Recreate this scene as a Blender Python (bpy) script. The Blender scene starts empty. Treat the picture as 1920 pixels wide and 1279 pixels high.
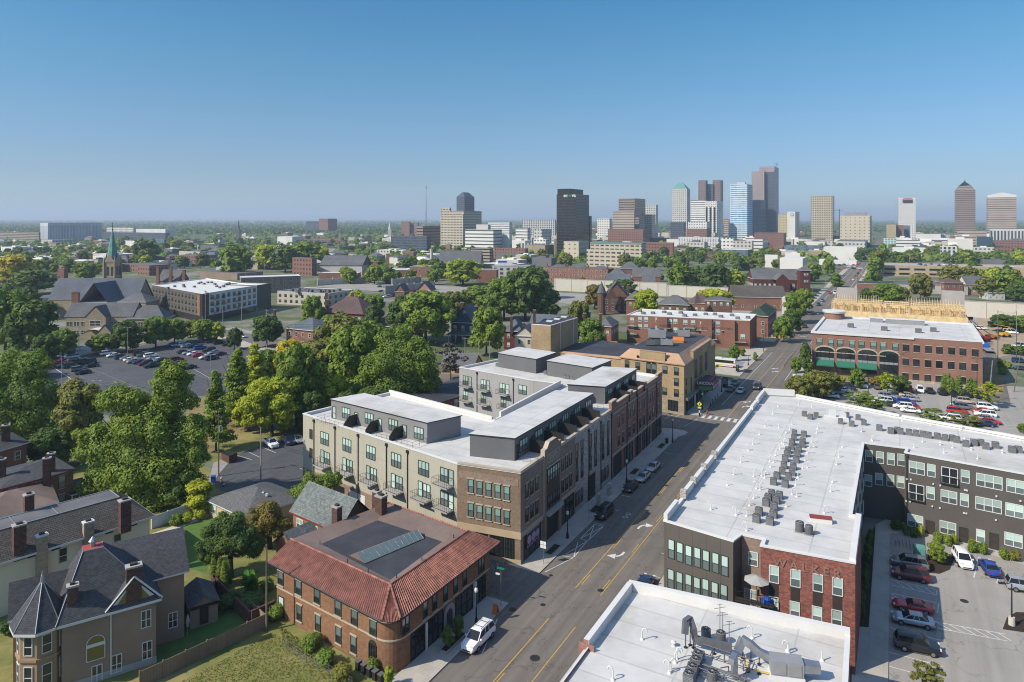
import bpy, math, random
import numpy as np
from mathutils import Vector
R=math.radians; rnd=random.Random(7)
sc=bpy.context.scene; COL=sc.collection
H=50.;F=1290.;CX=960.;CY=410.
V=Vector
def P(x,y,z=0.):
    d=F*(H-z)/(y-CY); return V(((x-CX)*d/F,d,z))
def AT(x,d,z=0.): return V(((x-CX)*d/F,d,z))
def ZY(y,d): return H-(y-CY)*d/F
SO=V((-.9,88.4,0)); SD=V((.491,.871,0)); SP=V((.871,-.491,0))
def S(t,p,z=0.): q=SO+SD*t+SP*p; return V((q.x,q.y,z))
SA=math.atan2(SD.y,SD.x)
MATS={}
def _new(name):
    m=bpy.data.materials.new(name); m.use_nodes=True; nt=m.node_tree
    b=nt.nodes['Principled BSDF']; return m,nt,b
def N(nt,t,**k):
    n=nt.nodes.new(t)
    for a,v in k.items(): setattr(n,a,v)
    return n
def mixc(nt,fac,a,b,bt='MIX'):
    n=N(nt,'ShaderNodeMix',data_type='RGBA',blend_type=bt)
    for s,v in ((0,fac),(6,a),(7,b)):
        if isinstance(v,(int,float)): n.inputs[s].default_value=v
        elif isinstance(v,tuple): n.inputs[s].default_value=(v[0],v[1],v[2],1)
        else: nt.links.new(v,n.inputs[s])
    return n.outputs[2]
def mth(nt,op,a,b=0.,c=None):
    n=N(nt,'ShaderNodeMath',operation=op)
    for i,v in enumerate((a,b,c)):
        if v is None: continue
        if isinstance(v,(int,float)): n.inputs[i].default_value=v
        else: nt.links.new(v,n.inputs[i])
    return n.outputs[0]
def coords(nt,kind='UV'):
    if kind=='UV': return N(nt,'ShaderNodeUVMap').outputs[0]
    return N(nt,'ShaderNodeNewGeometry').outputs['Position']
def noise(nt,co,scale,detail=4.,rough=.55):
    n=N(nt,'ShaderNodeTexNoise'); n.inputs['Scale'].default_value=scale
    n.inputs['Detail'].default_value=detail; n.inputs['Roughness'].default_value=rough
    nt.links.new(co,n.inputs['Vector']); return n.outputs[0]
def ramp(nt,v,a,b):
    n=N(nt,'ShaderNodeMapRange',clamp=True); nt.links.new(v,n.inputs[0])
    n.inputs[1].default_value=a; n.inputs[2].default_value=b; return n.outputs[0]
def sc3(c,k): return (c[0]*k,c[1]*k,c[2]*k)
KA=.78
def vary(nt,col,var,scale,co=None):
    co=co or coords(nt,'P')
    n1=ramp(nt,noise(nt,co,scale),.3,.7)
    n2=ramp(nt,noise(nt,co,scale*9,3),.3,.7)
    a=mixc(nt,n1,sc3(col,1-var),sc3(col,1+var)) if isinstance(col,tuple) else mixc(nt,n1,mixc(nt,1.,col,(1-var,)*3,'MULTIPLY'),mixc(nt,1.,col,(1+var,)*3,'MULTIPLY'))
    return mixc(nt,n2,mixc(nt,1.,a,(1-var*.5,)*3,'MULTIPLY'),a)
def plain(name,col,rough=.8,var=.12,scale=.25,metal=0.,spec=.4):
    m,nt,b=_new(name); col=sc3(col,KA)
    nt.links.new(vary(nt,col,var,scale),b.inputs['Base Color'])
    b.inputs['Roughness'].default_value=rough; b.inputs['Metallic'].default_value=metal
    b.inputs['Specular IOR Level'].default_value=spec; MATS[name]=m; return m
def brick(name,c1,c2,mortar,var=.18,bw=.24,bh=.08,ms=.012,rough=.88,sq=.3):
    m,nt,b=_new(name); uv=coords(nt)
    t=N(nt,'ShaderNodeTexBrick'); nt.links.new(uv,t.inputs[0])
    for k,v in (('Color1',c1),('Color2',c2),('Mortar',mortar)): t.inputs[k].default_value=(*sc3(v,KA),1)
    t.inputs['Scale'].default_value=1; t.inputs['Mortar Size'].default_value=ms
    t.inputs['Brick Width'].default_value=bw; t.inputs['Row Height'].default_value=bh; t.inputs['Bias'].default_value=-.1
    big=noise(nt,uv,2.2,5,.7)
    c=mixc(nt,ramp(nt,big,.35,.65),mixc(nt,1.,t.outputs[0],(1-sq,)*3,'MULTIPLY'),t.outputs[0])
    nt.links.new(vary(nt,c,var,.12),b.inputs['Base Color']); b.inputs['Roughness'].default_value=rough
    b.inputs['Specular IOR Level'].default_value=.25
    MATS[name]=m; return m
def siding(name,col,sp=.2,dark=.7,rough=.7,vert=False,wid=.12,var=.1):
    m,nt,b=_new(name); col=sc3(col,KA); s=N(nt,'ShaderNodeSeparateXYZ'); nt.links.new(coords(nt),s.inputs[0])
    f=mth(nt,'FRACT',mth(nt,'DIVIDE',s.outputs[0 if vert else 1],sp))
    ln=mth(nt,'LESS_THAN',f,wid)
    nt.links.new(mixc(nt,ln,vary(nt,col,var,.2),sc3(col,dark)),b.inputs['Base Color'])
    b.inputs['Roughness'].default_value=rough; b.inputs['Specular IOR Level'].default_value=.3; MATS[name]=m; return m
def panel(name,col,w,h,dark=.75,var=.06,rough=.75,ms=.03):
    m,nt,b=_new(name); col=sc3(col,KA); t=N(nt,'ShaderNodeTexBrick',offset=0.); nt.links.new(coords(nt),t.inputs[0])
    t.inputs['Color1'].default_value=t.inputs['Color2'].default_value=(*col,1); t.inputs['Mortar'].default_value=(*sc3(col,dark),1)
    t.inputs['Scale'].default_value=1; t.inputs['Mortar Size'].default_value=ms
    t.inputs['Brick Width'].default_value=w; t.inputs['Row Height'].default_value=h
    nt.links.new(vary(nt,t.outputs[0],var,.3),b.inputs['Base Color']); b.inputs['Roughness'].default_value=rough
    b.inputs['Specular IOR Level'].default_value=.3; MATS[name]=m; return m
def facade(name,wall,glass,pw,ph,ux=(.2,.8),uz=(.3,.8),var=.08,rough=.75,grough=.12,gvar=.5,off=0.):
    m,nt,b=_new(name); wall=sc3(wall,KA); s=N(nt,'ShaderNodeSeparateXYZ'); uv=coords(nt); nt.links.new(uv,s.inputs[0])
    fu=mth(nt,'FRACT',mth(nt,'DIVIDE',mth(nt,'ADD',s.outputs[0],1000*pw+off),pw)); fv=mth(nt,'FRACT',mth(nt,'DIVIDE',s.outputs[1],ph))
    k=mth(nt,'MULTIPLY',mth(nt,'MULTIPLY',mth(nt,'GREATER_THAN',fu,ux[0]),mth(nt,'LESS_THAN',fu,ux[1])),
          mth(nt,'MULTIPLY',mth(nt,'GREATER_THAN',fv,uz[0]),mth(nt,'LESS_THAN',fv,uz[1])))
    wn=N(nt,'ShaderNodeTexWhiteNoise'); fl=N(nt,'ShaderNodeVectorMath',operation='FLOOR')
    dv=N(nt,'ShaderNodeVectorMath',operation='DIVIDE'); nt.links.new(uv,dv.inputs[0]); dv.inputs[1].default_value=(pw,ph,1)
    nt.links.new(dv.outputs[0],fl.inputs[0]); nt.links.new(fl.outputs[0],wn.inputs[0])
    g=mixc(nt,wn.outputs[0],sc3(glass,1-gvar),sc3(glass,1+gvar))
    nt.links.new(mixc(nt,k,vary(nt,wall,var,.05),g),b.inputs['Base Color'])
    nt.links.new(mth(nt,'MULTIPLY_ADD',k,grough-rough,rough),b.inputs['Roughness']); MATS[name]=m; return m
def foliage(name,a,b2,trans=.3):
    m=bpy.data.materials.new(name); m.use_nodes=True; nt=m.node_tree; nt.nodes.clear()
    o=N(nt,'ShaderNodeOutputMaterial'); at=N(nt,'ShaderNodeAttribute',attribute_name='tint')
    oi=N(nt,'ShaderNodeObjectInfo')
    n=ramp(nt,noise(nt,coords(nt,'P'),.35,3),.3,.7)
    f=mth(nt,'ADD',mth(nt,'MULTIPLY',at.outputs['Fac'],.65),mth(nt,'MULTIPLY',n,.35))
    c=mixc(nt,f,a,b2); c=mixc(nt,oi.outputs['Random'],mixc(nt,1.,c,(.8,.86,.85),'MULTIPLY'),mixc(nt,1.,c,(1.15,1.08,1.),'MULTIPLY'))
    d=N(nt,'ShaderNodeBsdfPrincipled'); nt.links.new(c,d.inputs['Base Color']); d.inputs['Roughness'].default_value=.6; d.inputs['Specular IOR Level'].default_value=.25
    t=N(nt,'ShaderNodeBsdfTranslucent'); nt.links.new(mixc(nt,1.,c,(1.4,1.3,.6),'MULTIPLY'),t.inputs[0])
    x=N(nt,'ShaderNodeMixShader'); x.inputs[0].default_value=trans
    nt.links.new(d.outputs[0],x.inputs[1]); nt.links.new(t.outputs[0],x.inputs[2]); nt.links.new(x.outputs[0],o.inputs[0])
    MATS[name]=m; return m
def glassm(name,col,rough=.06,var=.35,spec=.8):
    m,nt,b=_new(name); oi=N(nt,'ShaderNodeObjectInfo')
    nt.links.new(mixc(nt,oi.outputs['Random'],sc3(col,1-var),sc3(col,1+var)),b.inputs['Base Color'])
    b.inputs['Roughness'].default_value=rough; b.inputs['Specular IOR Level'].default_value=spec; MATS[name]=m; return m
def ground(name,cols,scales,rough=.9,seams=None,streak=0.):
    m,nt,b=_new(name); co=coords(nt,'P'); c=cols[0]
    for (cc,lo,hi),s in zip(cols[1:],scales): c=mixc(nt,ramp(nt,noise(nt,co,s,6,.62),lo,hi),c,cc)
    if isinstance(c,tuple): c=vary(nt,c,.1,.2)
    if streak:   # tyre wear along the avenue, and cracks
        mp=N(nt,'ShaderNodeMapping'); mp.inputs['Rotation'].default_value=(0,0,-SA); nt.links.new(co,mp.inputs[0]); sc_=N(nt,'ShaderNodeMapping'); sc_.inputs['Scale'].default_value=(.025,.9,1); nt.links.new(mp.outputs[0],sc_.inputs[0])
        c=mixc(nt,ramp(nt,noise(nt,sc_.outputs[0],1.,4,.6),.32,.68),mixc(nt,1.,c,(1-streak,)*3,'MULTIPLY'),mixc(nt,1.,c,(1+streak*.6,)*3,'MULTIPLY'))
        vo=N(nt,'ShaderNodeTexVoronoi',feature='DISTANCE_TO_EDGE'); vo.inputs['Scale'].default_value=.11; ds=N(nt,'ShaderNodeMix',data_type='RGBA'); nz=N(nt,'ShaderNodeTexNoise'); nz.inputs['Scale'].default_value=.5; nz.inputs['Detail'].default_value=5
        nt.links.new(co,nz.inputs['Vector']); av=N(nt,'ShaderNodeVectorMath',operation='MULTIPLY_ADD'); nt.links.new(nz.outputs[1],av.inputs[0]); av.inputs[1].default_value=(5,5,5); nt.links.new(co,av.inputs[2]); nt.links.new(av.outputs[0],vo.inputs['Vector'])
        c=mixc(nt,ramp(nt,vo.outputs['Distance'],.004,.012),mixc(nt,1.,c,(.74,.74,.74),'MULTIPLY'),c)
    if seams:
        t=N(nt,'ShaderNodeTexBrick',offset=0.); mp=N(nt,'ShaderNodeMapping'); mp.inputs['Rotation'].default_value=(0,0,-SA)
        nt.links.new(co,mp.inputs[0]); nt.links.new(mp.outputs[0],t.inputs[0])
        t.inputs['Color1'].default_value=(1,1,1,1); t.inputs['Color2'].default_value=(.93,.93,.93,1); t.inputs['Mortar'].default_value=(seams[2],)*3+(1,)
        t.inputs['Scale'].default_value=1; t.inputs['Mortar Size'].default_value=seams[3]; t.inputs['Brick Width'].default_value=seams[0]; t.inputs['Row Height'].default_value=seams[1]
        c=mixc(nt,1.,c,t.outputs[0],'MULTIPLY')
    nt.links.new(c,b.inputs['Base Color']); b.inputs['Roughness'].default_value=rough; b.inputs['Specular IOR Level'].default_value=.25
    MATS[name]=m; return m
brick('tan_brown_brick',(.3,.2,.125),(.24,.16,.105),(.3,.24,.18))
brick('walnut_brick',(.38,.265,.2),(.3,.205,.15),(.36,.29,.23))
brick('red_brick',(.46,.2,.14),(.37,.155,.11),(.43,.3,.24))
brick('mottled_red_brick',(.41,.14,.1),(.2,.08,.07),(.33,.19,.15),ms=.006,bw=.4,bh=.1,sq=.45)
brick('orange_brick',(.36,.16,.075),(.27,.105,.05),(.36,.25,.16))
brick('office_brick',(.33,.155,.11),(.28,.125,.09),(.34,.22,.17),sq=.12)
brick('maroon_brick',(.17,.04,.03),(.12,.03,.025),(.14,.07,.06))
brick('yellow_brick',(.6,.43,.23),(.45,.31,.155),(.5,.4,.26))
brick('rust_brick',(.33,.135,.085),(.26,.1,.065),(.32,.21,.16))
brick('chimney_brick',(.2,.09,.065),(.13,.065,.05),(.16,.11,.09),sq=.5)
brick('grey_stone',(.62,.57,.5),(.3,.27,.24),(.7,.66,.6),bw=.5,bh=.22,ms=.03,sq=.35)
brick('tan_stone',(.5,.41,.28),(.38,.31,.22),(.4,.33,.25),bw=.7,bh=.3,ms=.02)
brick('brown_stone',(.22,.12,.085),(.16,.085,.065),(.18,.12,.1),bw=.6,bh=.3)
brick('dark_shingle',(.115,.118,.128),(.075,.078,.086),(.04,.04,.044),bw=.34,bh=.16,ms=.012,sq=.3)
brick('brown_shingle',(.17,.15,.13),(.115,.105,.095),(.04,.038,.036),bw=.5,bh=.28,ms=.03,sq=.25)
brick('grey_shingle',(.2,.2,.2),(.145,.145,.15),(.08,.08,.08),bw=.5,bh=.26,ms=.025,sq=.2)
brick('slate',(.2,.235,.23),(.28,.3,.28),(.12,.14,.14),bw=.45,bh=.3,ms=.015,sq=.5)
brick('blue_slate',(.15,.17,.205),(.125,.145,.175),(.09,.1,.12),bw=.6,bh=.3,ms=.01,sq=.2)
brick('grey_slate_roof',(.19,.195,.2),(.15,.155,.165),(.1,.105,.11),bw=.6,bh=.3,ms=.02)
brick('red_slate',(.19,.125,.12),(.15,.1,.1),(.09,.06,.06),bw=.6,bh=.3,ms=.02)
brick('green_slate',(.06,.1,.065),(.045,.075,.05),(.03,.05,.035),bw=.6,bh=.3)
plain('brown_membrane',(.215,.155,.13),.9,.2,.2)
plain('maroon_roof',(.135,.095,.085),.9,.25,.3)
ground('white_roof',[(.54,.528,.5),((.43,.422,.402),.4,.72),((.33,.3,.245),.57,.8)],[.25,.07],.7,(3.1,9.,.8,.1))
ground('white_roof_far',[(.57,.56,.53),((.42,.41,.39),.5,.85)],[.3],.7)
plain('white_parapet',(.74,.73,.7),.65,.05,.3)
ground('black_roof',[(.036,.038,.045),((.06,.062,.07),.4,.75),((.1,.1,.1),.66,.9)],[.25,.1],.75)
ground('grey_roof',[(.1,.1,.105),((.15,.15,.15),.4,.7),((.07,.07,.075),.6,.85)],[.2,.6],.75)
panel('beige_panel',(.47,.44,.35),1.95,3.3,.72,.04)
panel('white_panel',(.72,.72,.72),3.2,3.3,.8,.04)
panel('light_grey_panel',(.4,.39,.385),3.2,3.3,.7,.05)
siding('grey_siding',(.16,.16,.165),.3,.75)
siding('mid_grey_siding',(.27,.265,.26),.3,.8)
siding('charcoal_siding',(.115,.103,.092),.18,.72)
panel('charcoal_panel',(.125,.108,.092),1.75,8.,.6,.05)
plain('cream_stucco',(.86,.77,.56),.85,.06,.2)
plain('brown_stucco',(.33,.235,.165),.85,.1,.3)
plain('tan_stucco',(.38,.255,.15),.85,.1,.3)
siding('cream_siding',(.6,.48,.3),.25,.8)
siding('blue_siding',(.05,.085,.14),.25,.75)
siding('white_siding',(.62,.6,.55),.25,.8)
siding('pink_siding',(.5,.26,.22),.25,.8)
plain('white_trim',(.72,.72,.7),.55,.05,.5)
plain('stone_trim',(.5,.42,.31),.8,.08,.4)
plain('buff_stone',(.5,.39,.25),.8,.1,.4)
plain('copper',(.5,.31,.19),.5,.18,.3,spec=.5)
siding('copper_seam',(.54,.33,.2),.55,.65,.5,True,.1,.15)
plain('dark_metal',(.03,.028,.027),.45,.1)
plain('bronze_metal',(.055,.045,.038),.5,.1)
plain('black_metal',(.012,.012,.013),.4,.05)
plain('green_frame',(.045,.065,.055),.5,.08)
plain('galvanised',(.42,.44,.46),.38,.15,1.,metal=.7)
plain('grey_metal',(.3,.31,.32),.5,.1)
plain('ac_dark',(.13,.13,.135),.55,.15,2.)
plain('ac_light',(.3,.3,.29),.55,.1,2.)
plain('concrete',(.42,.4,.37),.9,.12,.2)
plain('pale_concrete',(.6,.56,.48),.9,.08,.05)
plain('red_trim',(.3,.05,.045),.7,.1)
plain('red_paint',(.5,.03,.025),.5,.08)
plain('orange_paint',(.7,.2,.03),.5,.08)
plain('yellow_paint',(.75,.42,.02),.5,.08)
plain('sign_yellow',(.8,.72,.02),.5,.03)
plain('sign_green',(.01,.22,.14),.5,.05)
plain('sign_white',(.8,.8,.78),.5,.04)
plain('pink_neon',(.55,.06,.16),.5,.1)
plain('lincoln_purple',(.045,.03,.06),.5,.1)
plain('led_green',(.06,.25,.07),.5,.1)
plain('awning_green',(.02,.16,.095),.7,.08)
plain('purple_graphic',(.05,.03,.055),.4,.1)
plain('lilac_graphic',(.5,.36,.5),.5,.2,3.)
plain('timber',(.85,.63,.34),.8,.2,.6)
siding('timber_fence',(.3,.22,.145),.15,.55,.9,True,.14,.25)
plain('wood_pole',(.17,.14,.115),.9,.25,1.)
plain('pale_pole',(.36,.34,.31),.9,.2,1.)
plain('bark',(.06,.045,.033),.95,.3,1.5)
plain('rubber',(.015,.015,.016),.8,.05)
plain('rim',(.45,.46,.48),.3,.1,metal=.8)
plain('lamp_white',(.75,.74,.7),.4,.03)
plain('lamp_red',(.35,.01,.01),.3,.05)
plain('stripe_faint',(.3,.3,.3),.8,.3,1.)
plain('stripe_white',(.7,.7,.68),.8,.18,1.5)
plain('stripe_yellow',(.56,.34,.075),.8,.15,1.5)
plain('brick_red_pad',(.42,.07,.06),.8,.1)
plain('blue_plastic',(.03,.12,.5),.4,.1)
plain('canvas',(.42,.42,.4),.9,.08)
plain('tile_red',(.42,.18,.13),.85,.4,1.1)
plain('tile_dark',(.16,.06,.045),.8,.2,1.)
plain('verdigris',(.13,.32,.28),.7,.2,.4)
plain('skin_cream',(.55,.5,.42),.8,.1)
glassm('glass_dark',(.018,.024,.026)); glassm('glass_pale',(.36,.47,.42),.12,.3,.6); glassm('glass_mid',(.1,.13,.13),.1,.4)
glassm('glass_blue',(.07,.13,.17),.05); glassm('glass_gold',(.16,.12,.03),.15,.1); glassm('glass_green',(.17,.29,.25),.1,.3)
glassm('car_glass',(.012,.014,.017),.08,.2,.4)
ground('asphalt_street',[(.132,.118,.102),((.168,.15,.13),.35,.7),((.085,.081,.077),.6,.82)],[.09,.3],.9,None,.22)
ground('asphalt_dark',[(.068,.07,.076),((.086,.088,.094),.35,.7),((.055,.056,.06),.62,.8)],[.1,.4],.9,None,.12)
ground('asphalt_pale',[(.26,.245,.222),((.31,.29,.262),.35,.7),((.17,.162,.152),.62,.85)],[.08,.3],.9,None,.1)
ground('sidewalk',[(.4,.37,.32),((.33,.305,.27),.45,.75)],[.4],.9,(1.6,1.6,.78,.02))
plain('kerb',(.4,.375,.34),.9,.1)
ground('grass',[(.125,.14,.036),((.185,.175,.056),.4,.62),((.28,.225,.1),.5,.7)],[.6,.11],.95)
ground('lawn',[(.065,.125,.025),((.09,.15,.035),.35,.7)],[.8],.95)
ground('dry_grass',[(.25,.18,.085),((.17,.14,.055),.4,.65),((.1,.11,.03),.55,.75)],[.3,.15],.95)
ground('mulch',[(.03,.02,.016),((.05,.034,.026),.4,.7)],[2.],.95)
ground('dirt',[(.34,.26,.175),((.26,.2,.14),.4,.7)],[.2],.95)
ground('town_ground',[(.13,.13,.085),((.21,.2,.17),.42,.6),((.075,.105,.03),.44,.58)],[.02,.05],.95)
ground('far_green',[(.07,.095,.035),((.12,.125,.06),.4,.7),((.28,.27,.24),.6,.72)],[.004,.02],.95)
foliage('leaf_green',(.105,.18,.024),(.21,.285,.04))
foliage('leaf_dark',(.058,.112,.022),(.118,.178,.036))
foliage('leaf_lime',(.22,.3,.02),(.4,.43,.035))
foliage('leaf_yellow',(.34,.31,.02),(.52,.42,.035))
foliage('leaf_olive',(.13,.15,.03),(.23,.225,.05))
foliage('leaf_rust',(.13,.14,.03),(.29,.2,.045))
foliage('leaf_bare',(.1,.085,.078),(.16,.135,.12),.05)
foliage('leaf_banana',(.084,.228,.024),(.192,.408,.060),.4)
PAINT={}
for k,c,mt in (('white',(.72,.72,.71),0),('silver',(.42,.44,.46),.5),('grey',(.16,.17,.18),.4),('black',(.012,.013,.016),.1),('dark',(.035,.04,.046),.2),
    ('red',(.4,.02,.02),0),('maroon',(.1,.012,.018),.2),('blue',(.02,.06,.3),.2),('navy',(.015,.03,.08),.2),('teal',(.03,.13,.16),.2),('beige',(.45,.37,.3),.2),('brown',(.12,.07,.05),.2)):
    m,nt,b=_new('paint_'+k); b.inputs['Base Color'].default_value=(*c,1); b.inputs['Roughness'].default_value=.28; b.inputs['Metallic'].default_value=mt
    b.inputs['Coat Weight'].default_value=.5; b.inputs['Coat Roughness'].default_value=.08; PAINT[k]=m
class MB:
    def __init__(s,ang=None): s.v=[];s.f=[];s.m=[];s.ang=SA if ang is None else ang
    def add(s,pts): i=len(s.v); s.v+= [tuple(p) for p in pts]; return i
    def poly(s,pts,m=0): i=s.add(pts); s.f.append(tuple(range(i,i+len(pts)))); s.m.append(m)
    def box(s,x0,y0,z0,x1,y1,z1,m=0,mt=None):
        s.obox((x0,y0,z0),0,x1-x0,y1-y0,z1-z0,m,mt)
    def obox(s,o,a,sx,sy,sz,m=0,mt=None,cen=False):
        ca,sa=math.cos(a),math.sin(a); ux,uy=(ca,sa),(-sa,ca); x,y,z=o
        if cen: x-=ux[0]*sx/2+uy[0]*sy/2; y-=ux[1]*sx/2+uy[1]*sy/2
        q=[(x,y),(x+ux[0]*sx,y+ux[1]*sx),(x+ux[0]*sx+uy[0]*sy,y+ux[1]*sx+uy[1]*sy),(x+uy[0]*sy,y+uy[1]*sy)]
        s.prism(q,z,z+sz,m,m if mt is None else mt,True)
    def prism(s,q,z0,z1,m=0,mt=None,bot=False):
        n=len(q); i=s.add([(p[0],p[1],z0) for p in q]+[(p[0],p[1],z1) for p in q])
        for k in range(n): j=(k+1)%n; s.f.append((i+k,i+j,i+n+j,i+n+k)); s.m.append(m[k] if isinstance(m,(list,tuple)) else m)
        mm=m[0] if isinstance(m,(list,tuple)) else m
        s.f.append(tuple(i+n+k for k in range(n))); s.m.append(mm if mt is None else mt)
        if bot: s.f.append(tuple(i+n-1-k for k in range(n))); s.m.append(mm)
    def walls(s,q,z0,z1,m=0,closed=True):
        n=len(q)
        for k in range(n if closed else n-1):
            a,b=q[k],q[(k+1)%n]; s.poly([(a[0],a[1],z0),(b[0],b[1],z0),(b[0],b[1],z1),(a[0],a[1],z1)],m[k] if isinstance(m,(list,tuple)) else m)
    def cyl(s,p0,p1,r0,r1=None,n=8,m=0,mt=None,caps=True):
        p0,p1=V(p0),V(p1); r1=r0 if r1 is None else r1; d=(p1-p0).normalized()
        a=d.orthogonal().normalized(); b=d.cross(a)
        i=s.add([p0+(a*math.cos(2*math.pi*k/n)+b*math.sin(2*math.pi*k/n))*r0 for k in range(n)]+[p1+(a*math.cos(2*math.pi*k/n)+b*math.sin(2*math.pi*k/n))*r1 for k in range(n)])
        for k in range(n): j=(k+1)%n; s.f.append((i+k,i+j,i+n+j,i+n+k)); s.m.append(m)
        if caps:
            s.f.append(tuple(i+n+k for k in range(n))); s.m.append(m if mt is None else mt)
            s.f.append(tuple(i+n-1-k for k in range(n))); s.m.append(m)
    def tube(s,pts,r,n=5,m=0):
        for a,b in zip(pts[:-1],pts[1:]): s.cyl(a,b,r,r,n,m)
    def bar(s,a,b,w,h=None,m=0):
        s.cyl(a,b,w*.7,w*.7,4,m)
    def dome(s,c,r,rz,n=10,k=4,m=0,full=False):
        rows=[]
        for i in range(k+1):
            t=(-math.pi/2+math.pi*i/k) if full else math.pi/2*i/k
            rr=r*max(math.cos(t),.001); z=c[2]+rz*math.sin(t)
            rows.append(s.add([(c[0]+rr*math.cos(2*math.pi*j/n),c[1]+rr*math.sin(2*math.pi*j/n),z) for j in range(n)]))
        for i in range(k):
            for j in range(n): q=(j+1)%n; s.f.append((rows[i]+j,rows[i]+q,rows[i+1]+q,rows[i+1]+j)); s.m.append(m)
    def hip(s,q,z,rise,over=.5,ridge=.4,m=0,mu=None,thick=.2):
        c=sum((V((p[0],p[1],0)) for p in q),V())/4
        q=[c+(V((p[0],p[1],0))-c)*(1+over/max((V((p[0],p[1],0))-c).length*.7,.1)) for p in q]
        if (q[1]-q[0]).length<(q[2]-q[1]).length: q=q[1:]+q[:1]
        m1=(q[3]+q[0])/2; m2=(q[1]+q[2])/2; L=(m2-m1).length; W=(q[2]-q[1]).length
        ins=0 if ridge==1 else min(W/2*(1 if ridge<1 else 0),L/2-.05)
        d=(m2-m1)/L; r1=m1+d*ins; r2=m2-d*ins
        up=lambda p,zz:(p.x,p.y,zz)
        A=[up(p,z) for p in q]; R1=up(r1,z+rise); R2=up(r2,z+rise)
        s.poly([A[0],A[1],R2,R1],m); s.poly([A[2],A[3],R1,R2],m)
        if ridge<1: s.poly([A[1],A[2],R2],m); s.poly([A[3],A[0],R1],m)
        s.prism([(p.x,p.y) for p in q],z-thick,z-.005,mu if mu is not None else m,None,True)
        return R1,R2,A
    def build(s,name,mats,parent=None,smooth=False,loc=None):
        me=bpy.data.meshes.new(name); vs=np.array(s.v,dtype=float)
        if parent is not None and loc is None: off=np.array(WL[parent])
        elif loc is not None: off=np.array(loc)
        else:
            lo,hi=vs.min(0),vs.max(0); off=np.array(((lo[0]+hi[0])/2,(lo[1]+hi[1])/2,lo[2]))
        vv=vs-off
        me.from_pydata([tuple(x) for x in vv],[],s.f)
        if not isinstance(mats,(list,tuple)): mats=[mats]
        for mm in mats: me.materials.append(MATS[mm] if isinstance(mm,str) else mm)
        me.polygons.foreach_set('material_index',s.m)
        if smooth: me.polygons.foreach_set('use_smooth',[True]*len(s.f))
        uvl=me.uv_layers.new(name='UVMap'); ca,sa=math.cos(s.ang),math.sin(s.ang)
        uv=np.zeros((len(me.loops),2)); li=0
        for p in me.polygons:
            n=p.normal
            if abs(n.z)>.97: t=(ca,sa,0);b=(-sa,ca,0)
            else:
                l=math.hypot(n.x,n.y); t=(-n.y/l,n.x/l,0); b=(n.y*t[2]-n.z*t[1],n.z*t[0]-n.x*t[2],n.x*t[1]-n.y*t[0])
            for q in s.f[p.index]:
                w=vs[q]; uv[li]=(w[0]*t[0]+w[1]*t[1]+w[2]*t[2],w[0]*b[0]+w[1]*b[1]+w[2]*b[2]); li+=1
        uvl.data.foreach_set('uv',uv.ravel().astype(np.float32))
        o=bpy.data.objects.new(name,me); COL.objects.link(o)
        if parent is not None:
            o.parent=parent; WL[o]=tuple(off)
        else: o.location=tuple(off); WL[o]=tuple(off)
        return o
WL={}
def tag(o,label=None,cat=None,group=None,kind=None):
    if label: o['label']=label
    if cat: o['category']=cat
    if group: o['group']=group
    if kind: o['kind']=kind
    return o
def thing(name,label,cat,loc,group=None,rz=0.):
    o=bpy.data.objects.new(name,None); COL.objects.link(o); o.location=tuple(loc); o.rotation_euler=(0,0,rz); o.empty_display_size=.5
    WL[o]=tuple(loc); return tag(o,label,cat,group)
def copy_tree(o,parent=None):
    c=o.copy(); COL.objects.link(c)
    if parent is not None: c.parent=parent
    for ch in o.children: copy_tree(ch,c)
    return c
def struct(name,mb,mats): return tag(mb.build(name,mats),kind='structure')
def textpart(name,txt,size,mat,parent,loc,rot,ext=.03,mats=None):
    cu=bpy.data.curves.new(name,'FONT'); cu.body=txt; cu.size=size; cu.extrude=ext; cu.align_x='CENTER'; cu.align_y='CENTER'; cu.offset=size*.02
    t=bpy.data.objects.new(name,cu); COL.objects.link(t); bpy.context.view_layer.update()
    me=bpy.data.meshes.new_from_object(t); bpy.data.objects.remove(t); me.materials.clear(); me.materials.append(MATS[mat])
    o=bpy.data.objects.new(name,me); COL.objects.link(o); o.parent=parent; l=WL[parent]
    o.location=(loc[0]-l[0],loc[1]-l[1],loc[2]-l[2]); o.rotation_euler=rot; return o
class Wall:
    def __init__(s,a,b):
        s.a=V((a[0],a[1],0)); s.b=V((b[0],b[1],0)); s.L=(s.b-s.a).length; s.d=(s.b-s.a)/s.L; s.n=V((s.d.y,-s.d.x,0)); s.ang=math.atan2(s.d.y,s.d.x)
    def t(s,x):
        k=(x-CX)/F; return (s.a.y*k-s.a.x)/(s.d.x-k*s.d.y)
    def pt(s,t,out=0.,z=0.): q=s.a+s.d*t+s.n*out; return V((q.x,q.y,z))
    def px(s,x,y): t=s.t(x); q=s.pt(t); return t,ZY(y,q.y)
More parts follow.
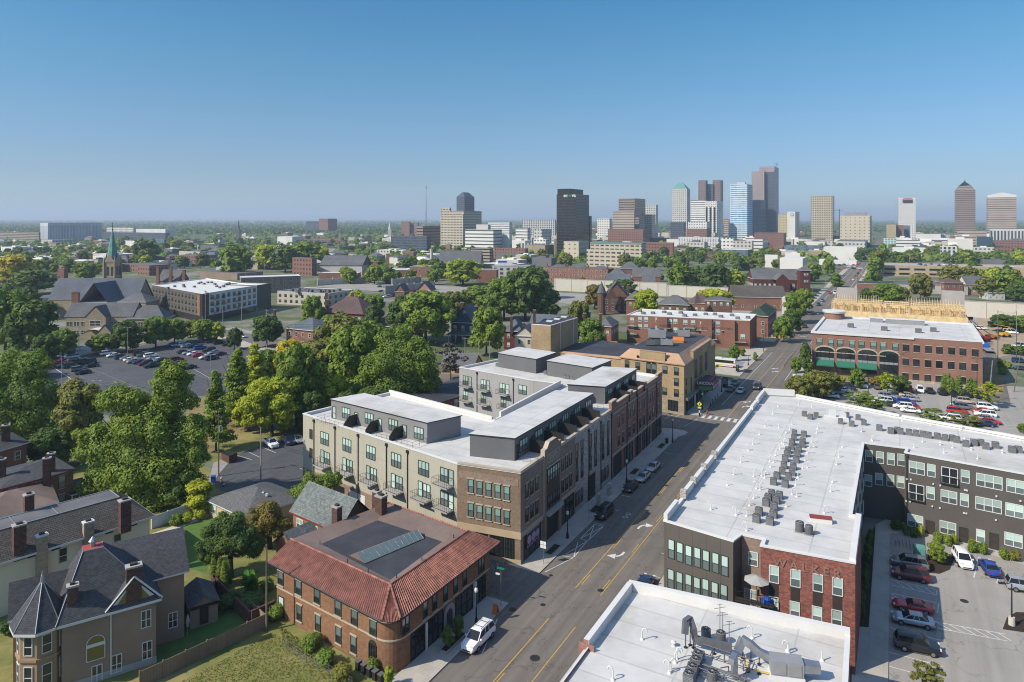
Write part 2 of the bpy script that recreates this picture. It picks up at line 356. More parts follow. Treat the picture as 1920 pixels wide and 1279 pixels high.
STY={ # frame, upper pane, lower pane, trim(sill/lintel), columns, grid
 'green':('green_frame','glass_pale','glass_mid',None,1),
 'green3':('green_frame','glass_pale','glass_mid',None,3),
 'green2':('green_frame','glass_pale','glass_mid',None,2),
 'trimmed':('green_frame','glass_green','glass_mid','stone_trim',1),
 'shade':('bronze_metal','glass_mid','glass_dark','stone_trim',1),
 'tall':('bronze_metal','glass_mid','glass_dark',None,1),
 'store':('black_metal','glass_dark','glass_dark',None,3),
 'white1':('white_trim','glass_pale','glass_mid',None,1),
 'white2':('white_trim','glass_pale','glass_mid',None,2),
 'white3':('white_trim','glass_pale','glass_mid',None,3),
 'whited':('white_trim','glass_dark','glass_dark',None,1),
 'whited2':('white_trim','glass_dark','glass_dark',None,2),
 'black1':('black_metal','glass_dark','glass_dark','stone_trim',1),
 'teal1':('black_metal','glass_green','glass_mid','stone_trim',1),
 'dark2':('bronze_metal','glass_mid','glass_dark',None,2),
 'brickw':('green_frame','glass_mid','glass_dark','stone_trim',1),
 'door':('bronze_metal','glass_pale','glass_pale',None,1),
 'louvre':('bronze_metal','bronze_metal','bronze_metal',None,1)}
_wc={}
def winmesh(w,h,sty,simple):
    key=(round(w,2),round(h,2),sty,simple)
    if key in _wc: return _wc[key]
    fr,up,lo,tr,nc=STY[sty]; g=MB(); f=MB()
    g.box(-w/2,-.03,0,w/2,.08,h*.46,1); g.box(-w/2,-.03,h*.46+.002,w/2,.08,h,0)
    bw=min(.1,w*.09)
    for x in (-w/2,w/2): f.box(x-bw*.5,-.09,-.03,x+bw*.5,.06,h+.03)
    for k in range(1,nc): x=-w/2+w*k/nc; f.box(x-bw*.55,-.085,0,x+bw*.55,.05,h)
    for z,t in ((0,bw),(h,bw),(h*.46,bw*.8)): f.box(-w/2+bw*.4,-.08,z-t/2,w/2-bw*.4,.055,z+t/2)
    if tr:
        f.box(-w/2-.12,-.14,-.2,w/2+.12,.04,-.045,1); f.box(-w/2-.12,-.11,h+.045,w/2+.12,.04,h+.22,1)
    def mk(mb,n,ms):
        o=mb.build(n,ms,loc=(0,0,0)); me=o.data; bpy.data.objects.remove(o); return me
    if simple:
        for i,fc in enumerate(f.f): pass
        k=len(g.v); g.v+=f.v; g.f+=[tuple(a+k for a in fc) for fc in f.f]; g.m+=[2+x for x in f.m]
        r=(mk(g,'window',[up,lo,fr]+([tr] if tr else [])),None)
    else: r=(mk(g,'window',[up,lo]),mk(f,'frame',[fr]+([tr] if tr else [])))
    _wc[key]=r; return r
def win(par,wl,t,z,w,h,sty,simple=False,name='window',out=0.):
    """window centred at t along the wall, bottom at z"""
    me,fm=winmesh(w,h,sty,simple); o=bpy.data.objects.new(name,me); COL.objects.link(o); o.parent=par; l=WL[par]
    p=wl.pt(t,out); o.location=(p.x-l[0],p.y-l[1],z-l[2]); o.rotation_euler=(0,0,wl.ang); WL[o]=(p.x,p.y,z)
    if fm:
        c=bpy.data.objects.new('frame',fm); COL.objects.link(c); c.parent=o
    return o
def winpx(par,wl,x,y,w,h,sty,**k):
    t,z=wl.px(x,y); return win(par,wl,t,z-h/2,w,h,sty,**k)
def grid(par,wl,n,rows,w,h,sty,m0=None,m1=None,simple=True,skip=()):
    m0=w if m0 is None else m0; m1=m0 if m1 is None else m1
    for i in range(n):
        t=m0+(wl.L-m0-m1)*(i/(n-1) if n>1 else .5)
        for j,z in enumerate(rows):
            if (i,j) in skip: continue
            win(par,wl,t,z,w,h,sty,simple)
def quad4(p1,p2,p3,h):
    a,b,c=P(*p1,h),P(*p2,h),P(*p3,h); d=a+c-b; q=[a,b,c,d]
    ar=sum(q[i].x*q[(i+1)%4].y-q[(i+1)%4].x*q[i].y for i in range(4))
    return q if ar>0 else q[::-1]
def inset(q,d):
    n=len(q); r=[]
    for i in range(n):
        p0,p1,p2=V((q[i-1][0],q[i-1][1],0)),V((q[i][0],q[i][1],0)),V((q[(i+1)%n][0],q[(i+1)%n][1],0))
        e1=(p1-p0).normalized(); e2=(p2-p1).normalized(); n1=V((-e1.y,e1.x,0)); n2=V((-e2.y,e2.x,0))
        b=n1+n2; k=max(1+n1.dot(n2),.15); r.append(p1+b*(d/k))
    return r
def shell(par,q,h,wm,roof='white_roof',par_h=.6,cap='white_parapet',th=.35,inner='white_parapet'):
    """flat-roofed block: walls (one material or one per edge), sunken roof, parapet with cap"""
    ws=wm if isinstance(wm,(list,tuple)) else [wm]*len(q); names=list(dict.fromkeys(ws))
    b=MB(); b.walls(q,0,h-.12,[names.index(x) for x in ws]); b.build('wall',names,par)
    qi=inset(q,th); qo=inset(q,-.08); c=MB(); n=len(q)
    for k in range(n):
        j=(k+1)%n
        c.poly([(*qo[k][:2],h),(*qo[j][:2],h),(*qi[j][:2],h),(*qi[k][:2],h)],0)
        c.poly([(*qo[k][:2],h-.18),(*qo[j][:2],h-.18),(*qo[j][:2],h),(*qo[k][:2],h)],0)
        c.poly([(*q[k][:2],h-.18),(*q[j][:2],h-.18),(*qo[j][:2],h-.18),(*qo[k][:2],h-.18)],0)
        c.poly([(*qi[j][:2],h-par_h-.05),(*qi[k][:2],h-par_h-.05),(*qi[k][:2],h),(*qi[j][:2],h)],1)
    c.build('parapet',[cap,inner],par)
    r=MB(); r.poly([(p[0],p[1],h-par_h) for p in qi]); r.build('roof',roof,par)
    return [Wall(q[k],q[(k+1)%n]) for k in range(n)]
def center(q): c=sum((V((p[0],p[1],0)) for p in q),V())/len(q); return (c.x,c.y,0)
cam=bpy.data.cameras.new('camera'); co=bpy.data.objects.new('camera',cam); COL.objects.link(co); sc.camera=co
co.location=(0,0,H); co.rotation_euler=(R(90),0,0); cam.sensor_width=36; cam.lens=36*F/1920; cam.shift_y=-(639.5-CY)/1920
cam.clip_end=90000; cam.clip_start=.5
SUND=V((-.908,-.42,0)).normalized(); EL=R(40.)
w=bpy.data.worlds.new('World'); sc.world=w; w.use_nodes=True; nt=w.node_tree
sky=N(nt,'ShaderNodeTexSky',sky_type='NISHITA'); sky.sun_disc=False; sky.sun_elevation=EL; sky.sun_rotation=math.atan2(SUND.x,SUND.y)%(2*math.pi)
sky.altitude=300.; sky.air_density=1.; sky.dust_density=.6; sky.ozone_density=4.
tc=N(nt,'ShaderNodeTexCoord'); sx=N(nt,'ShaderNodeSeparateXYZ'); nt.links.new(tc.outputs['Generated'],sx.inputs[0])
cr=N(nt,'ShaderNodeValToRGB'); nt.links.new(sx.outputs[2],cr.inputs[0]); el=cr.color_ramp.elements
for p_,c_ in ((0,(.4,.5,.64)),(.06,(.36,.42,.51)),(.13,(.36,.465,.525)),(.22,(.29,.515,.55)),(.31,(.21,.515,.595)),(.5,(.75,.85,.9)),(1.,(1.5,1.4,1.3))):
    e=el[0] if p_==0 else el[-1] if p_==1 else el.new(p_); e.color=(*c_,1)
nt.links.new(mixc(nt,1.,sky.outputs[0],cr.outputs[0],'MULTIPLY'),nt.nodes['Background'].inputs[0]); nt.nodes['Background'].inputs[1].default_value=.15
su=bpy.data.lights.new('sun','SUN'); so=bpy.data.objects.new('sun',su); COL.objects.link(so); su.energy=4.3; su.angle=R(.5); su.color=(1,.91,.77)
so.rotation_euler=(-(V((SUND.x*math.cos(EL),SUND.y*math.cos(EL),math.sin(EL))))).to_track_quat('-Z','Y').to_euler(); so.location=(0,0,400)
sc.view_settings.view_transform='Standard'; sc.view_settings.look='None'; sc.view_settings.exposure=.52; sc.view_settings.gamma=1
sc.cycles.pixel_filter_type='BLACKMAN_HARRIS'; sc.cycles.filter_width=1.1; sc.cycles.max_bounces=6; sc.cycles.diffuse_bounces=3; sc.cycles.glossy_bounces=2; sc.cycles.transmission_bounces=2; sc.cycles.volume_bounces=0; sc.cycles.transparent_max_bounces=8
HAZE=True
if HAZE:
    b=MB(); b.box(-26000,-900,-8,26000,27000,260); hz=b.build('haze',[]); tag(hz,kind='stuff')
    m=bpy.data.materials.new('haze_air'); m.use_nodes=True; nt=m.node_tree; nt.nodes.clear(); o=N(nt,'ShaderNodeOutputMaterial')
    pv=N(nt,'ShaderNodeVolumePrincipled'); pv.inputs['Color'].default_value=(.66,.79,.93,1); pv.inputs['Density'].default_value=.00013; pv.inputs['Anisotropy'].default_value=.1
    nt.links.new(pv.outputs[0],o.inputs['Volume']); hz.data.materials.append(m)
def sheet(name,pts,mat,z): b=MB(); b.poly([(p[0],p[1],z) for p in pts]); return struct(name,b,mat)
def gp(*px): return [P(x,y) for x,y in px]
def ccw(q):
    ar=sum(q[i][0]*q[(i+1)%len(q)][1]-q[(i+1)%len(q)][0]*q[i][1] for i in range(len(q))); return q if ar>0 else q[::-1]
def pad(name,pts,mat,z): return sheet(name,ccw(pts),mat,z)
sheet('ground',[(-25000,-800),(25000,-800),(25000,25500),(-25000,25500)],'far_green',-.05)
sheet('town_ground',[(-420,-100),(700,-100),(900,820),(-500,820)],'town_ground',-.03)
def band(name,t0,t1,p0,p1,mat,z): return sheet(name,[S(t0,p1),S(t1,p1),S(t1,p0),S(t0,p0)],mat,z)
DL=V((-.79,.61,0))      # the side streets run this way to the left
pad('yard',gp((-60,1420),(-60,880),(330,850),(560,960),(620,1000),(515,1150),(735,1276),(800,1420)),'grass',-.015)
pad('lawn',gp((270,1030),(300,1000),(400,968),(425,985),(385,1075),(345,1062)),'lawn',-.008)
pad('backyard',gp((292,1245),(300,1150),(350,1110),(430,1110),(500,1170),(420,1225)),'lawn',-.008)
pad('grass_strip',gp((330,960),(395,905),(470,925),(540,960),(480,1060),(380,1050)),'grass',-.011)
pad('dry_field',gp((355,748),(470,735),(520,760),(470,835),(400,855),(340,820)),'dry_grass',-.02)
pad('grass_verge',gp((395,870),(415,815),(560,800),(600,812),(505,838),(440,852)),'grass',-.016)
pad('gravel_drive',gp((385,930),(400,868),(440,850),(520,905),(560,985),(500,960),(440,925)),'asphalt_pale',-.012)
pad('rear_car_park',gp((395,908),(440,853),(505,830),(615,812),(585,925),(545,945),(420,922)),'asphalt_dark',-.004)
pad('car_park',gp((62,702),(120,672),(210,659),(300,641),(405,632),(540,664),(480,735),(352,744),(250,792),(92,748)),'asphalt_dark',-.006)
pad('north_road',gp((120,655),(260,640),(380,622),(440,613),(545,640),(600,668),(565,690),(490,653),(405,630),(300,638),(200,657)),'asphalt_pale',-.012)
pad('north_pavement',gp((402,629),(440,633),(500,655),(600,700),(590,706),(492,662),(410,638)),'sidewalk',.003)
pad('church_lane',gp((-60,690),(90,668),(210,650),(300,633),(300,637),(200,657),(90,680),(-60,706)),'asphalt_pale',-.014)
band('avenue',-90,1850,0,15.4,'asphalt_street',0)
a,b_=S(85,0),S(98.5,0); sheet('side_street',[S(85,2),S(98.5,2),b_+DL*420,a+DL*420],'asphalt_street',-.004)
a,b_=S(1.2,0),S(9.4,0); sheet('alley',[S(1.2,2),S(9.4,2),b_+DL*62,a+DL*62],'asphalt_street',-.005)
a,b_=S(203,0),S(216,0); sheet('far_side_street',[S(203,2),S(216,2),b_+DL*500,a+DL*500],'asphalt_street',-.004)
sheet('freeway_road',[S(292,-330),S(292,520),S(345,520),S(345,-330)],'asphalt_pale',-.01)
band('office_car_park',84,176,18.4,125,'asphalt_pale',-.006)
band('office_road',150,420,92,100,'asphalt_street',-.004)
pad('resident_car_park',gp((1664,1420),(1668,1003),(1735,1003),(2050,1100),(2050,1420)),'asphalt_pale',-.006)
pad('office_verge',gp((1836,735),(1846,690),(1865,668),(1885,700),(1880,740)),'dry_grass',.004)
pad('office_lane',gp((1835,752),(1838,690),(1838,655),(1862,652),(1880,690),(1895,756)),'asphalt_street',.001)
pad('site_dirt',gp((1810,690),(1835,596),(1990,596),(1990,655),(1880,668)),'dirt',-.002)
b=MB()
def slab(q,z=.13): b.prism(ccw(q),-.04,z,1,0)
def kerbband(t0,t1,p0,p1): slab([S(t0,p1),S(t1,p1),S(t1,p0),S(t0,p0)])
kerbband(-90,1.0,-3.75,-.02)
kerbband(9.6,79,-5.2,-.02)
slab([S(79,-5.2),S(79,-.02),S(81,.9),S(83.5,1.2),S(84.6,-.2),S(84.6,-3),S(83.5,-6)])
kerbband(98.8,141,-5.5,-.02); kerbband(149,201,-9,-.02); kerbband(218,288,-6,-.02)
kerbband(-90,78,15.42,18.6); kerbband(86,200,15.42,19); kerbband(218,290,15.42,19)
for t in (350,470,590,710): kerbband(t,t+105,-4,-.02); kerbband(t,t+105,15.42,19)
slab([S(99,-5.5),S(104,-5.5),S(104,-5.5)+DL*45,S(100.5,-5.5)+DL*45])
slab(gp((1592,1420),(1664,1420),(1668,1003),(1700,985),(1690,960),(1642,985),(1629,1178),(1600,1176)),.12)
slab(gp((1735,1003),(1668,1003),(1700,985),(1760,1000),(2050,1085),(2050,1099)),.12)
struct('pavement',b,['sidewalk','kerb'])
pad('planting_bed',gp((1612,1052),(1641,985),(1628,1178),(1599,1176)),'mulch',.02)
pad('planting_bed',gp((1738,1074),(1740,1030),(1792,1042),(1781,1068),(1762,1076)),'mulch',.02)
pad('planting_bed',gp((1700,983),(1735,978),(2050,1062),(2050,1084),(1760,999)),'mulch',.02)
pad('planting_bed',gp((1880,1180),(1888,1158),(1905,1148),(1990,1150),(1990,1196)),'mulch',.02)
pad('brick_forecourt',gp((1530,760),(1498,748),(1530,690),(1640,712),(1640,720),(1560,712)),'dry_grass',.004)
b=MB()
def line(a,c,wd=.12,m=0,z=.006):
    a,c=V(a),V(c); d=(c-a).normalized(); n=V((-d.y,d.x,0))*wd/2; b.poly([(*(a-n)[:2],z),(*(c-n)[:2],z),(*(c+n)[:2],z),(*(a+n)[:2],z)],m)
def pl(*px,wd=.12,m=0,z=.006):
    for p,q in zip(px[:-1],px[1:]): line(P(*p),P(*q),wd,m,z)
for p,dp in ((5.95,.35),(9.6,-.35)):
    for t0,t1 in ((-90,.7),(8.7,82)): line(S(t0,p),S(t1,p),.13,1)
    for t in range(-86,78,12):
        if not(-4<t<9): line(S(t,p+dp),S(t+3,p+dp),.13,1)
for p in (6.4,9.9):
    line(S(101,p),S(196,p),.14,1); line(S(220,p),S(285,p),.14,1)
line(S(128,6.4),S(136,9.9),.2,1)
for p in (3.4,13): line(S(352,p),S(1200,p),.2,0)
line(S(352,8),S(1200,8),.3,1)
line(S(112,2.6),S(196,2.6),.13); line(S(150,13.2),S(196,13.2),.14); line(S(172,9.9),S(196,9.9),.14); line(S(222,3),S(286,3),.15); line(S(222,13),S(286,13),.15)
for k in range(9): p=.6+k*1.55; b.poly([(*S(97.4,p+.75)[:2],.006),(*S(100.2,p+.75)[:2],.006),(*S(100.2,p)[:2],.006),(*S(97.4,p)[:2],.006)],0)
line(S(97.2,.3),S(97.2,14.6),.15); line(S(100.4,.3),S(100.4,14.6),.15)
pl((1265,783),(1289,771)); pl((1283,800),(1308,785)); pl((1245,786),(1262,778))
hz_=lambda *q:pl(*[(840+.21894*x,820+.21894*y) for x,y in q],wd=.11)
hz_((830,1155),(1075,1030),(1190,890),(1330,765),(1255,745),(1135,868),(1190,890)); hz_((980,1015),(1075,1030),(1112,900)); hz_((1010,1000),(1190,890)); hz_((1140,865),(1330,765)); hz_((1215,860),(1250,755))
for t in (28.6,35,41.5,48,54.5,61,67.5): line(S(t,.3),S(t,2.2),.11)
for t in (-60,-53,-46,3,10,17,24): line(S(t,13.1),S(t,15.2),.11)
line(S(-2.6,.4),S(-9.5,2.4),.11)
for t in (33.2,34.6):
    for k in range(8): a1,a2=k*.785,(k+1)*.785; line(S(t+.42*math.cos(a1),4.1+.42*math.sin(a1)),S(t+.42*math.cos(a2),4.1+.42*math.sin(a2)),.09)
line(S(33.2,4.1),S(34.6,4.1),.08)
def arrow(t,p,s,side):
    pts=[(0,-.3*side),(.9,-.28*side),(1.5,-.05*side),(1.9,.35*side)]
    for a,c in zip(pts[:-1],pts[1:]): line(S(t+s*a[0],p+a[1]),S(t+s*c[0],p+c[1]),.34)
    e=pts[-1]; q=[S(t+s*(e[0]-.75),p+(e[1]+.25*side)),S(t+s*(e[0]+.75),p+(e[1]-.15*side)),S(t+s*(e[0]+.35),p+e[1]+1.25*side)]
    b.poly([(v.x,v.y,.006) for v in ccw(q)],0)
arrow(21.6,7.9,-1,-1); arrow(30,7.7,1,1); arrow(112,8.2,1,1); arrow(120,8.2,-1,-1); arrow(160,8.3,1,1); arrow(168,8.3,-1,-1); arrow(237,8,1,1)
def rows(a,c,n,ln,dirv,wd=.12):
    a,c=P(*a),P(*c)
    for k in range(n+1): q=a+(c-a)*k/n; line(q-dirv*ln,q+dirv*ln,wd,2)
    line(a,c,wd,2)
LD=V((.66,.75,0)).normalized()
rows((168,690),(318,752),17,5.,LD); rows((300,676),(420,722),15,5.,LD); rows((395,652),(500,690),16,5.,LD); rows((96,682),(190,722),12,5.,LD)
pl((95,686),(172,735),(230,762),wd=.25); pl((360,690),(398,712),wd=.12)
pl((463,846),(488,858),wd=.12); pl((490,838),(517,849),wd=.12); pl((441,853),(472,862),wd=.12); pl((562,878),(572,882))
pl((1735,1067.),(1732,1084),wd=.2); pl((1833,1055),(1826,1083),wd=.14); pl((1876,1067),(1869,1094),wd=.14); pl((1921,1085),(1914,1110),wd=.14)
for q in (((1670,1087),(1757,1106)),((1670,1112),(1756,1130)),((1668,1147),(1757,1166)),((1669,1177),(1765,1201)),((1667,1223),(1769,1250)),((1666,1249),(1771,1278)),((1665,1280),(1780,1312))): pl(*q,wd=.13)
pl((1757,1106),(1756,1116)); pl((1760,1131),(1758,1149)); pl((1672,1097),(1756,1116))
for k in range(4): pl((1680+k*18,1090+k*4),(1697+k*19,1103+k*4.2),wd=.12); pl((1672+k*20,1113.5+k*4),(1690+k*21,1127+k*5),wd=.12)
pl((1752,1166),(1885,1189)); pl((1757,1178),(1889,1202));
for k in range(6): pl((1757+k*23,1167.5+k*4),(1786+k*22,1183+k*3.7),wd=.12)
OD=V((.42,.907,0))
def stall(a,c,n,ln,dv):
    a,c=P(*a),P(*c)
    for k in range(n+1): q=a+(c-a)*k/n; line(q,q+dv*ln,.11)
stall((1600,728),(1850,747),18,5.,OD)
for x0,y0 in ((1690,742),(1822,757)):
    for k in range(9): q=P(x0,y0)-OD*2.8*k; line(q-V((4.6,-2.1,0)),q+V((4.6,-2.1,0)),.11)
struct('road_markings',b,['stripe_white','stripe_yellow','stripe_faint'])
def disc(name,label,px,r,mat,th=.012):
    c=P(*px); bb=MB(); bb.cyl((c.x,c.y,-.03),(c.x,c.y,th),r,r,14); bb.cyl((c.x,c.y,th),(c.x,c.y,th+.006),r*.8,r*.8,14,1); tag(bb.build(name,[mat,'dark_metal']),label,'manhole cover','manhole covers in the roads')
disc('manhole_cover','round rusty manhole cover in the turn lane of the avenue at the bottom',(1003,1234),.62,'bark')
disc('manhole_cover','round manhole cover over the right yellow line of the avenue',(1126,1107),.45,'bark')
disc('manhole_cover','small manhole cover beside the edge of the building shadow on the avenue',(1018,1134),.35,'dark_metal')
disc('manhole_cover','manhole cover in the shade beside the sandwich board corner',(961,1143),.5,'dark_metal')
disc('manhole_cover','round manhole cover in the residents car park',(1808,1127),.5,'bark')
disc('manhole_cover','small round cover just past the street corner drain',(1033,1079),.3,'bark')
def leaf_mesh(name,lumps,n,leaf,seed,shell=(.62,1.03),cull=True,flat=.0):
    g=np.random.default_rng(seed); L=np.array(lumps,dtype=float)
    area=(L[:,3]*L[:,4]+L[:,4]*L[:,5]+L[:,3]*L[:,5]); pr=area/area.sum()
    k=g.choice(len(L),int(n*1.7) if cull else n,p=pr); l=L[k]
    d=g.normal(size=(len(k),3)); d/=np.linalg.norm(d,axis=1)[:,None]
    r=(shell[0]+(shell[1]-shell[0])*g.random(len(k))**.55)*(1+.17*np.sin(d[:,0]*5.1+k*1.7)*np.sin(d[:,1]*5.7+k*2.3)+.1*np.sin(d[:,2]*9+k))
    p=l[:,:3]+d*l[:,3:6]*r[:,None]
    if cull:
        keep=np.ones(len(k),bool)
        for i,q in enumerate(L):
            e=(((p-q[:3])/q[3:6])**2).sum(1); keep&=~((e<.5)&(k!=i))
        p,d,k,l,r=p[keep][:n],d[keep][:n],k[keep][:n],l[keep][:n],r[keep][:n]
    m=len(p); nrm=d/l[:,3:6]; nrm/=np.linalg.norm(nrm,axis=1)[:,None]
    nrm=nrm+g.normal(size=(m,3))*.3+np.array([0,0,.25+flat]); nrm/=np.linalg.norm(nrm,axis=1)[:,None]
    t=np.cross(nrm,g.normal(size=(m,3))); t/=np.linalg.norm(t,axis=1)[:,None]; b=np.cross(nrm,t)
    s=(leaf*(.55+.75*g.random(m)))[:,None]
    s=s*np.where(r<shell[0]+.12,1.7,1.)[:,None]
    q=np.stack([p-t*s*.62,p-b*s*.34+t*s*.05-nrm*s*.1,p+t*s*.62,p+b*s*.34-t*s*.05-nrm*s*.1],1).reshape(-1,3)
    me=bpy.data.meshes.new(name); me.vertices.add(4*m); me.vertices.foreach_set('co',q.astype(np.float32).ravel())
    me.loops.add(4*m); me.loops.foreach_set('vertex_index',np.arange(4*m,dtype=np.int32))
    me.polygons.add(m); me.polygons.foreach_set('loop_start',np.arange(0,4*m,4,dtype=np.int32)); me.polygons.foreach_set('loop_total',np.full(m,4,np.int32))
    lt=g.random(len(L)); tint=np.clip(lt[k]*.7+g.random(m)*.45-.08,0,1)
    a=me.attributes.new('tint','FLOAT','POINT'); a.data.foreach_set('value',np.repeat(tint,4).astype(np.float32))
    me.update(calc_edges=True); return me
def lumps(kind,seed):
    g=np.random.default_rng(seed); o=[]
    if kind=='round':      # 10 m tall, about 9 m wide
        o.append((0,0,5.3,2.7,2.7,3.2))
        for i in range(38):
            a=i*2.4+g.uniform(-.5,.5); e=-.9+2.3*((i+.5)/38)+g.uniform(-.2,.2); rr=3.35*math.cos(e*.9)*g.uniform(.78,1.17); s=g.uniform(.7,1.4)
            o.append((rr*math.cos(a),rr*math.sin(a),5.1+3.6*math.sin(e)*g.uniform(.9,1.08),s,s,s*.85))
    elif kind=='oval':
        for i in range(20):
            z=g.uniform(1.4,9.1); rr=2.3*math.sqrt(max(.02,1-((z-5.2)/4.6)**2))*g.uniform(.5,1.05); a=g.random()*6.28; s=g.uniform(.8,1.4)
            o.append((rr*math.cos(a),rr*math.sin(a),z*.97,s,s,s))
        o.append((0,0,5.,1.7,1.7,4.))
    elif kind=='column':
        for i in range(9): z=.7+i*1.02; s=1.5*(1-((i-2.5)/8.5)**2*.9); o.append((g.normal()*.1,g.normal()*.1,z,s*.8,s*.8,1.2))
    elif kind=='conifer':
        for i in range(30):
            z=1.6+i*.27; R0=3.0*(1-(z-1.2)/9.2)+.25
            for j in range(3):
                a=g.random()*6.28; rr=R0*g.uniform(.25,.85); o.append((rr*math.cos(a),rr*math.sin(a),z-rr*.12,.25+.3*R0,.25+.3*R0,.28))
    elif kind=='sparse':
        for i in range(60):
            a=g.random()*6.28; z=g.uniform(2.6,9.4); rr=3.3*math.sqrt(max(.05,1-((z-6)/4)**2))*g.uniform(.15,1.08); s=g.uniform(.35,.75)
            o.append((rr*math.cos(a),rr*math.sin(a),z,s*1.2,s*1.2,s*.6))
    elif kind=='shrub':    # 2 m tall
        for i in range(8): a=g.random()*6.28; rr=g.uniform(0,.65); s=g.uniform(.5,.75); o.append((rr*math.cos(a),rr*math.sin(a),g.uniform(.5,1.25),s,s,s*.85))
    return o
def trunk_mb(h,r,top,seed,limbs=6,spread=2.4):
    g=random.Random(seed); b=MB(); b.cyl((0,0,-.2),(0,0,h),r,r*.62,8); b.cyl((0,0,h),(g.uniform(-.4,.4),g.uniform(-.4,.4),top),r*.62,r*.15,6)
    for k in range(limbs):
        a=k*6.28/limbs+g.uniform(-.4,.4); z0=h*g.uniform(.75,1.25); e=(spread*math.cos(a),spread*math.sin(a),z0+(top-z0)*g.uniform(.5,.95))
        m=(e[0]*.45,e[1]*.45,z0+(e[2]-z0)*.6); b.cyl((0,0,z0),m,r*.42,r*.27,5); b.cyl(m,e,r*.27,r*.08,5)
    return b
def mesh_of(mb,name,mats):
    o=mb.build(name,mats,loc=(0,0,0)); me=o.data; bpy.data.objects.remove(o); return me
TP={}
LOD={'near':(1.,1.),'mid':(.42,1.5),'far':(.1,2.9)}
def proto(kind,lod,var):
    key=(kind,lod,var)
    if key in TP: return TP[key]
    n0,l0={'round':(10500,.46),'oval':(8000,.4),'column':(4200,.3),'conifer':(7500,.36),'sparse':(3800,.4),'shrub':(1500,.2)}[kind]
    a,b=LOD[lod]; seed=var*31+sum(map(ord,kind))
    me=leaf_mesh('crown',lumps(kind,seed),int(n0*a),l0*b,seed,shell=(.35,1.05) if kind in('conifer','sparse') else (.6,1.04),cull=kind in('round','oval','shrub'))
    tb={'round':(2.2,.3,8.),'oval':(1.4,.2,8.6),'column':(.6,.14,8.),'conifer':(2.,.2,9.6),'sparse':(2.6,.16,8.8),'shrub':(.3,.06,1.2)}[kind]
    tm=mesh_of(trunk_mb(*tb,seed,6 if kind in('round','oval','sparse') else 3,2.3 if kind!='shrub' else .5),'trunk','bark')
    TP[key]=(me,tm); return TP[key]
SIZE={'round':(9.,9.6),'oval':(5.6,10.),'column':(2.5,10.2),'conifer':(5.6,10.),'sparse':(7.,10.),'shrub':(2.2,2.)}
ntree=[0]
def tree_at(p,h,w,kind,tone,label,group=None,lod=None,name=None,cat='tree'):
    d=p.y; lod=lod or ('near' if d<185 else 'mid' if d<430 else 'far'); ntree[0]+=1
    me,tm=proto(kind,lod,ntree[0]%3); w0,h0=SIZE[kind]
    name=name or {'column':'columnar_evergreen','conifer':'conifer_tree','shrub':'shrub'}.get(kind,'leafy_tree')
    t=thing(name,label,cat,p,group,rnd.random()*6.28); t.scale=(w/w0,w/w0,h/h0)
    for nm,m,mt in (('crown',me,MATS['leaf_'+tone]),('trunk',tm,None)):
        o=bpy.data.objects.new(nm,m); COL.objects.link(o); o.parent=t
        if mt:
            if not m.materials: m.materials.append(None)
            o.material_slots[0].link='OBJECT'; o.material_slots[0].material=mt
    return t
def tree(x,yb,yt,wpx,kind,tone,label,**k):
    p=P(x,yb); h=max(ZY(yt,p.y),2.); return tree_at(p,h,wpx*p.y/F,kind,tone,label,**k)
def hero(x,yb,wl,label,lumpspx,nleaf,leaf,tone,depth=.8,seed=5):
    p=P(x,yb); L=[]; g=random.Random(seed); s=p.y/F
    for (lx,ly,lr) in lumpspx:
        for k in range(13 if lr>45 else 8):
            f=.78 if k==0 else g.uniform(.26,.5); r=lr*s*f; off=0 if k==0 else lr*s*g.uniform(.6,.88)
            a=g.random()*6.28; e=g.uniform(-.9,1.2)
            L.append(((lx-x)*s+off*math.cos(a)*math.cos(e),off*math.sin(a)*math.cos(e)*depth,max(ZY(ly,p.y)+off*math.sin(e),r*.6),r,r*depth,r*.9))
    t=thing('maple_tree',label,'tree',p)
    me=leaf_mesh('crown',L,nleaf,leaf,seed,shell=(.55,1.04)); me.materials.append(MATS['leaf_'+tone])
    o=bpy.data.objects.new('crown',me); COL.objects.link(o); o.parent=t
    b=trunk_mb(3.5,.5,ZY(min(q[1] for q in lumpspx)+30,p.y),seed,8,wl*s*.33); b.build('trunk','bark',t,loc=(0,0,0)); return t
hero(268,948,250,'huge bright green maple with two humped tops beside the rear yards',[(265,850,72),(205,835,55),(325,835,58),(240,760,45),(325,735,44),(325,705,34),(195,900,42),(330,895,50),(265,905,60),(172,822,30),(365,845,32),(225,735,26),(280,790,50),(365,800,28),(300,770,40)],52000,.42,'green')
hero(40,835,150,'tall spreading green tree at the left edge above the brick houses',[(40,740,62),(75,775,42),(10,700,44),(60,690,36),(25,800,45),(85,725,30),(-25,760,50),(60,810,30)],26000,.45,'green',seed=9)
hero(742,778,175,'broad dense green tree behind the low dark-roofed brick block',[(745,690,62),(785,690,40),(705,690,40),(740,650,36),(775,655,32),(800,720,26),(760,735,45),(705,735,36),(780,640,16)],30000,.5,'green',seed=12)
hero(432,1082,120,'dense dark green tree over the tropical garden',[(430,1010,40),(400,1020,28),(462,1005,28),(440,985,26),(395,1045,20),(475,1030,22),(415,985,20)],22000,.24,'dark',seed=15)
hero(505,1028,105,'autumn-tinted rusty green tree between the garage and the slate-roofed house',[(505,980,32),(475,975,22),(530,985,24),(510,955,20),(540,1000,18),(490,1000,22)],13000,.24,'rust',seed=17)
hero(590,962,120,'green tree leaning over the slate roof in front of the beige balconies',[(585,915,28),(560,925,22),(618,902,20),(545,940,18),(600,935,18),(632,895,10)],12000,.26,'green',seed=19)
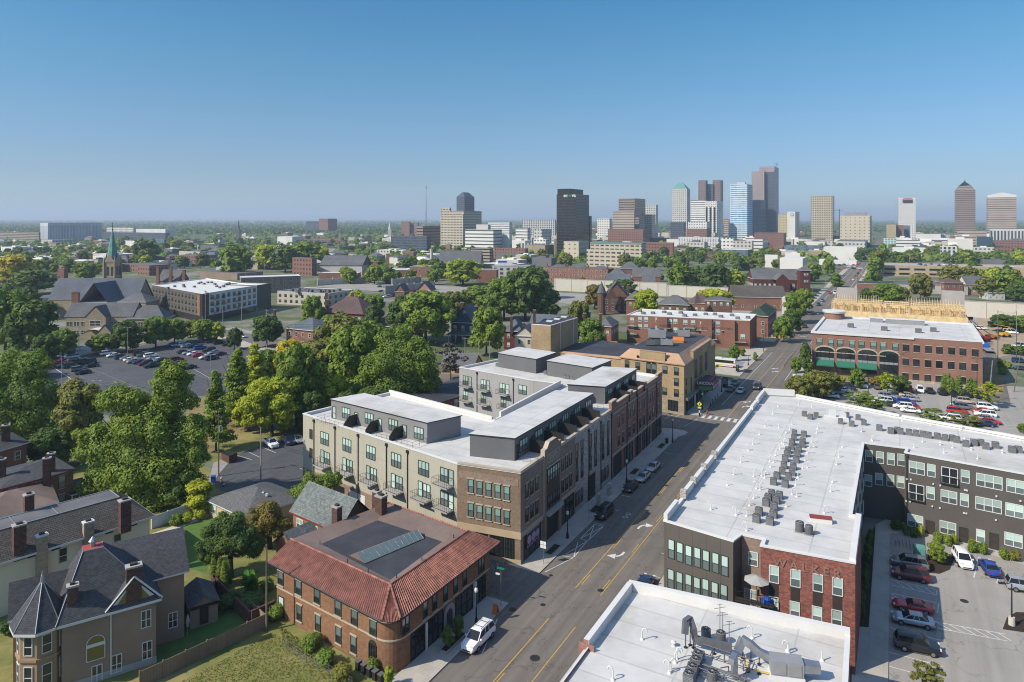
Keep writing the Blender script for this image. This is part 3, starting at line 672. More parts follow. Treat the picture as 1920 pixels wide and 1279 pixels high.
tree(372,962,898,60,'oval','lime','small round yellow-green tree by the white garden fence')
tree(150,868,706,84,'oval','olive','slim olive-coloured tree between the left giant and the big maple')
tree(98,880,800,90,'round','dark','dark shaded tree behind the brown-roofed brick house')
tree(190,905,840,60,'round','dark','dark understorey tree at the left foot of the big maple')
tree(350,955,880,70,'round','dark','dark understorey tree at the right foot of the big maple')
for x,yb,yt,wd,kd,tn,lb in [
 (405,846,690,62,'conifer','green','feathery conifer standing right of the left car park lamp'),
 (445,800,648,78,'conifer','green','tall feathery conifer behind the yellow trees'),
 (478,770,640,70,'conifer','lime','lime feathery conifer beside the corner of the left car park'),
 (510,818,706,108,'round','lime','large yellow-green tree behind the pickup truck'),
 (466,808,742,58,'round','lime','lower yellow-green tree left of the pickup truck'),
 (556,800,648,100,'round','green','green tree rising behind the yellow one'),
 (545,730,634,66,'round','yellow','bright yellow tree in the middle of the wood'),
 (583,815,735,56,'round','dark','dark tree at the left back corner of the beige block'),
 (622,790,702,74,'round','lime','yellow-tipped tree above the beige penthouse'),
 (610,745,632,115,'round','olive','large olive tree in the middle of the wood'),
 (662,770,610,118,'round','green','large green tree left of the broad dense one'),
 (640,700,588,95,'round','olive','olive tree under the red-ridged roof'),
 (690,690,600,80,'round','green','green tree in front of the low brown roofs'),
 (500,725,655,60,'round','green','green tree at the right corner of the left car park'),
 (650,800,735,62,'round','dark','dark tree just behind the beige penthouse roof'),
 (700,795,725,70,'round','dark','dark tree behind the white rear parapet'),
 (798,645,545,110,'round','green','tall green tree left of the blue house'),
 (760,640,556,80,'round','dark','dark tree left of the blue house, the farther one'),
 (848,600,545,60,'round','olive','olive tree behind the blue house'),
 (912,668,575,72,'round','green','green tree half hiding the right side of the blue house'),
 (700,630,572,40,'round','dark','dark tree beside the low brown roof'),
 (868,535,485,78,'round','lime','wide yellow-green tree left of the white-framed flats'),
 (985,600,500,92,'round','dark','tallest of the dark trees left of the freeway wall'),
 (945,600,520,80,'round','green','green tree among the dark ones left of the freeway wall'),
 (1022,600,540,68,'round','dark','right-hand dark tree at the end of the freeway wall'),
 (900,580,535,80,'round','green','green tree before the dark group left of the freeway wall'),
 (1008,560,502,52,'round','dark','dark tree peeping over the group left of the freeway wall'),
 (1085,645,562,50,'round','olive','olive tree beside the theatre stage tower'),
 (1108,665,598,56,'round','green','green tree leaning over the theatre stage tower'),
 (1120,668,625,34,'round','rust','rusty bush-like tree behind the theatre roof'),
 (1115,580,532,42,'round','rust','brown-leaved tree left of the turreted house'),
 (1168,556,524,56,'round','dark','dark tree behind the turreted house'),
 (1213,596,543,55,'round','lime','yellow-green tree right of the turreted house'),
 (1338,596,540,78,'round','lime','wide yellow-green tree behind the red brick flats'),
 (1275,545,494,48,'round','green','green tree right of the red brick church'),
 (1305,545,500,42,'round','dark','dark tree in the group right of the red brick church'),
 (1340,548,494,56,'round','dark','darkest tree in the group right of the red brick church'),
 (1377,548,506,38,'round','lime','yellow-green tree in the group right of the red brick church'),
 (1490,606,548,46,'round','green','street tree shading the diagonal parking'),
 (1507,590,540,40,'round','green','street tree at the far end of the diagonal parking'),
 (1470,642,592,40,'round','green','street tree before the green-roofed corner building'),
 (1487,626,580,34,'round','dark','street tree behind the one at the green-roofed corner building'),
 (1666,575,530,60,'round','green','round green tree behind the timber frame'),
 (1624,572,540,22,'round','dark','small dark tree left of the round one behind the timber frame'),
 (1695,568,540,24,'round','olive','olive tree right of the round one behind the timber frame'),
 (1726,562,512,44,'round','olive','olive tree in front of the tan parking garage'),
 (1785,548,498,50,'round','olive','wide olive tree in front of the tan parking garage'),
 (1815,545,500,40,'round','olive','olive tree in front of the tan garage, behind the brick house'),
 (1653,505,455,22,'oval','green','farthest of the avenue trees left of the tan garage'),
 (1647,518,466,26,'oval','olive','second farthest avenue tree left of the tan garage'),
 (1640,530,480,28,'oval','green','second nearest avenue tree left of the tan garage'),
 (1633,540,496,26,'oval','green','nearest avenue tree left of the tan garage'),
 (1885,560,505,60,'round','green','green tree at the right edge by the tan garage'),
 (1850,560,520,44,'round','olive','olive tree near the grey gabled house'),
 (1910,565,528,44,'round','dark','dark tree at the right edge near the freeway wall'),
 (1880,622,590,50,'round','dark','left-hand dark bushy tree on the construction yard edge'),
 (1912,622,592,50,'round','green','right-hand bushy tree on the construction yard edge'),
 (1535,748,694,62,'round','olive','olive tree at the front left corner of the brick office'),
 (1500,752,704,54,'round','olive','olive tree above the white parapet end'),
 (1560,738,700,40,'round','olive','olive tree left of the first green awning'),
 (1513,702,640,26,'oval','dark','slim dark tree at the street corner of the brick office'),
 (1492,700,670,20,'round','green','little tree on the avenue pavement by the brick office'),
 (1607,728,692,30,'round','green','small green tree between the second and third awnings'),
 (1664,740,698,42,'sparse','lime','thin lime tree in front of the fourth arch'),
 (1690,738,705,34,'round','dark','dark small tree right of the fourth arch'),
 (1612,768,733,54,'sparse','green','thin tree among the office cars near the white roof edge'),
 (1642,778,745,40,'sparse','green','second thin tree among the office cars near the white roof edge'),
 (1750,798,765,54,'sparse','green','thin tree standing clear in the office car park lane'),
 (1812,812,775,58,'sparse','olive','thin olive tree between the office car rows near the white roof edge'),
 (1853,764,716,46,'sparse','lime','thin lime tree at the right back of the office car park'),
 (1920,812,795,22,'round','green','tree cut by the right edge behind the white roof'),
 (1757,1056,1016,34,'round','green','small tree in the mulch island of the residents car park'),
 (1738,1312,1240,60,'sparse','olive','thin tree in the bottom right corner'),
 (1377,678,646,20,'oval','green','slim young tree by the bus shelter'),
 (1392,668,652,12,'oval','green','tiny tree behind the bus shelter'),
 (1416,676,660,10,'oval','green','sapling on the corner lawn past the bus shelter'),
 (845,712,640,60,'sparse','bare','bare twiggy tree by the alley garage'),
 (10,665,545,100,'round','green','big green tree at the left edge before the stone school'),
 (62,668,560,95,'round','dark','dark tree covering the left end of the stone school'),
 (30,712,660,85,'round','green','green tree over the lane at the left edge'),
 (118,672,618,58,'round','green','light green tree at the left corner of the car park'),
 (85,690,625,55,'round','dark','dark tree behind the white van'),
 (192,662,626,52,'round','green','green tree in front of the school porch'),
 (237,660,602,60,'round','dark','dark tree right of the school porch'),
 (292,652,592,56,'round','green','light green tree in front of the dark flats corner'),
 (327,644,598,50,'round','green','green tree in front of the dark flats'),
 (357,632,600,32,'oval','olive','olive young tree in front of the dark flats'),
 (381,641,598,46,'round','green','green tree in front of the orange flats panel'),
 (405,640,604,34,'round','lime','yellowish small tree at the road bend'),
 (45,600,540,70,'round','dark','dark tree left of the church nave'),
 (0,590,530,70,'round','dark','dark tree at the left edge beside the nave'),
 (25,540,478,64,'round','yellow','yellow-topped tree far left'),
 (60,552,505,80,'round','dark','wide dark tree left of the steeple'),
 (160,528,490,44,'round','green','green tree left of the steeple'),
 (270,500,450,52,'round','dark','round dark tree right of the steeple'),
 (440,655,615,30,'round','dark','dark tree behind the road-end lamp'),
 (500,650,590,60,'round','dark','dark tree behind the hip-roofed brick house'),
 (585,620,555,46,'round','green','green tree beside the long cream office'),
 (668,600,545,44,'round','lime','yellow-green tree behind the red-ridged mansion'),
 (700,605,552,50,'round','green','green tree behind the red-ridged mansion'),
 (620,640,590,50,'round','green','green tree before the red-ridged mansion'),
 (440,520,460,70,'round','green','green tree behind the long brick block'),
 (505,505,458,60,'round','lime','lime tree behind the long brick block'),
 (535,510,462,56,'round','dark','dark tree behind the long brick block'),
 (570,505,455,74,'round','green','large green tree left of the old hall'),
 (600,500,462,40,'round','lime','lime tree left of the old hall'),
 ]: tree(x,yb,yt,wd,kd,tn,lb)
for k,(x,yb,yt,wd) in enumerate([(402,1088,1038,17),(413,1096,1044,16),(421,1102,1050,16),(429,1094,1048,14)]):
    tree(x,yb,yt,wd,'column','green',['leftmost','second from left','third from left','rightmost'][k]+' of the four slim arborvitae in the walled garden',group='arborvitae in the walled garden')
for k,(x,yb,yt,wd) in enumerate([(1771,738,700,13),(1778,739,699,12),(1785,740,706,12),(1798,742,702,14),(1818,744,707,15),(1827,745,709,13)]):
    tree(x,yb,yt,wd,'column','green',['first','second','third','fourth','fifth','sixth'][k]+' from the left of the clipped arborvitae against the brick office',group='arborvitae against the brick office')
def banana(x,yb,label):
    p=P(x,yb); t=thing('banana_plant',label,'plant',p); b=MB(); st=MB()
    g=random.Random(3)
    for k in range(26):
        a=g.random()*6.28; el=g.uniform(.5,1.35); L=g.uniform(1.6,3.0); base=V((g.uniform(-.7,.7),g.uniform(-.7,.7),g.uniform(.6,1.8)))
        st.cyl((base.x,base.y,-.1),base,.09,.06,5); pts=[]
        for i in range(7):
            f=i/6; q=base+V((math.cos(a)*L*f*math.cos(el),math.sin(a)*L*f*math.cos(el),L*f*math.sin(el)-1.1*f*f*L*.4)); pts.append((q,.36*math.sin(math.pi*min(1,.12+f*.88))+.02))
        sd=V((-math.sin(a),math.cos(a),0))
        for (q0,w0),(q1,w1) in zip(pts[:-1],pts[1:]):
            b.poly([q0-sd*w0,q0,q1,q1-sd*w1]); b.poly([q0,q0+sd*w0+V((0,0,.1)),q1+sd*w1+V((0,0,.1)),q1])
    l=b.build('leaves','leaf_banana',t,loc=(0,0,0)); st.build('stem','leaf_green',t,loc=(0,0,0))
banana(470,1112,'bright banana plant with paddle leaves by the garden wall')
ORD=['first','second','third','fourth','fifth','sixth','seventh','eighth','ninth','tenth','eleventh','twelfth','thirteenth','fourteenth','fifteenth','sixteenth','seventeenth','eighteenth','nineteenth','twentieth']
strip=[(1632,1014),(1630,1022),(1628,1040),(1627,1052),(1625,1078),(1622,1093),(1620,1110),(1617,1132),(1614,1155)]
for k,(x,y) in enumerate(strip): tree(x,y,y-11,15,'shrub','dark',ORD[k]+' dark round shrub from the far end of the shaded strip',group='shrubs in the shaded strip')
bed=[(1681,993,26,22,'dark'),(1698,1003,16,14,'dark'),(1713,1008,14,12,'dark'),(1726,1006,14,19,'lime'),(1759,1018,22,14,'green'),(1775,1022,18,12,'green'),(1790,1022,14,20,'lime'),(1824,1032,16,20,'lime'),(1824,1036,18,10,'green'),(1843,1039,20,13,'green'),(1882,1049,20,13,'green'),(1903,1053,20,12,'olive')]
for k,(x,y,wd,hh,tn) in enumerate(bed): tree(x,y,y-hh,wd,'shrub',tn,ORD[k]+' shrub from the left along the dark grey wall ('+{'lime':'yellow-green','dark':'dark','green':'green','olive':'olive'}[tn]+')',group='shrubs along the dark grey wall')
for x,y,wd,hh,tn,lb in [(1893,664,28,22,'dark','larger round bush on the construction yard verge'),(1915,666,26,22,'dark','round bush at the right edge of the yard verge'),(1885,690,24,16,'green','low bush below the yard verge'),(1880,702,20,14,'green','lowest bush beside the tilted pole'),
  (1575,722,24,20,'lime','pale bush under the second awning'),(1640,722,24,18,'rust','red-leaved bush near the fourth arch'),(1525,744,22,26,'rust','reddish hedge bush by the parked row'),
  (700,1262,26,14,'green','scrubby weed bush beside the wire fence'),(585,1215,40,22,'green','weed clump along the wire fence by the brick wall'),(610,1245,44,24,'green','larger weed clump along the wire fence'),(520,1160,44,24,'green','weed clump at the corner of the brick building'),(640,1275,44,20,'olive','weed clump at the bottom of the picture'),
  (1070,1212+60,1,1,'green',''),(330,985,30,16,'green','green flower bed bush by the white fence'),(352,980,26,14,'lime','yellow flowering bush by the white fence'),(376,972,24,14,'lime','second yellow flowering bush by the white fence'),
  (430,1140,50,34,'dark','dark round bush behind the corner of the garden wall'),(500,1108,30,30,'green','leafy bush beside the wooden pole'),(470,1140,60,16,'dark','low dark planting inside the garden wall'),(20,1190,40,30,'dark','dark bush in the gap between the cream and brown houses')]:
    if lb: tree(x,y,y-hh,wd,'shrub',tn,lb)
for a_,c_,lb in ((20.4,24.,'nearer clipped hedge before the grey stone front'),(30.6,36.2,'farther clipped hedge before the grey stone front')):
    q=S((a_+c_)/2,-4.4,.13); t=thing('clipped_hedge',lb,'hedge',q,None,SA); me=leaf_mesh('foliage',[(x*.5,0,.45,.5,.55,.5) for x in np.arange(-(c_-a_),(c_-a_)+.1,.9)],2600,.13,8); me.materials.append(MATS['leaf_green']); o=bpy.data.objects.new('foliage',me); COL.objects.link(o); o.parent=t
    b=MB(); b.box(-(c_-a_)/2,-.45,0,(c_-a_)/2,.45,.7); b.build('stems','bark',t,loc=(0,0,0))
def tufts(name,label,tri,n,size,seed,tone):
    r=np.random.default_rng(seed); a=[np.array(P(*q)) for q in tri]; u=r.random((n,2)); f=u.sum(1)>1; u[f]=1-u[f]; p=a[0]+(a[1]-a[0])*u[:,:1]+(a[2]-a[0])*u[:,1:]
    th=r.random(n)*6.28; h=size*(.5+r.random(n)); dx=np.stack([np.cos(th),np.sin(th),th*0],1)*(size*.5); up=np.stack([r.normal(size=n)*.3*h,r.normal(size=n)*.3*h,h*.6],1); q=np.stack([p-dx,p+dx,p+dx*.3+up,p-dx*.3+up],1).reshape(-1,3); m=n
    me=bpy.data.meshes.new(name); me.vertices.add(4*m); me.vertices.foreach_set('co',q.astype(np.float32).ravel()); me.loops.add(4*m); me.loops.foreach_set('vertex_index',np.arange(4*m,dtype=np.int32)); me.polygons.add(m); me.polygons.foreach_set('loop_start',np.arange(0,4*m,4,dtype=np.int32)); me.polygons.foreach_set('loop_total',np.full(m,4,np.int32))
    at=me.attributes.new('tint','FLOAT','POINT'); at.data.foreach_set('value',np.repeat(r.random(m),4).astype(np.float32)); me.update(calc_edges=True); me.materials.append(MATS['leaf_'+tone]); o=bpy.data.objects.new(name,me); COL.objects.link(o); tag(o,label,'grass',None,'stuff')
tufts('grass_tufts','rough grass tufts on the empty lot by the brick building',((280,1310),(512,1186),(690,1310)),5200,.13,4,'olive')
tufts('grass_tufts','rough weeds at the foot of the orange brick wall',((520,1170),(535,1210),(690,1290)),700,.2,6,'olive')
CT={ # length, width, stations (x, belt z, half width), cabin base x0,x1, roof x0,x1, roof z
 'sedan':(4.7,.9,[(-2.35,.62,.7),(-2.25,.86,.82),(-1.75,.98,.9),(-.9,.96,.92),(.9,.93,.92),(1.6,.88,.9),(2.15,.74,.82),(2.35,.52,.66)],(-1.72,1.25),(-.95,.35),1.43),
 'suv':(4.8,.95,[(-2.4,.7,.8),(-2.3,1.05,.9),(-1.7,1.1,.95),(-.9,1.1,.96),(.9,1.07,.96),(1.7,1.02,.94),(2.25,.9,.86),(2.4,.6,.72)],(-2.28,1.35),(-1.95,.5),1.74),
 'pickup':(5.6,.98,[(-2.8,.8,.9),(-2.75,1.1,.95),(-1.8,1.12,.97),(-.6,1.12,.98),(1.2,1.12,.98),(2.0,1.1,.96),(2.65,.98,.9),(2.8,.65,.8)],(-.75,1.5),(-.55,.8),1.82),
 'van':(5.6,1.0,[(-2.8,.8,.92),(-2.75,1.2,.98),(-1.8,1.2,1.),(0,1.2,1.),(1.5,1.18,1.),(2.2,1.05,.96),(2.65,.9,.9),(2.8,.6,.8)],(-2.72,2.0),(-2.65,1.2),2.25),
 'sports':(4.6,.93,[(-2.3,.6,.75),(-2.2,.88,.86),(-1.6,.92,.93),(-.6,.84,.92),(.6,.82,.9),(1.5,.8,.9),(2.1,.66,.8),(2.3,.45,.6)],(-1.75,.75),(-1.0,-.1),1.2)}
CARM={}
def car_meshes(kind):
    if kind in CARM: return CARM[kind]
    L,hw,st,cb,cr,rz=CT[kind]; B=MB(); rows=[]
    for x,zb,w_ in st:
        z0=.3; rows.append(B.add([(x,-w_*.86,z0),(x,-w_,z0+.16),(x,-w_*1.0,zb-.16),(x,-w_*.88,zb),(x,w_*.88,zb),(x,w_*1.0,zb-.16),(x,w_,z0+.16),(x,w_*.86,z0)]))
    for a,b in zip(rows[:-1],rows[1:]):
        for j in range(8): q=(j+1)%8; B.f.append((a+j,a+q,b+q,b+j)[::-1]); B.m.append(0)
    B.f.append(tuple(rows[0]+j for j in range(8))); B.m.append(0); B.f.append(tuple(rows[-1]+7-j for j in range(8))); B.m.append(0)
    belt=max(s[1] for s in st)-.06; wb=hw*.86; wr=hw*.7
    x0,x1=cb; r0,r1=cr
    G=MB(); i=G.add([(x0,-wb,belt),(x1,-wb,belt-.06),(x1,wb,belt-.06),(x0,wb,belt),(r0,-wr,rz-.05),(r1,-wr,rz-.05),(r1,wr,rz-.05),(r0,wr,rz-.05)])
    for f in ((0,1,5,4),(1,2,6,5),(2,3,7,6),(3,0,4,7),(4,5,6,7)): G.f.append(tuple(i+k for k in f)); G.m.append(0)
    j=B.add([(r0-.06,-wr-.02,rz-.07),(r1+.06,-wr-.02,rz-.07),(r1+.06,wr+.02,rz-.07),(r0-.06,wr+.02,rz-.07),(r0+.12,-wr+.1,rz),(r1-.12,-wr+.1,rz),(r1-.12,wr-.1,rz),(r0+.12,wr-.1,rz)])
    for f in ((0,1,5,4),(1,2,6,5),(2,3,7,6),(3,0,4,7),(4,5,6,7)): B.f.append(tuple(j+k for k in f)); B.m.append(0)
    for s in (-1,1):
        for (xa,xb) in ((x0,r0),(x1,r1)): B.cyl((xa,s*(wb+.005),belt-.08),(xb,s*(wr+.01),rz-.06),.055,.05,4)
        for f in ((.36,.62) if kind!='sports' else (.45,)):
            xa=x0+(x1-x0)*f; xb=r0+(r1-r0)*f; B.cyl((xa,s*(wb+.01),belt-.05),(xb,s*(wr+.01),rz-.06),.04,.04,4)
        B.obox((x1-.35,s*(hw+.06),belt+.02),0,.14,.2,.15,cen=True)
        B.box(-L*.3,s*hw-.02 if s>0 else -hw-.02,.24,L*.3,s*hw+.02 if s>0 else -hw+.02,.36,1)
    B.box(-L/2-.02,-hw*.7,.36,-L/2+.05,hw*.7,.5,1); B.box(L/2-.06,-hw*.55,.36,L/2+.015,hw*.55,.5,1)
    if kind=='pickup': B.box(-2.7,-.78,1.115,-.8,.78,1.13,1)
    W=MB(); W.cyl((0,-.11,0),(0,.11,0),.34,.34,12,0,0); W.cyl((0,-.125,0),(0,.125,0),.21,.21,10,1,1)
    Hd=MB(); Hd.obox((0,0,0),0,.16,.36,.14,cen=True);
    md=lambda mb,n,ms: mesh_of(mb,n,ms)
    b=md(B,'body',['dark_metal','black_metal']); b.polygons.foreach_set('use_smooth',[True]*len(b.polygons)); b.set_sharp_from_angle(angle=R(38))
    CARM[kind]=(b,md(G,'windows','car_glass'),md(W,'wheel',['rubber','rim']),md(Hd,'headlight','lamp_white'),md(Hd,'tail_light','lamp_red')); return CARM[kind]
ncar=[0]
def car(p,ang,kind,col,label,group=None,full=None,name=None,cat='car'):
    L,hw,st,cb,cr,rz=CT[kind]; ms=car_meshes(kind); full=p.y<260 if full is None else full
    t=thing(name or {'pickup':'pickup_truck','van':'delivery_van'}.get(kind,'parked_car'),label,cat,p,group,ang)
    def kid(n,me,loc=(0,0,0),rz_=0):
        o=bpy.data.objects.new(n,me); COL.objects.link(o); o.parent=t; o.location=loc; o.rotation_euler=(0,0,rz_); return o
    b=kid('body',ms[0]); b.material_slots[0].link='OBJECT'; b.material_slots[0].material=PAINT[col]
    kid('windows',ms[1]); wx=L*.3
    for x in (-wx,wx):
        for y in (-hw+.07,hw-.07): kid('wheel',ms[2],(x,y,.34))
    if full:
        zf=st[-2][1]-.06
        for s in (-1,1): kid('headlight',ms[3],(L/2-.16,s*hw*.7,zf-.02)); kid('tail_light',ms[4],(-L/2+.08,s*hw*.76,st[1][1]-.16))
    return t
AC_=SA+math.pi   # parked facing the camera along the avenue
def park(x,y,ang,kind,col,label,group=None,**k): return car(P(x,y),ang,kind,col,label,group,**k)
c=park(897,1205,AC_,'suv','white','white four-wheel drive parked beside the red-tiled brick building'); c.scale=(1.08,1.03,1.06)
b=MB()
for s in (-1,1): b.bar((-1.5,s*.55,1.84),(.3,s*.55,1.84),.04); [b.bar((x,s*.55,1.72),(x,s*.55,1.84),.03) for x in (-1.4,.2)]
for x in (-1.1,-.1): b.bar((x,-.55,1.84),(x,.55,1.84),.035)
o=b.build('roof_rack','dark_metal',None,loc=(0,0,0)); o.parent=c
g='cars parked along the avenue kerb'
park(1133,967,AC_,'suv','black','black boxy sport utility at the hatched end of the kerb row',g)
park(1182,918,AC_,'sedan','black','black car second in the kerb row, behind the boxy one',g)
park(1206,899,AC_,'sedan','silver','nearer of the two silver cars at the kerb',g)
park(1225,880,AC_,'sedan','silver','farther of the two silver cars at the kerb',g)
park(1370,733,AC_,'sedan','black','dark car at the theatre kerb in the shade',g)
park(1378,722,AC_,'suv','teal','teal car at the theatre kerb behind the dark one',g)
park(1389,736,AC_,'sedan','silver','silver blue car driving past the theatre','cars driving on the avenue')
park(1420,729,AC_,'suv','dark','dark car driving on the sunlit lane beyond the theatre','cars driving on the avenue')
car(S(13.5,14.1),SA,'sedan','navy','dark blue car mostly hidden behind the left corner of the grey block')
park(1459,549+10,AC_,'suv','black','black car driving near the diagonal parking','cars driving on the avenue')
park(1566,551,AC_,'van','white','white truck crossing the freeway bridge')
g='cars parked diagonally across from the timber frame'
for k in range(9):
    f=k/8; park(1494+f*40,585-f*33,SA-1.1,rnd.choice(['sedan','suv']),['dark','grey','black','silver','dark','white','black','dark','grey'][k],ORD[k]+' car from the near end of the diagonal parking row',g,full=False)
c=park(508,836,R(-52),'pickup','white','white pickup truck with traffic drums in its bed',None)
for k,(x,y) in enumerate(((-1.4,.3),(-1.5,-.35),(-2.1,.1))):
    pass
park(540,831,R(-52),'suv','navy','dark blue car next to the white pickup truck')
park(557,828,R(-52),'sedan','silver','silver car half hidden behind the beige block corner')
LA=math.atan2(LD.y,LD.x)
def rowlab(lst,ang,what,grp):
    for k,(x,y,kd,col) in enumerate(lst): park(x,y+1.5,ang+rnd.choice([0,math.pi]),kd,col,f'{col} {"van" if kd=="van" else "pickup" if kd=="pickup" else "car"}, {ORD[k]} from the near end of {what}',grp,full=False)
g='cars in the left car park'
rowlab([(156,700,'sedan','black'),(147,694,'suv','grey'),(132,688,'suv','dark'),(119,685.5,'sedan','silver'),(110,681.5,'sedan','red'),(105,677,'sedan','blue'),(98,672,'van','white')],LA,'the front left row',g)
rowlab([(171,687,'sedan','black'),(166,680,'suv','black'),(152,680,'suv','dark'),(140,675,'sedan','grey'),(134,671,'suv','silver')],LA,'the row behind the front left one',g)
rowlab([(286,687,'pickup','black'),(273,683,'suv','maroon'),(262,680,'sedan','navy'),(251,678.5,'sedan','beige'),(245,675.5,'sedan','white'),(238.5,673,'sedan','silver'),(228,671,'suv','dark')],LA,'the middle row beside the black pickup',g)
rowlab([(294,677,'sedan','white'),(308,676,'sedan','black'),(288,672.5,'sedan','silver'),(283,668.5,'suv','white'),(270,666.5,'suv','teal'),(262,664,'suv','maroon')],LA,'the second middle row',g)
rowlab([(355,690,'sedan','black'),(334,682,'sedan','maroon'),(331,676,'suv','maroon')],LA,'the short row by the big maple top',g)
rowlab([(201,664,'suv','white'),(213,667.5,'sedan','white')],LA,'the white pair by the grass island',g)
rowlab([(397,673,'suv','dark'),(385.5,671,'sedan','white'),(372,667,'sedan','red'),(363,664.5,'sedan','white'),(354,662.5,'sedan','silver'),(344,661,'sedan','dark')],LA,'the far row with the red car',g)
rowlab([(412,665,'sedan','maroon'),(401,662,'sedan','silver'),(392,658,'suv','black'),(375,653.5,'suv','blue'),(362,650.5,'sedan','navy'),(351,650,'sedan','silver'),(345,647.5,'suv','white'),(333,648,'sedan','silver'),(326,647,'sedan','blue')],LA,'the long far row',g)
rowlab([(427.5,646.5,'sedan','black'),(411,643.5,'suv','black'),(396,641,'suv','dark'),(386,640.5,'sedan','dark')],LA,'the row under the yellowish road tree',g)
park(438,630,R(-30),'suv','white','white car driving on the road behind the left car park'); park(454,633,R(-30),'sedan','silver','silver car behind the white one on the road by the left car park')
g='cars in the brick office car park'; OA=math.atan2(OD.y,OD.x)+math.pi; XA=R(-24.6)
rowlab([(1622,724,'suv','white'),(1645,727,'sedan','brown'),(1687,730,'suv','grey'),(1704,732,'pickup','red'),(1725,733,'suv','white'),(1744,735,'sedan','black'),(1766,737.5,'suv','black'),(1789,741,'sedan','black'),(1813,742,'suv','black'),(1835,744,'sedan','black')],OA,'the row along the brick office wall',g)
rowlab([(1557,744,'sedan','white'),(1568,738,'suv','grey'),(1579,733,'sedan','white'),(1588,729,'suv','dark'),(1586,724,'sedan','navy')],XA,'the left office row by the hedge',g)
rowlab([(1667,760,'sedan','dark'),(1656,753.5,'suv','white'),(1667,751,'sedan','blue'),(1664,745.5,'suv','silver')],XA,'the second office row, left side',g)
rowlab([(1707,772,'sedan','white'),(1707,766,'sedan','red'),(1693,764.5,'suv','white'),(1699,757.5,'suv','blue'),(1707,750,'sedan','silver'),(1703,743.5,'sedan','beige')],XA,'the second office row, right side',g)
rowlab([(1782,787,'suv','white'),(1797,781,'sedan','grey'),(1795,774,'suv','red'),(1807,766,'suv','grey'),(1799,761,'sedan','silver'),(1812,755,'suv','beige')],XA,'the third office row, left side',g)
rowlab([(1846,797,'sedan','navy'),(1857,793,'sedan','red'),(1851,787,'sedan','silver'),(1847,779.5,'suv','white'),(1842,773.5,'sedan','red'),(1851,766,'suv','white')],XA,'the third office row, right side',g)
RA=R(-22)
park(1705,1063,RA+math.pi,'suv','grey','dark grey car in the shade farthest in the residents bays')
park(1707,1085,RA+math.pi,'suv','maroon','dark maroon car in the shade of the residents bays')
park(1711,1143,RA+math.pi,'sports','red','red sports car in the residents bays')
park(1712,1170,RA+math.pi,'sedan','silver','silver saloon beside the red sports car')
park(1720,1219,RA,'suv','black','black car nearest the camera in the residents bays')
park(1805,1056,OA+.1,'suv','white','white car backed against the dark grey flats')
park(1855,1071,OA+math.pi+.1,'sedan','blue','bright blue car against the dark grey flats')
park(1925,1108,RA,'suv','silver','car cut by the right edge in the residents car park')
for x,y,kd,col,lb in [(1895,622+4,'van','white','white van in the construction yard'),(1840,618,'suv','white','white car behind the lift in the construction yard'),(1880,626,'sedan','dark','dark car in the construction yard between the lifts'),(1912,652,'van','white','white truck at the right edge of the construction yard'),
    (1912,680,'suv','navy','dark car on the street at the right edge'),(1916,694,'sedan','dark','second dark car on the street at the right edge')]: park(x,y,XA+rnd.choice([0,math.pi]),kd,col,lb,full=False)
g='cars in the far car parks'
for k in range(16): car(P(1545+(k%8)*9+rnd.random()*3,497+(k//8)*7+rnd.random()*2),XA,rnd.choice(['sedan','suv']),rnd.choice(['white','dark','grey','silver','black','red','navy']),'small far-off car in the open car park before the white tents',g,full=False)
for k in range(26): car(P(712+(k%9)*8.6+rnd.random()*3,538+(k//9)*9+rnd.random()*2),LA,rnd.choice(['sedan','suv']),rnd.choice(['white','dark','grey','silver','black','red','navy']),'small far-off car in the car park behind the dark green tree',g,full=False)
for k in range(14): car(S(225+k*38+rnd.random()*20,rnd.choice([3.4,6.2,11.3])),AC_,rnd.choice(['sedan','suv']),rnd.choice(['white','dark','grey','silver','black','red']),'small far-off car on the avenue toward the towers','cars driving on the avenue',full=False)
for k in range(10): park(1120+k*28+rnd.random()*8,529.5+k*1.0,R(-24),rnd.choice(['sedan','suv']),rnd.choice(['white','dark','silver','grey']),'small car on the frontage road before the red brick rowhouses','cars on the frontage road',full=False)
p=P(1360,688); t=thing('shuttle_bus','white shuttle bus with a yellow stripe beside the theatre','bus',p,None,R(-28))
b=MB(); b.box(-3.6,-1.15,.45,3.4,1.15,2.9); b.box(3.4,-1.1,.45,4.2,1.1,1.5); b.box(-3.6,-1.17,.75,3.4,1.17,1.0,1); b.box(-3,-.7,2.9,-1,.7,3.15); b.build('body',['white_trim','yellow_paint'],t,loc=(0,0,0))
b=MB(); b.box(-3.3,-1.175,1.55,2.9,1.175,2.5); b.box(3.36,-1.0,1.55,3.43,1.0,2.5); b.build('windows','car_glass',t,loc=(0,0,0))
for x in (-2.3,3.1):
    for y in (-1,1): b=MB(); b.cyl((x,y-.15,.45),(x,y+.15,.45),.45,.45,12); b.build('wheel','rubber',t,loc=(0,0,0))
def street_lamp(p,h,label,grp):
    t=thing('street_lamp',label,'street lamp',p,grp); b=MB(); b.cyl((0,0,0),(0,0,.9),.24,.16,8); b.cyl((0,0,.9),(0,0,h-.7),.09,.07,8); b.cyl((0,0,h-.75),(0,0,h-.6),.2,.12,8); b.build('pole','black_metal',t,loc=(0,0,0))
    b=MB(); b.dome((0,0,h-.3),.24,.36,8,6,full=True); b.build('globe','lamp_white',t,smooth=True,loc=(0,0,0)); b=MB(); b.cyl((0,0,h+.05),(0,0,h+.2),.12,.02,6); b.build('finial','black_metal',t,loc=(0,0,0)); return t
g='black globe lamps along the avenue'
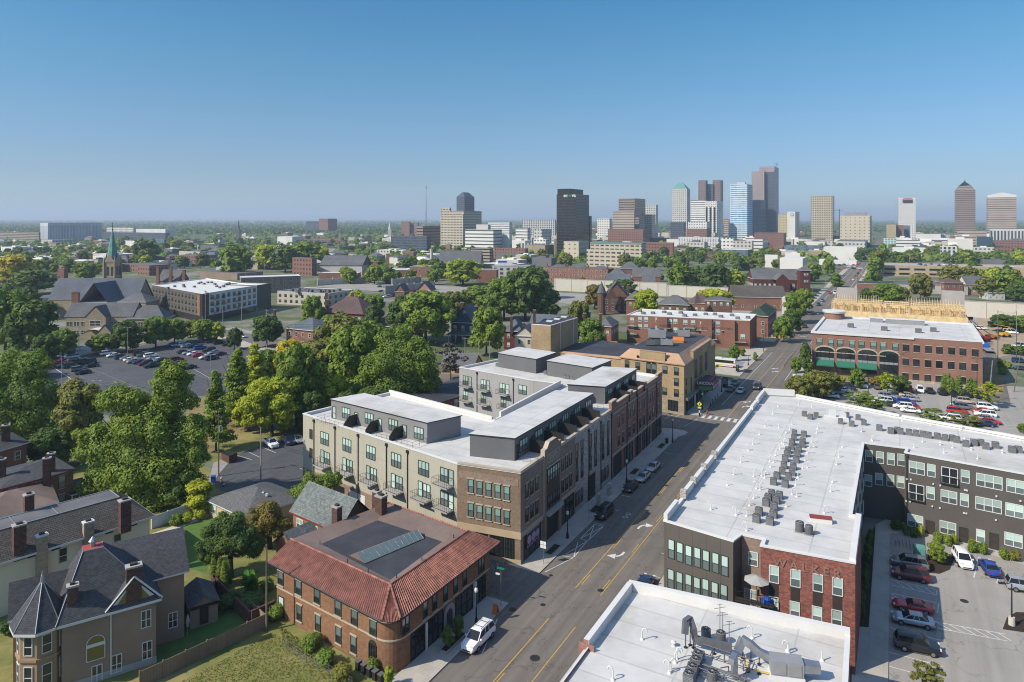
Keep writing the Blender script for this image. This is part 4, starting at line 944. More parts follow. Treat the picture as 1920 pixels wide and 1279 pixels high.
for x,yb,yt,lb in [(893,1173,1102,'black globe lamp behind the white four-wheel drive'),(1064,1009,958,'black globe lamp before the oak-brown brick shop entrance'),(1175,905,862,'black globe lamp beside the black kerb car'),(1261,829,785,'black globe lamp on the rounded kerb corner'),(1317,768,737,'black globe lamp beside the yellow crossing sign'),(1353,735,706,'black globe lamp before the theatre canopy'),(1403,685,663,'black globe lamp past the bus shelter'),(1508,690,673,'black globe lamp at the brick office corner'),(1483,727,708,'black globe lamp by the olive trees')]:
    p=P(x,yb,.13); street_lamp(p,max(ZY(yt,p.y)-.13,3.2),lb,g)
def lot_lamp(x,yb,yt,label,grp,mat='dark_metal',arms=2,base=False,zb=0.):
    p=P(x,yb); h=ZY(yt,p.y); t=thing('car_park_lamp',label,'lamp post',p,grp); b=MB(); z0=0
    if base: bb=MB(); bb.cyl((0,0,0),(0,0,1.),.38,.34,10); bb.build('base','pale_concrete',t,loc=(0,0,0)); z0=1
    b.cyl((0,0,z0),(0,0,h),.1,.075,6); b.build('pole',mat,t,loc=(0,0,0))
    for s in ((-1,1) if arms==2 else (-1,)):
        b=MB(); b.bar((0,0,h),(s*.7,-.1*s,h+.02),.05); b.obox((s*1.1,-.15*s,h-.03),-.13,.8,.4,.13,cen=True); b.build('lamp_head',mat,t,loc=(0,0,0))
g='lamp posts of the car parks'
lot_lamp(1897,1172,1095,'dark bent-arm lamp post in the mulch bed at the right edge',g,arms=1,base=True)
for x,yb,yt,lb in [(1628,762,707,'lamp post in front of the second office row'),(1684,748,664,'tall lamp post before the fourth arch'),(1784,770,720,'shorter lamp post between the right office rows'),(1832,758,672,'tall lamp post before the right end of the brick office'),(148,668,617,'lamp post at the back left of the left car park'),(116,733,668,'lamp post at the near left of the left car park'),(182,745,714,'low lamp post left of the big maple'),(395,725,665,'lamp post beside the dark car of the far row'),(239,668,614,'lamp post before the school porch'),(472,660,630,'short lamp post at the road side of the left car park'),(251,762,726,'low lamp post poking up behind the big maple')]:
    lot_lamp(x,yb,yt,lb,g,mat='grey_metal' if x<500 else 'dark_metal')
def pole(x,yb,yt,label,mat='wood_pole',cross=0,ang=R(-40),x2=None,tr=False,r=.15):
    p=P(x,yb); h=ZY(yt,p.y); t=thing('utility_pole',label,'utility pole',p,'utility poles'); b=MB(); dx=0 if x2 is None else (x2-x)*p.y/F
    top=V((dx,0,h)); b.cyl((0,0,-.2),top,r,r*.65,7); b.build('pole',mat,t,loc=(0,0,0))
    for k in range(cross):
        b=MB(); c_=top+V((0,0,-.5-k*1.2)); d=V((math.cos(ang),math.sin(ang),0))*1.25; b.bar(c_-d,c_+d,.06); [b.cyl(c_+d*f,c_+d*f+V((0,0,.22)),.05,.05,5) for f in (-.9,-.4,.4,.9)]; b.build('cross_arm',mat,t,loc=(0,0,0))
    if tr: b=MB(); b.cyl((.35,-.1,h*.72),(.35,-.1,h*.72+1.1),.28,.28,9); b.build('transformer','grey_metal',t,loc=(0,0,0))
    return p+top
W1=pole(500,1183,1021,'bare wooden pole at the left corner of the red-tiled building')
W2=pole(410,893,776,'dark wooden pole with a transformer by the gravel drive','wood_pole',1,tr=True)
W3=pole(489,908,801,'pale wooden pole at the edge of the rear car park','pale_pole')
W4=pole(872,690,632,'pale pole behind the alley garage','pale_pole',1); W5=pole(918,690,638,'wooden pole by the cream house','pale_pole',1); W6=pole(898,685,637,'pole between the alley poles','pale_pole')
W7=pole(855,628,590,'slim grey pole by the blue house porch','pale_pole'); W8=pole(1380,640,618,'thin pole','pale_pole') if False else None
W9=pole(1871,676,582,'dark pole left of the construction yard','wood_pole'); W10=pole(1906,671,584,'tan pole right of the construction yard','pale_pole')
W11=pole(1901,735,665,'leaning pole with a street light arm by the office lane','wood_pole',x2=1913); W12=pole(1856,728,676,'stout silver pole at the back corner of the brick office','galvanised',r=.22,x2=1861)
A=[]
for k,(x,yb,yt) in enumerate([(551,665,609),(500,652,580),(453,640,570),(385,612,545),(418,640,573)]): A.append(pole(x,yb,yt,['pole before the hip-roofed brick house','pole at the left end of the hip-roofed brick house','pole by the bend of the north road','pole at the corner of the dark flats','lamp-topped pole before the white flats'][k],'pale_pole',2 if k in(1,3) else 0))
B_=[pole(x,yb,yt,lb,'pale_pole',1) for x,yb,yt,lb in [(478,530,478,'pole above the long brown block, left one'),(496,528,490,'pole above the long brown block, right one'),(461,530,499,'pole left of the long brown block'),(560,515,490,'pole before the old hall'),(655,520,485,'pole at the middle of the old hall'),(1690+15,548,475,'tall pole behind the timber frame')]]
def cable(a,c,label,sag=1.,r=.035,n=10,grp='overhead cables'):
    pts=[a+(c-a)*(k/n)-V((0,0,sag*4*(k/n)*(1-k/n))) for k in range(n+1)]; b=MB(); b.tube(pts,r,4); tag(b.build('overhead_cable','dark_metal'),label,'cable',grp)
for k,(a,c) in enumerate([(A[0],A[1]),(A[1],A[2]),(A[2],A[3]),(A[1],A[3]),(A[0],W7)]):
    for j in range(3): cable(a+V((j*.5-.5,0,-j*.5)),c+V((j*.5-.5,0,-j*.5)),'sagging power cable strung between the poles near the left car park',1.2+.3*j,.05)
for a,c,lb in [(W2,W3,'cable from the transformer pole to the rear car park'),(W3,V((-37,122,8.5)),'cable from the pale pole to the beige block'),(W4,W5,'cable between the alley garage poles'),(W5,AT(985,195,10),'cable from the alley poles toward the theatre'),(B_[0],B_[4],'long cable over the old hall street'),(W9,W10,'cable over the construction yard')]:
    for j in range(2): cable(a-V((0,0,.4*j)),c-V((0,0,.4*j)),lb,.8,.03)
def sign(x,yb,yt,label,w_,h_,mat,border=None,pole_mat='galvanised',ang=None,cat='sign'):
    p=P(x,yb,.13); h=ZY(yt,p.y)-.13; t=thing('street_sign',label,cat,p,'street signs',0); ang=SA-math.pi/2 if ang is None else ang; t.rotation_euler=(0,0,ang)
    b=MB(); b.cyl((0,.05,0),(0,.05,h),.045,.045,6); b.build('post',pole_mat,t,loc=(0,0,0)); b=MB(); b.box(-w_/2,-.03,h-h_,w_/2,.0,h); b.build('sign_plate',mat,t,loc=(0,0,0)); return t,h
t,h=sign(1018.5,1057,1015,'square white traffic sign with four panels before the shop corner',.9,1.0,'sign_white')
b=MB(); b.box(-.45,-.036,h-.53,.45,-.031,h-.48); b.box(-.025,-.036,h-1,.025,-.031,h-.54); b.box(-.025,-.036,h-.47,.025,-.031,h); b.build('divider','bronze_metal',t,loc=(0,0,0))
t,h=sign(939,1137,1064,'green street name sign on a tall post at the alley corner',1.0,.25,'sign_green',ang=R(-22))
b=MB(); b.box(-.7,-.05,h-1.0,-.15,-.02,h-.75); b.build('arrow_plate','sign_white',t,loc=(0,0,0))
t,h=sign(1257.5,790,775,'green street name sign at the side street corner',1.1,.25,'sign_green',ang=R(-30))
t,h=sign(1311.5,780,754,'yellow diamond pedestrian crossing sign by the theatre corner',.01,.01,'sign_yellow','x','black_metal',ang=R(-20))
b=MB(); b.poly([(0,-.04,h-1.1),(.62,-.04,h-.48),(0,-.04,h+.14),(-.62,-.04,h-.48)]); b.poly([(0,.0,h-1.1),(-.62,.0,h-.48),(0,.0,h+.14),(.62,.0,h-.48)]); b.build('diamond_plate','sign_yellow',t,loc=(0,0,0))
b=MB(); b.cyl((0,-.05,h-.2),(0,-.045,h-.2),.09,.09,8); b.box(-.07,-.05,h-.62,.07,-.045,h-.3); b.poly([(-.14,-.048,h-.85),(-.05,-.048,h-.85),(.03,-.048,h-.6),(-.06,-.048,h-.6)]); b.poly([(.06,-.048,h-.85),(.15,-.048,h-.85),(.06,-.048,h-.6),(-.02,-.048,h-.6)]); b.build('walker_symbol','black_metal',t,loc=(0,0,0))
b=MB(); b.box(-.42,-.04,h-1.6,.42,-.01,h-1.2); b.build('arrow_plate','sign_yellow',t,loc=(0,0,0)); b=MB(); b.cyl((0,.05,0),(0,.05,.85),.2,.17,8); b.build('base','black_metal',t,loc=(0,0,0)); b=MB(); b.cyl((0,.05,.85),(0,.05,1.35),.16,.16,8); b.build('button_box','sign_white',t,loc=(0,0,0))
t,h=sign(1104,978,953,'small parking sign on a thin post beside the black boxy car',.3,.45,'grey_metal')
t,h=sign(1489,715,701,'white square sign on the avenue pavement by the office',.9,.8,'sign_white',ang=R(-15))
t,h=sign(1252.5,810,787,'thin post without lamp on the rounded corner',.25,.3,'grey_metal')
t,h=sign(1921,712,706,'green street sign at the right edge',1.6,.3,'sign_green',ang=R(-20))
p=P(1326,774.5,.13); t=thing('fire_hydrant','orange red fire hydrant at the theatre corner','fire hydrant',p); b=MB(); b.cyl((0,0,0),(0,0,.1),.22,.22,8); b.cyl((0,0,.1),(0,0,.75),.16,.15,8); b.dome((0,0,.75),.17,.17,8,3); b.build('barrel','red_paint',t,loc=(0,0,0))
b=MB(); b.cyl((-.28,0,.5),(.28,0,.5),.08,.08,6); b.cyl((0,-.26,.5),(0,0,.5),.1,.1,6); b.build('nozzle','orange_paint',t,loc=(0,0,0))
p=P(929,1150,.13); t=thing('sandwich_board','orange sandwich board standing on the pavement corner','sign',p,None,SA)
for s in (-1,1):
    b=MB(); b.poly([(s*.38,-.35,0),(s*.38,.35,0),(s*.03,.32,1.15),(s*.03,-.32,1.15)]); b.poly([(s*.36,-.35,0),(s*.01,-.32,1.13),(s*.01,.32,1.13),(s*.36,.35,0)]); b.build('board','orange_paint',t,loc=(0,0,0))
def planter(t0,p0,L,Wd,label,dark=True):
    t=thing('tree_pit',label,'planter',S(t0,p0,.13),'empty tree pits in the pavement',SA); b=MB(); b.box(-L/2,-Wd/2,-.02,L/2,Wd/2,.03,1);
    for x0,y0,x1,y1 in ((-L/2-.12,-Wd/2-.12,L/2+.12,-Wd/2),(-L/2-.12,Wd/2,L/2+.12,Wd/2+.12),(-L/2-.12,-Wd/2,-L/2,Wd/2),(L/2,-Wd/2,L/2+.12,Wd/2)): b.box(x0,y0,-.02,x1,y1,.08,0)
    b.build('frame',['kerb','mulch'],t,loc=(0,0,0))
for t0,lb in ((16.8,'tree pit before the lilac shop window'),(33.5,'tree pit beside the black boxy car'),(53.5,'tree pit beside the silver cars'),(71,'tree pit near the rounded kerb corner')): planter(t0,-1.35,3.3,1.05,'dark rectangular '+lb)
p=S(-9.6,-1.45,.13); t=thing('street_planter','long planter with two small trees by the arched stone doorway','planter',p,None,SA); b=MB(); b.box(-2.1,-.5,0,2.1,.5,.25); b.build('kerb_frame','kerb',t,loc=(0,0,0)); b=MB(); b.box(-1.95,-.36,.2,1.95,.36,.28); b.build('soil','mulch',t,loc=(0,0,0))
for k,dx in enumerate((-1.1,.9)): tree_at(S(-9.6+dx,-1.45,.4),2.6,1.5,'oval','dark',['nearer','farther'][k]+' small dark street tree in the long planter',group='small trees in the long planter')
tree_at(S(-19.2,-3.2,.13),2.2,1.1,'oval','lime','potted bright green shrub at the rounded brick corner',name='potted_shrub',cat='plant')
p=S(73.5,-.9,.13); b=MB(); b.cyl((p.x,p.y,.1),(p.x,p.y,1.15),.32,.36,10); b.cyl((p.x,p.y,1.15),(p.x,p.y,1.25),.38,.2,10); tag(b.build('litter_bin','black_metal'),'black litter bin on the rounded kerb corner','litter bin')
g='black bollards at the theatre kerb'
for k,(x,y) in enumerate([(1332,762),(1336.5,755.5),(1341,750),(1346,745)]): p=P(x,y,.13); b=MB(); b.cyl((p.x,p.y,.1),(p.x,p.y,1.1),.12,.1,8); b.dome((p.x,p.y,1.1),.12,.12,8,3); tag(b.build('bollard','black_metal'),ORD[k]+' black bollard from the crossing along the theatre kerb','bollard',g)
g='bicycle racks by the alley'
for k in range(4):
    p=P(922+k*9.8,1066-3.2*k+8,.13); b=MB(); d=V((-.5,.86,0))*.4; pts=[p-d]+[p-d+V((0,0,.75))]+[p+d*math.sin(a)+V((0,0,.75+.32*math.cos(a))) for a in (-1,-.4,.4,1)]+[p+d+V((0,0,.75)),p+d]; b.tube(pts,.045,5); tag(b.build('bike_rack','galvanised'),ORD[k]+' hoop bicycle rack from the left beside the alley','bicycle rack',g)
p=P(1355,734,.13); t=thing('information_kiosk','dark kiosk panel standing before the theatre','kiosk',P(1359.5,727,.13),None,R(-25)); b=MB(); b.box(-.75,-.2,0,.75,.2,3.1); b.build('cabinet','black_metal',t,loc=(0,0,0)); b=MB(); b.box(-.55,-.24,1.1,.55,-.2,2.8); b.build('screen','glass_mid',t,loc=(0,0,0))
p=P(1386,697,.13); t=thing('bus_shelter','steel bus shelter with a tilted canopy roof on the avenue corner','bus shelter',p,None,SA); b=MB(); b.obox((0,0,2.7),0,5.,2.6,.12,cen=True); b.build('roof','grey_metal',t,loc=(0,0,0))
for x in (-1.6,1.6):
    b=MB(); b.cyl((x*.3,.4,0),(x,.4,2.7),.1,.1,6); b.build('post','dark_metal',t,loc=(0,0,0))
b=MB(); b.box(-1.8,.7,.3,1.8,.75,2.3); b.build('glass_panel','glass_mid',t,loc=(0,0,0)); b=MB(); b.box(-1.4,.1,.42,1.4,.5,.5); b.box(-1.2,.25,0,-1.1,.35,.42); b.box(1.1,.25,0,1.2,.35,.42); b.build('bench','dark_metal',t,loc=(0,0,0))
g='wheelie bins at the brick corner'
for k in range(5):
    p=P(672+k*10.5,1256+k*6.3); t=thing('wheelie_bin',ORD[k]+' black wheelie bin from the left against the brick wall',  'bin',p,g,R(-36)); b=MB(); b.prism([(-.24,-.26),(.24,-.26),(.27,.3),(-.27,.3)],.08,.98); b.build('body','dark_metal',t,loc=(0,0,0)); b=MB(); b.obox((0,.02,.98),0,.62,.66,.07,cen=True); b.build('lid','ac_dark',t,loc=(0,0,0))
    for s in (-.24,.24): b=MB(); b.cyl((s-.04,.3,.1),(s+.04,.3,.1),.1,.1,8); b.build('wheel','rubber',t,loc=(0,0,0))
def parasol(p,h,r,label,closed=False,mat='canvas'):
    t=thing('parasol',label,'parasol',p); b=MB(); b.cyl((0,0,0),(0,0,h),.04,.04,6); b.build('pole','grey_metal',t,loc=(0,0,0)); b=MB()
    if closed: b.cyl((0,0,h*.42),(0,0,h*.7),.16,.24,8); b.cyl((0,0,h*.7),(0,0,h),.24,.03,8)
    else: b.cyl((0,0,h-.55),(0,0,h),r,.03,8)
    b.build('canopy',mat,t,loc=(0,0,0))
parasol(P(344,1022),2.7,.3,'closed pale parasol on the lawn behind the brown house',True); parasol(P(352,1192),2.6,.3,'closed pale parasol on the patio under the brown house',True)
def fence(name,pts,h,mat,label,post=2.4,th=.06,cat='fence',postm=None,ph=.15):
    t=thing(name,label,cat,center(pts)); b=MB(); q=MB()
    for a,c in zip(pts[:-1],pts[1:]):
        a,c=V((a[0],a[1],0)),V((c[0],c[1],0)); L=(c-a).length; an=math.atan2(c.y-a.y,c.x-a.x); b.obox((a.x,a.y,.0),an,L,th,h)
        for k in range(int(L/post)+1): p=a+(c-a)*min(1,k*post/L); q.obox((p.x,p.y,0),an,.13,th+.09,h+ph,cen=True)
    b.build('panel',mat,t); q.build('post',postm or mat,t)
fence('wooden_fence',gp((262,1292),(500,1178)),1.8,'timber_fence','weathered plank fence between the brown house and the grass lot',2.4)
fence('wooden_fence',gp((500,1178),(462,1142)),1.6,'timber_fence','short plank fence returning to the brick garden wall',2.4)
fence('garden_wall',gp((514,1150),(470,1170),(400,1100),(397,1126)),1.7,'chimney_brick','low brick garden wall left of the red-tiled building',40,.3,'wall',ph=.0)
fence('white_fence',gp((285,992),(398,951)),2.0,'white_trim','white board fence beside the flower bed',2.6)
wp=gp((530,1213),(575,1243),(660,1290)); wt=thing('wire_fence','thin grey wire fence along the weeds by the brick wall','fence',wp[1]); b=MB()
for a_,c_ in zip(wp[:-1],wp[1:]): [b.bar(a_+V((0,0,h_)),c_+V((0,0,h_)),.022) for h_ in (.25,.5,.75,1.1)]
b.build('wire','galvanised',wt); b=MB()
for a_,c_ in zip(wp[:-1],wp[1:]): [b.cyl(a_+(c_-a_)*k/4,a_+(c_-a_)*k/4+V((0,0,1.15)),.04,.04,6) for k in range(5)]
b.build('post','galvanised',wt)
pad('garden_path',gp((286,1000),(395,962),(400,966),(290,1007)),'pale_concrete',.004)
p=P(430,864); t=thing('waste_container','rusty brick-red dumpster enclosure at the car park edge','dumpster',p,None,R(-40)); b=MB(); b.prism([(-1.6,-.9),(1.6,-.9),(1.6,.9),(-1.6,.9)],.1,1.5); b.build('box','chimney_brick',t,loc=(0,0,0)); b=MB(); b.box(-1.65,-.95,1.5,1.65,0.,1.62); b.box(-1.6,.02,1.5,1.6,.9,1.75); b.build('lid','dark_metal',t,loc=(0,0,0))
b=MB(); p=P(400,905); b.obox((p.x,p.y,0),.3,.8,.8,1.2,cen=True); b.obox((p.x,p.y,1.2),.3,.9,.9,.1,cen=True); tag(b.build('blue_bin','blue_plastic'),'blue recycling bin by the transformer pole','bin')
for k,(x,y) in enumerate(((415,905),(420,911))):
    p=P(x,y); t=thing('traffic_drum',['taller','shorter'][k]+' orange and white traffic drum by the gravel drive','traffic drum',p); b=MB(); [b.cyl((0,0,.05+i*.25),(0,0,.3+i*.25),.27-.03*i,.24-.03*i,10,i%2) for i in range(4)]; b.build('body',['orange_paint','sign_white'],t,loc=(0,0,0)); b=MB(); b.cyl((0,0,0),(0,0,.06),.4,.4,10); b.build('base','rubber',t,loc=(0,0,0))
def zx(ox,oy,s): return lambda x,y: (ox+x*s,oy+y*s)
def boxpart(name,mat,par,o,a,sx,sy,sz,cen=False):
    b=MB(); b.obox(o,a,sx,sy,sz,cen=cen); return b.build(name,mat,par)
def wallstrip(name,mat,par,wl,t0,t1,z0,z1,out=.06,back=.05):
    p=wl.pt(t0,-back); b=MB(wl.ang); q=[wl.pt(t0,out),wl.pt(t1,out),wl.pt(t1,-back),wl.pt(t0,-back)]; b.prism(q,z0,z1,0,0,True); return b.build(name,mat,par)
def downspout(par,wl,t,z0,z1,mat='dark_metal'):
    b=MB(); a=wl.pt(t,.1); b.cyl((a.x,a.y,z0),(a.x,a.y,z1),.085,.085,6); b.obox((a.x,a.y,z1-.1),wl.ang,.42,.3,.45,cen=True); b.build('downspout',mat,par)
def balcony(par,wl,t,z,w_=3.,d=1.5,mat='concrete',rail='dark_metal'):
    c=wl.pt(t); b=MB(wl.ang); q=[wl.pt(t-w_/2,d),wl.pt(t+w_/2,d),wl.pt(t+w_/2,.09),wl.pt(t-w_/2,.09)]; b.prism(q,z-.18,z,0,0,True); o=b.build('balcony',mat,par)
    r=MB(); pts=[wl.pt(t-w_/2+.05,.1),wl.pt(t-w_/2+.05,d-.05),wl.pt(t+w_/2-.05,d-.05),wl.pt(t+w_/2-.05,.1)]
    for a,c in zip(pts[:-1],pts[1:]):
        for zz in (z+1.05,z+.12): r.bar((a.x,a.y,zz),(c.x,c.y,zz),.035)
        n=max(2,int((c-a).length/.42))
        for k in range(n+1): p=a+(c-a)*k/n; r.bar((p.x,p.y,z),(p.x,p.y,z+1.05),.028 if k%3 else .045)
    rr=r.build('railing',rail,None); off=WL[rr]; rr.parent=o; rr.location=tuple(off[i]-WL[o][i] for i in range(3)); return o
def frustum(b,q,z0,z1,ins,m=0,mt=1,ov=0.):
    q0=inset(q,-ov); q1=inset(q,ins); n=len(q)
    for k in range(n):
        j=(k+1)%n; b.poly([(*q0[k][:2],z0),(*q0[j][:2],z0),(*q1[j][:2],z1),(*q1[k][:2],z1)],m[k] if isinstance(m,(list,tuple)) else m)
    b.poly([(*p[:2],z1) for p in q1],mt); return q1
def chimney(par,p,h0,h1,w_=.9,d=.7,ang=0,mat='chimney_brick',cap='concrete'):
    b=MB(ang); b.obox((p[0],p[1],h0),ang,w_,d,h1-h0-.2,cen=True); b.obox((p[0],p[1],h1-.2),ang,w_+.16,d+.16,.2,1,cen=True); b.obox((p[0],p[1],h1),ang,w_*.5,d*.5,.22,2,cen=True); return b.build('chimney',[mat,cap,'bark'],par)
G=thing('apartment_block','long block of beige, brown, grey stone and red brick fronts with grey rooftop flats','apartment building',(0,125,0))
T0=Wall((1.23,99.2),(35,160.6)); s1=T0.pt(19.7); s2=T0.pt(36.7)
Q=[(-39.3,129.4),(-8.2,102.9),(1.23,99.2),(s1.x,s1.y),(s2.x,s2.y),(35,160.6),(1.6,185),(-13,169.8),(4.7,156),(10.9,152.8),(-3.3,125.5),(-25.8,145.3)]
MW=['beige_panel','tan_brown_brick','walnut_brick','grey_stone','red_brick','red_brick','light_grey_panel','light_grey_panel','light_grey_panel','light_grey_panel','beige_panel','beige_panel']
WS=shell(G,Q,13.4,MW,par_h=.55)
beige,end,street,rear,court=WS[0],WS[1],T0,WS[7],WS[9]
wallstrip('parapet_cap','stone_trim',G,street,-.05,7.3,13.38,13.62,.14,.4); wallstrip('parapet_cap','stone_trim',G,end,0.1,end.L+.05,13.38,13.6,.14,.4)
wallstrip('parapet_cap','stone_trim',G,street,13.3,36.6,13.38,13.62,.14,.4)
z=zx(840,820,.21894)
for x,y in [(195,415),(270,432),(347,447),(425,462),(503,477),(195,620),(270,638),(347,652),(425,667),(503,685)]: winpx(G,end,*z(x,y),.86,1.95,'trimmed')
wallstrip('stone_band','buff_stone',G,end,0,end.L+.08,3.7,4.7,.09); wallstrip('stone_band','buff_stone',G,end,0,end.L+.08,0,.7,.1)
for t in (1.4,3.9,6.4,8.4): win(G,end,t,.75,2.1 if t<8 else 1.4,2.85,'store')
wallstrip('brick_frieze','walnut_brick',G,end,.4,end.L-.3,11.3,12.4,.05)
z=zx(940,800,.15643)
for x,y in [(305,765),(365,725),(423,680),(305,1055),(365,1005),(423,965)]: winpx(G,street,*z(x,y),.85,2.05,'shade')
for x,y in [(733,455),(780,420),(825,385),(733,715),(780,680),(825,642)]: winpx(G,street,*z(x,y),.85,2.05,'shade')
wallstrip('stone_band','stone_trim',G,street,0,7.2,3.9,4.6,.09); wallstrip('stone_band','stone_trim',G,street,13.4,19.6,4.1,4.7,.09)
win(G,street,3.7,.35,5.4,3.35,'store'); win(G,street,16.4,.3,4.8,3.7,'store')
gp_=wallstrip('window_graphic','purple_graphic',G,street,1.6,6.1,1.55,3.55,.13,-.095)
b=MB()
for t,r in ((2.5,.62),(3.9,.68),(5.2,.6)): c=street.pt(t,.14,2.75); b.cyl(c,c+street.n*.012,r,r,18)
for k in range(9): c=street.pt(1.75+k*.47,.14,3.65); b.obox((c.x,c.y,c.z),street.ang,.3,.012,.22)
for k in range(8): c=street.pt(1.9+k*.5,.14,1.75); b.obox((c.x,c.y,c.z),street.ang,.3,.012,.24)
b.build('graphic_discs','lilac_graphic',G)
def profile(name,mat,wl,pts,out,back):
    b=MB(wl.ang); f=[wl.pt(t,out,zz) for t,zz in pts]; r=[wl.pt(t,-back,zz) for t,zz in pts]; b.poly(f); b.poly(r[::-1]); n=len(pts)
    for k in range(n): j=(k+1)%n; b.poly([f[j],f[k],r[k],r[j]],1 if k>0 and k<n-1 else 0)
    return b.build(name,[mat,'stone_trim'],G)
profile('name_gable','walnut_brick',street,[(13.3,4.3),(13.3,14.45),(12.5,14.5),(11.6,15.3),(9.0,15.3),(8.1,14.5),(7.3,14.45),(7.3,4.3)],.32,.4)
wallstrip('entrance_shade_panel','black_metal',G,street,8.0,12.6,.1,4.2,.05,-.01); wallstrip('entry_canopy','concrete',G,street,7.7,12.9,4.25,4.75,1.0,-.33)  # flat black panel paints the shade of the recessed entrance
wallstrip('pier','walnut_brick',G,street,7.2,8.0,0,4.3,.34); wallstrip('pier','walnut_brick',G,street,12.5,13.4,0,4.3,.34)
wallstrip('bay_panel','bronze_metal',G,street,7.95,12.65,5.0,11.4,.36,-.325)
for k in range(5):
    t=8.5+k*.9; win(G,street,t,9.3,.72,1.9,'green',out=.38); win(G,street,t,5.3,.72,1.7,'tall',out=.38)
wallstrip('stone_lintel','stone_trim',G,street,7.8,12.8,11.4,11.62,.42,-.33)
for a in ((8.2,12.5,12.18,12.3),(8.2,12.5,13.42,13.54),(8.2,8.32,12.3,13.42),(12.38,12.5,12.3,13.42)): wallstrip('sign_border','stone_trim',G,street,a[0],a[1],a[2],a[3],.37,-.325)
textpart('name_sign','OGDEN',.98,'stone_trim',G,street.pt(10.35,.34,12.86),(R(90),0,street.ang),.03)
for x in (1081.5,1091,1106.6,1116.4,1130.5,1140):
    t=street.t(x)
    win(G,street,t,9.2,.95,2.5,'tall'); win(G,street,t,5.3,.95,2.4,'tall'); wallstrip('spandrel','dark_metal',G,street,t-.48,t+.48,7.75,9.15,.05)
for x in (1080,1085.5,1091,1129.3,1134,1139): win(G,street,street.t(x),1.2,.8,2.3,'tall')
wallstrip('entrance_shade_panel','black_metal',G,street,25.2,28.6,.1,4.4,.05,-.01)  # entrance is no real recess; its shade is a black panel
wallstrip('stone_pier','grey_stone',G,street,24.2,25.0,0,2.2,2.6,-2.0); wallstrip('stone_pier','grey_stone',G,street,29.4,30.2,0,2.2,2.6,-2.0)
z=zx(860,620,.20332)
for x in (1160,1168,1180,1188,1200,1207,1218,1225,1234):
    t=street.t(x)
    for zz in (9.1,5.4): win(G,street,t,zz,.95,2.1,'shade')
for z0,z1 in ((12.3,12.55),(4.3,4.75)): wallstrip('stone_band','stone_trim',G,street,36.8,70,z0,z1,.12)
for t0,t1,dk in ((38,42.5,1),(44,49,0),(51,54.5,1),(55.5,60.5,0),(62.5,65,1),(66,69,0)):
    if dk: wallstrip('entrance_shade_panel','black_metal',G,street,t0,t1,.1,4.2,.05,-.01)  # shaded bay given as a black panel on the wall
    else: win(G,street,(t0+t1)/2,.35,t1-t0,3.7,'store')
for t0,t1,h in ((36.7,39.4,15.0),(39.4,47.5,14.2),(47.5,49,14.7),(49,56.8,14.0),(56.8,58.2,14.5),(58.2,66.5,13.9),(66.5,70.1,14.4)):
    wallstrip('stepped_parapet','red_brick',G,street,t0,t1-.02,13.3,h-.15,.12,.45); wallstrip('parapet_cap','stone_trim',G,street,t0-.05,t1+.03,h-.148,h+.05,.18,.5)
for x in (1019.5,1048.5,1103.5,1126,1146,1175,1194.5,1212.7,1230): downspout(G,street,street.t(x),.2,12.4 if x>1050 else 12.)
z=zx(560,720,.18764)
for x,y in [(260,545),(483,612),(722,685),(975,762),(1250,845)]: winpx(G,beige,*z(x,y),2.35,2.2,'green3')
for x,y in [(285,735),(510,815),(750,898),(1005,982),(1280,1062)]:
    t,zz=beige.px(*z(x,y)); win(G,beige,t,zz-1.15,1.6,2.1,'green2'); win(G,beige,t-1.45,zz-1.3,.95,2.35,'door',name='door')
    balcony(G,beige,t-.6,zz-1.35,3.3,1.55)
for x,y in [(1455,905),(1455,1140)]:
    t,zz=beige.px(*z(x,y)); win(G,beige,t,zz-1.1,1.6,2.1,'green2'); win(G,beige,t+1.5,zz-1.25,.95,2.3,'door',name='door'); balcony(G,beige,t+.4,zz-1.3,3.3,1.5)
for x,y in [(125,500),(125,690)]: winpx(G,beige,*z(x,y),.85,1.7,'louvre',name='louvre')
for x in (155,365,597,880,1090): t=beige.t(560+x*.18764); downspout(G,beige,t,.2,12.6)
wallstrip('brick_base','walnut_brick',G,beige,0,beige.L-.1,0,3.3,.06)
for t0,t1,m in ((9.5,13,'black_metal'),(14.5,18.8,'white_trim'),(21,25,'black_metal'),(28,31,'black_metal')): wallstrip('garage_bay',m,G,beige,t0,t1,.05,2.7,.1,-.065)  # black panels paint the shade of open bays; the white one is a door
z=zx(860,620,.20332)
for x,y in [(70,460),(235,495),(410,530)]:
    t,zz=rear.px(*z(x,y)); win(G,rear,t-.2,zz-1.1,1.5,2.2,'green2'); win(G,rear,t+1.3,zz-1.2,.9,2.3,'door',name='door'); balcony(G,rear,t+.3,zz-1.3,3.1,1.4)
for x,y in [(70,595),(235,625),(420,665)]:
    t,zz=rear.px(*z(x,y)); win(G,rear,t-.2,zz-1.1,1.5,2.2,'green2'); balcony(G,rear,t+.3,zz-1.3,3.1,1.4)
winpx(G,rear,*z(590,545),2.2,2.,'green2')
for x in (170,505): downspout(G,rear,rear.t(860+x*.20332),1,12.6)
def penthouse(n1,n2,f2,mats,z1=16.4,z0=12.8):
    q=quad4(n1,n2,f2,z1); b=MB(); b.walls(q,z0,z1-.12,[0]*4); w=b.build('rooftop_flat',mats,G)
    r=MB(); qo=inset(q,-.15); r.prism(qo,z1-.15,z1,1,0,True); o=r.build('flat_roof',['white_roof','dark_metal'],None); o.parent=w; of=WL[o]; o.location=tuple(of[i]-WL[w][i] for i in range(3)); return q
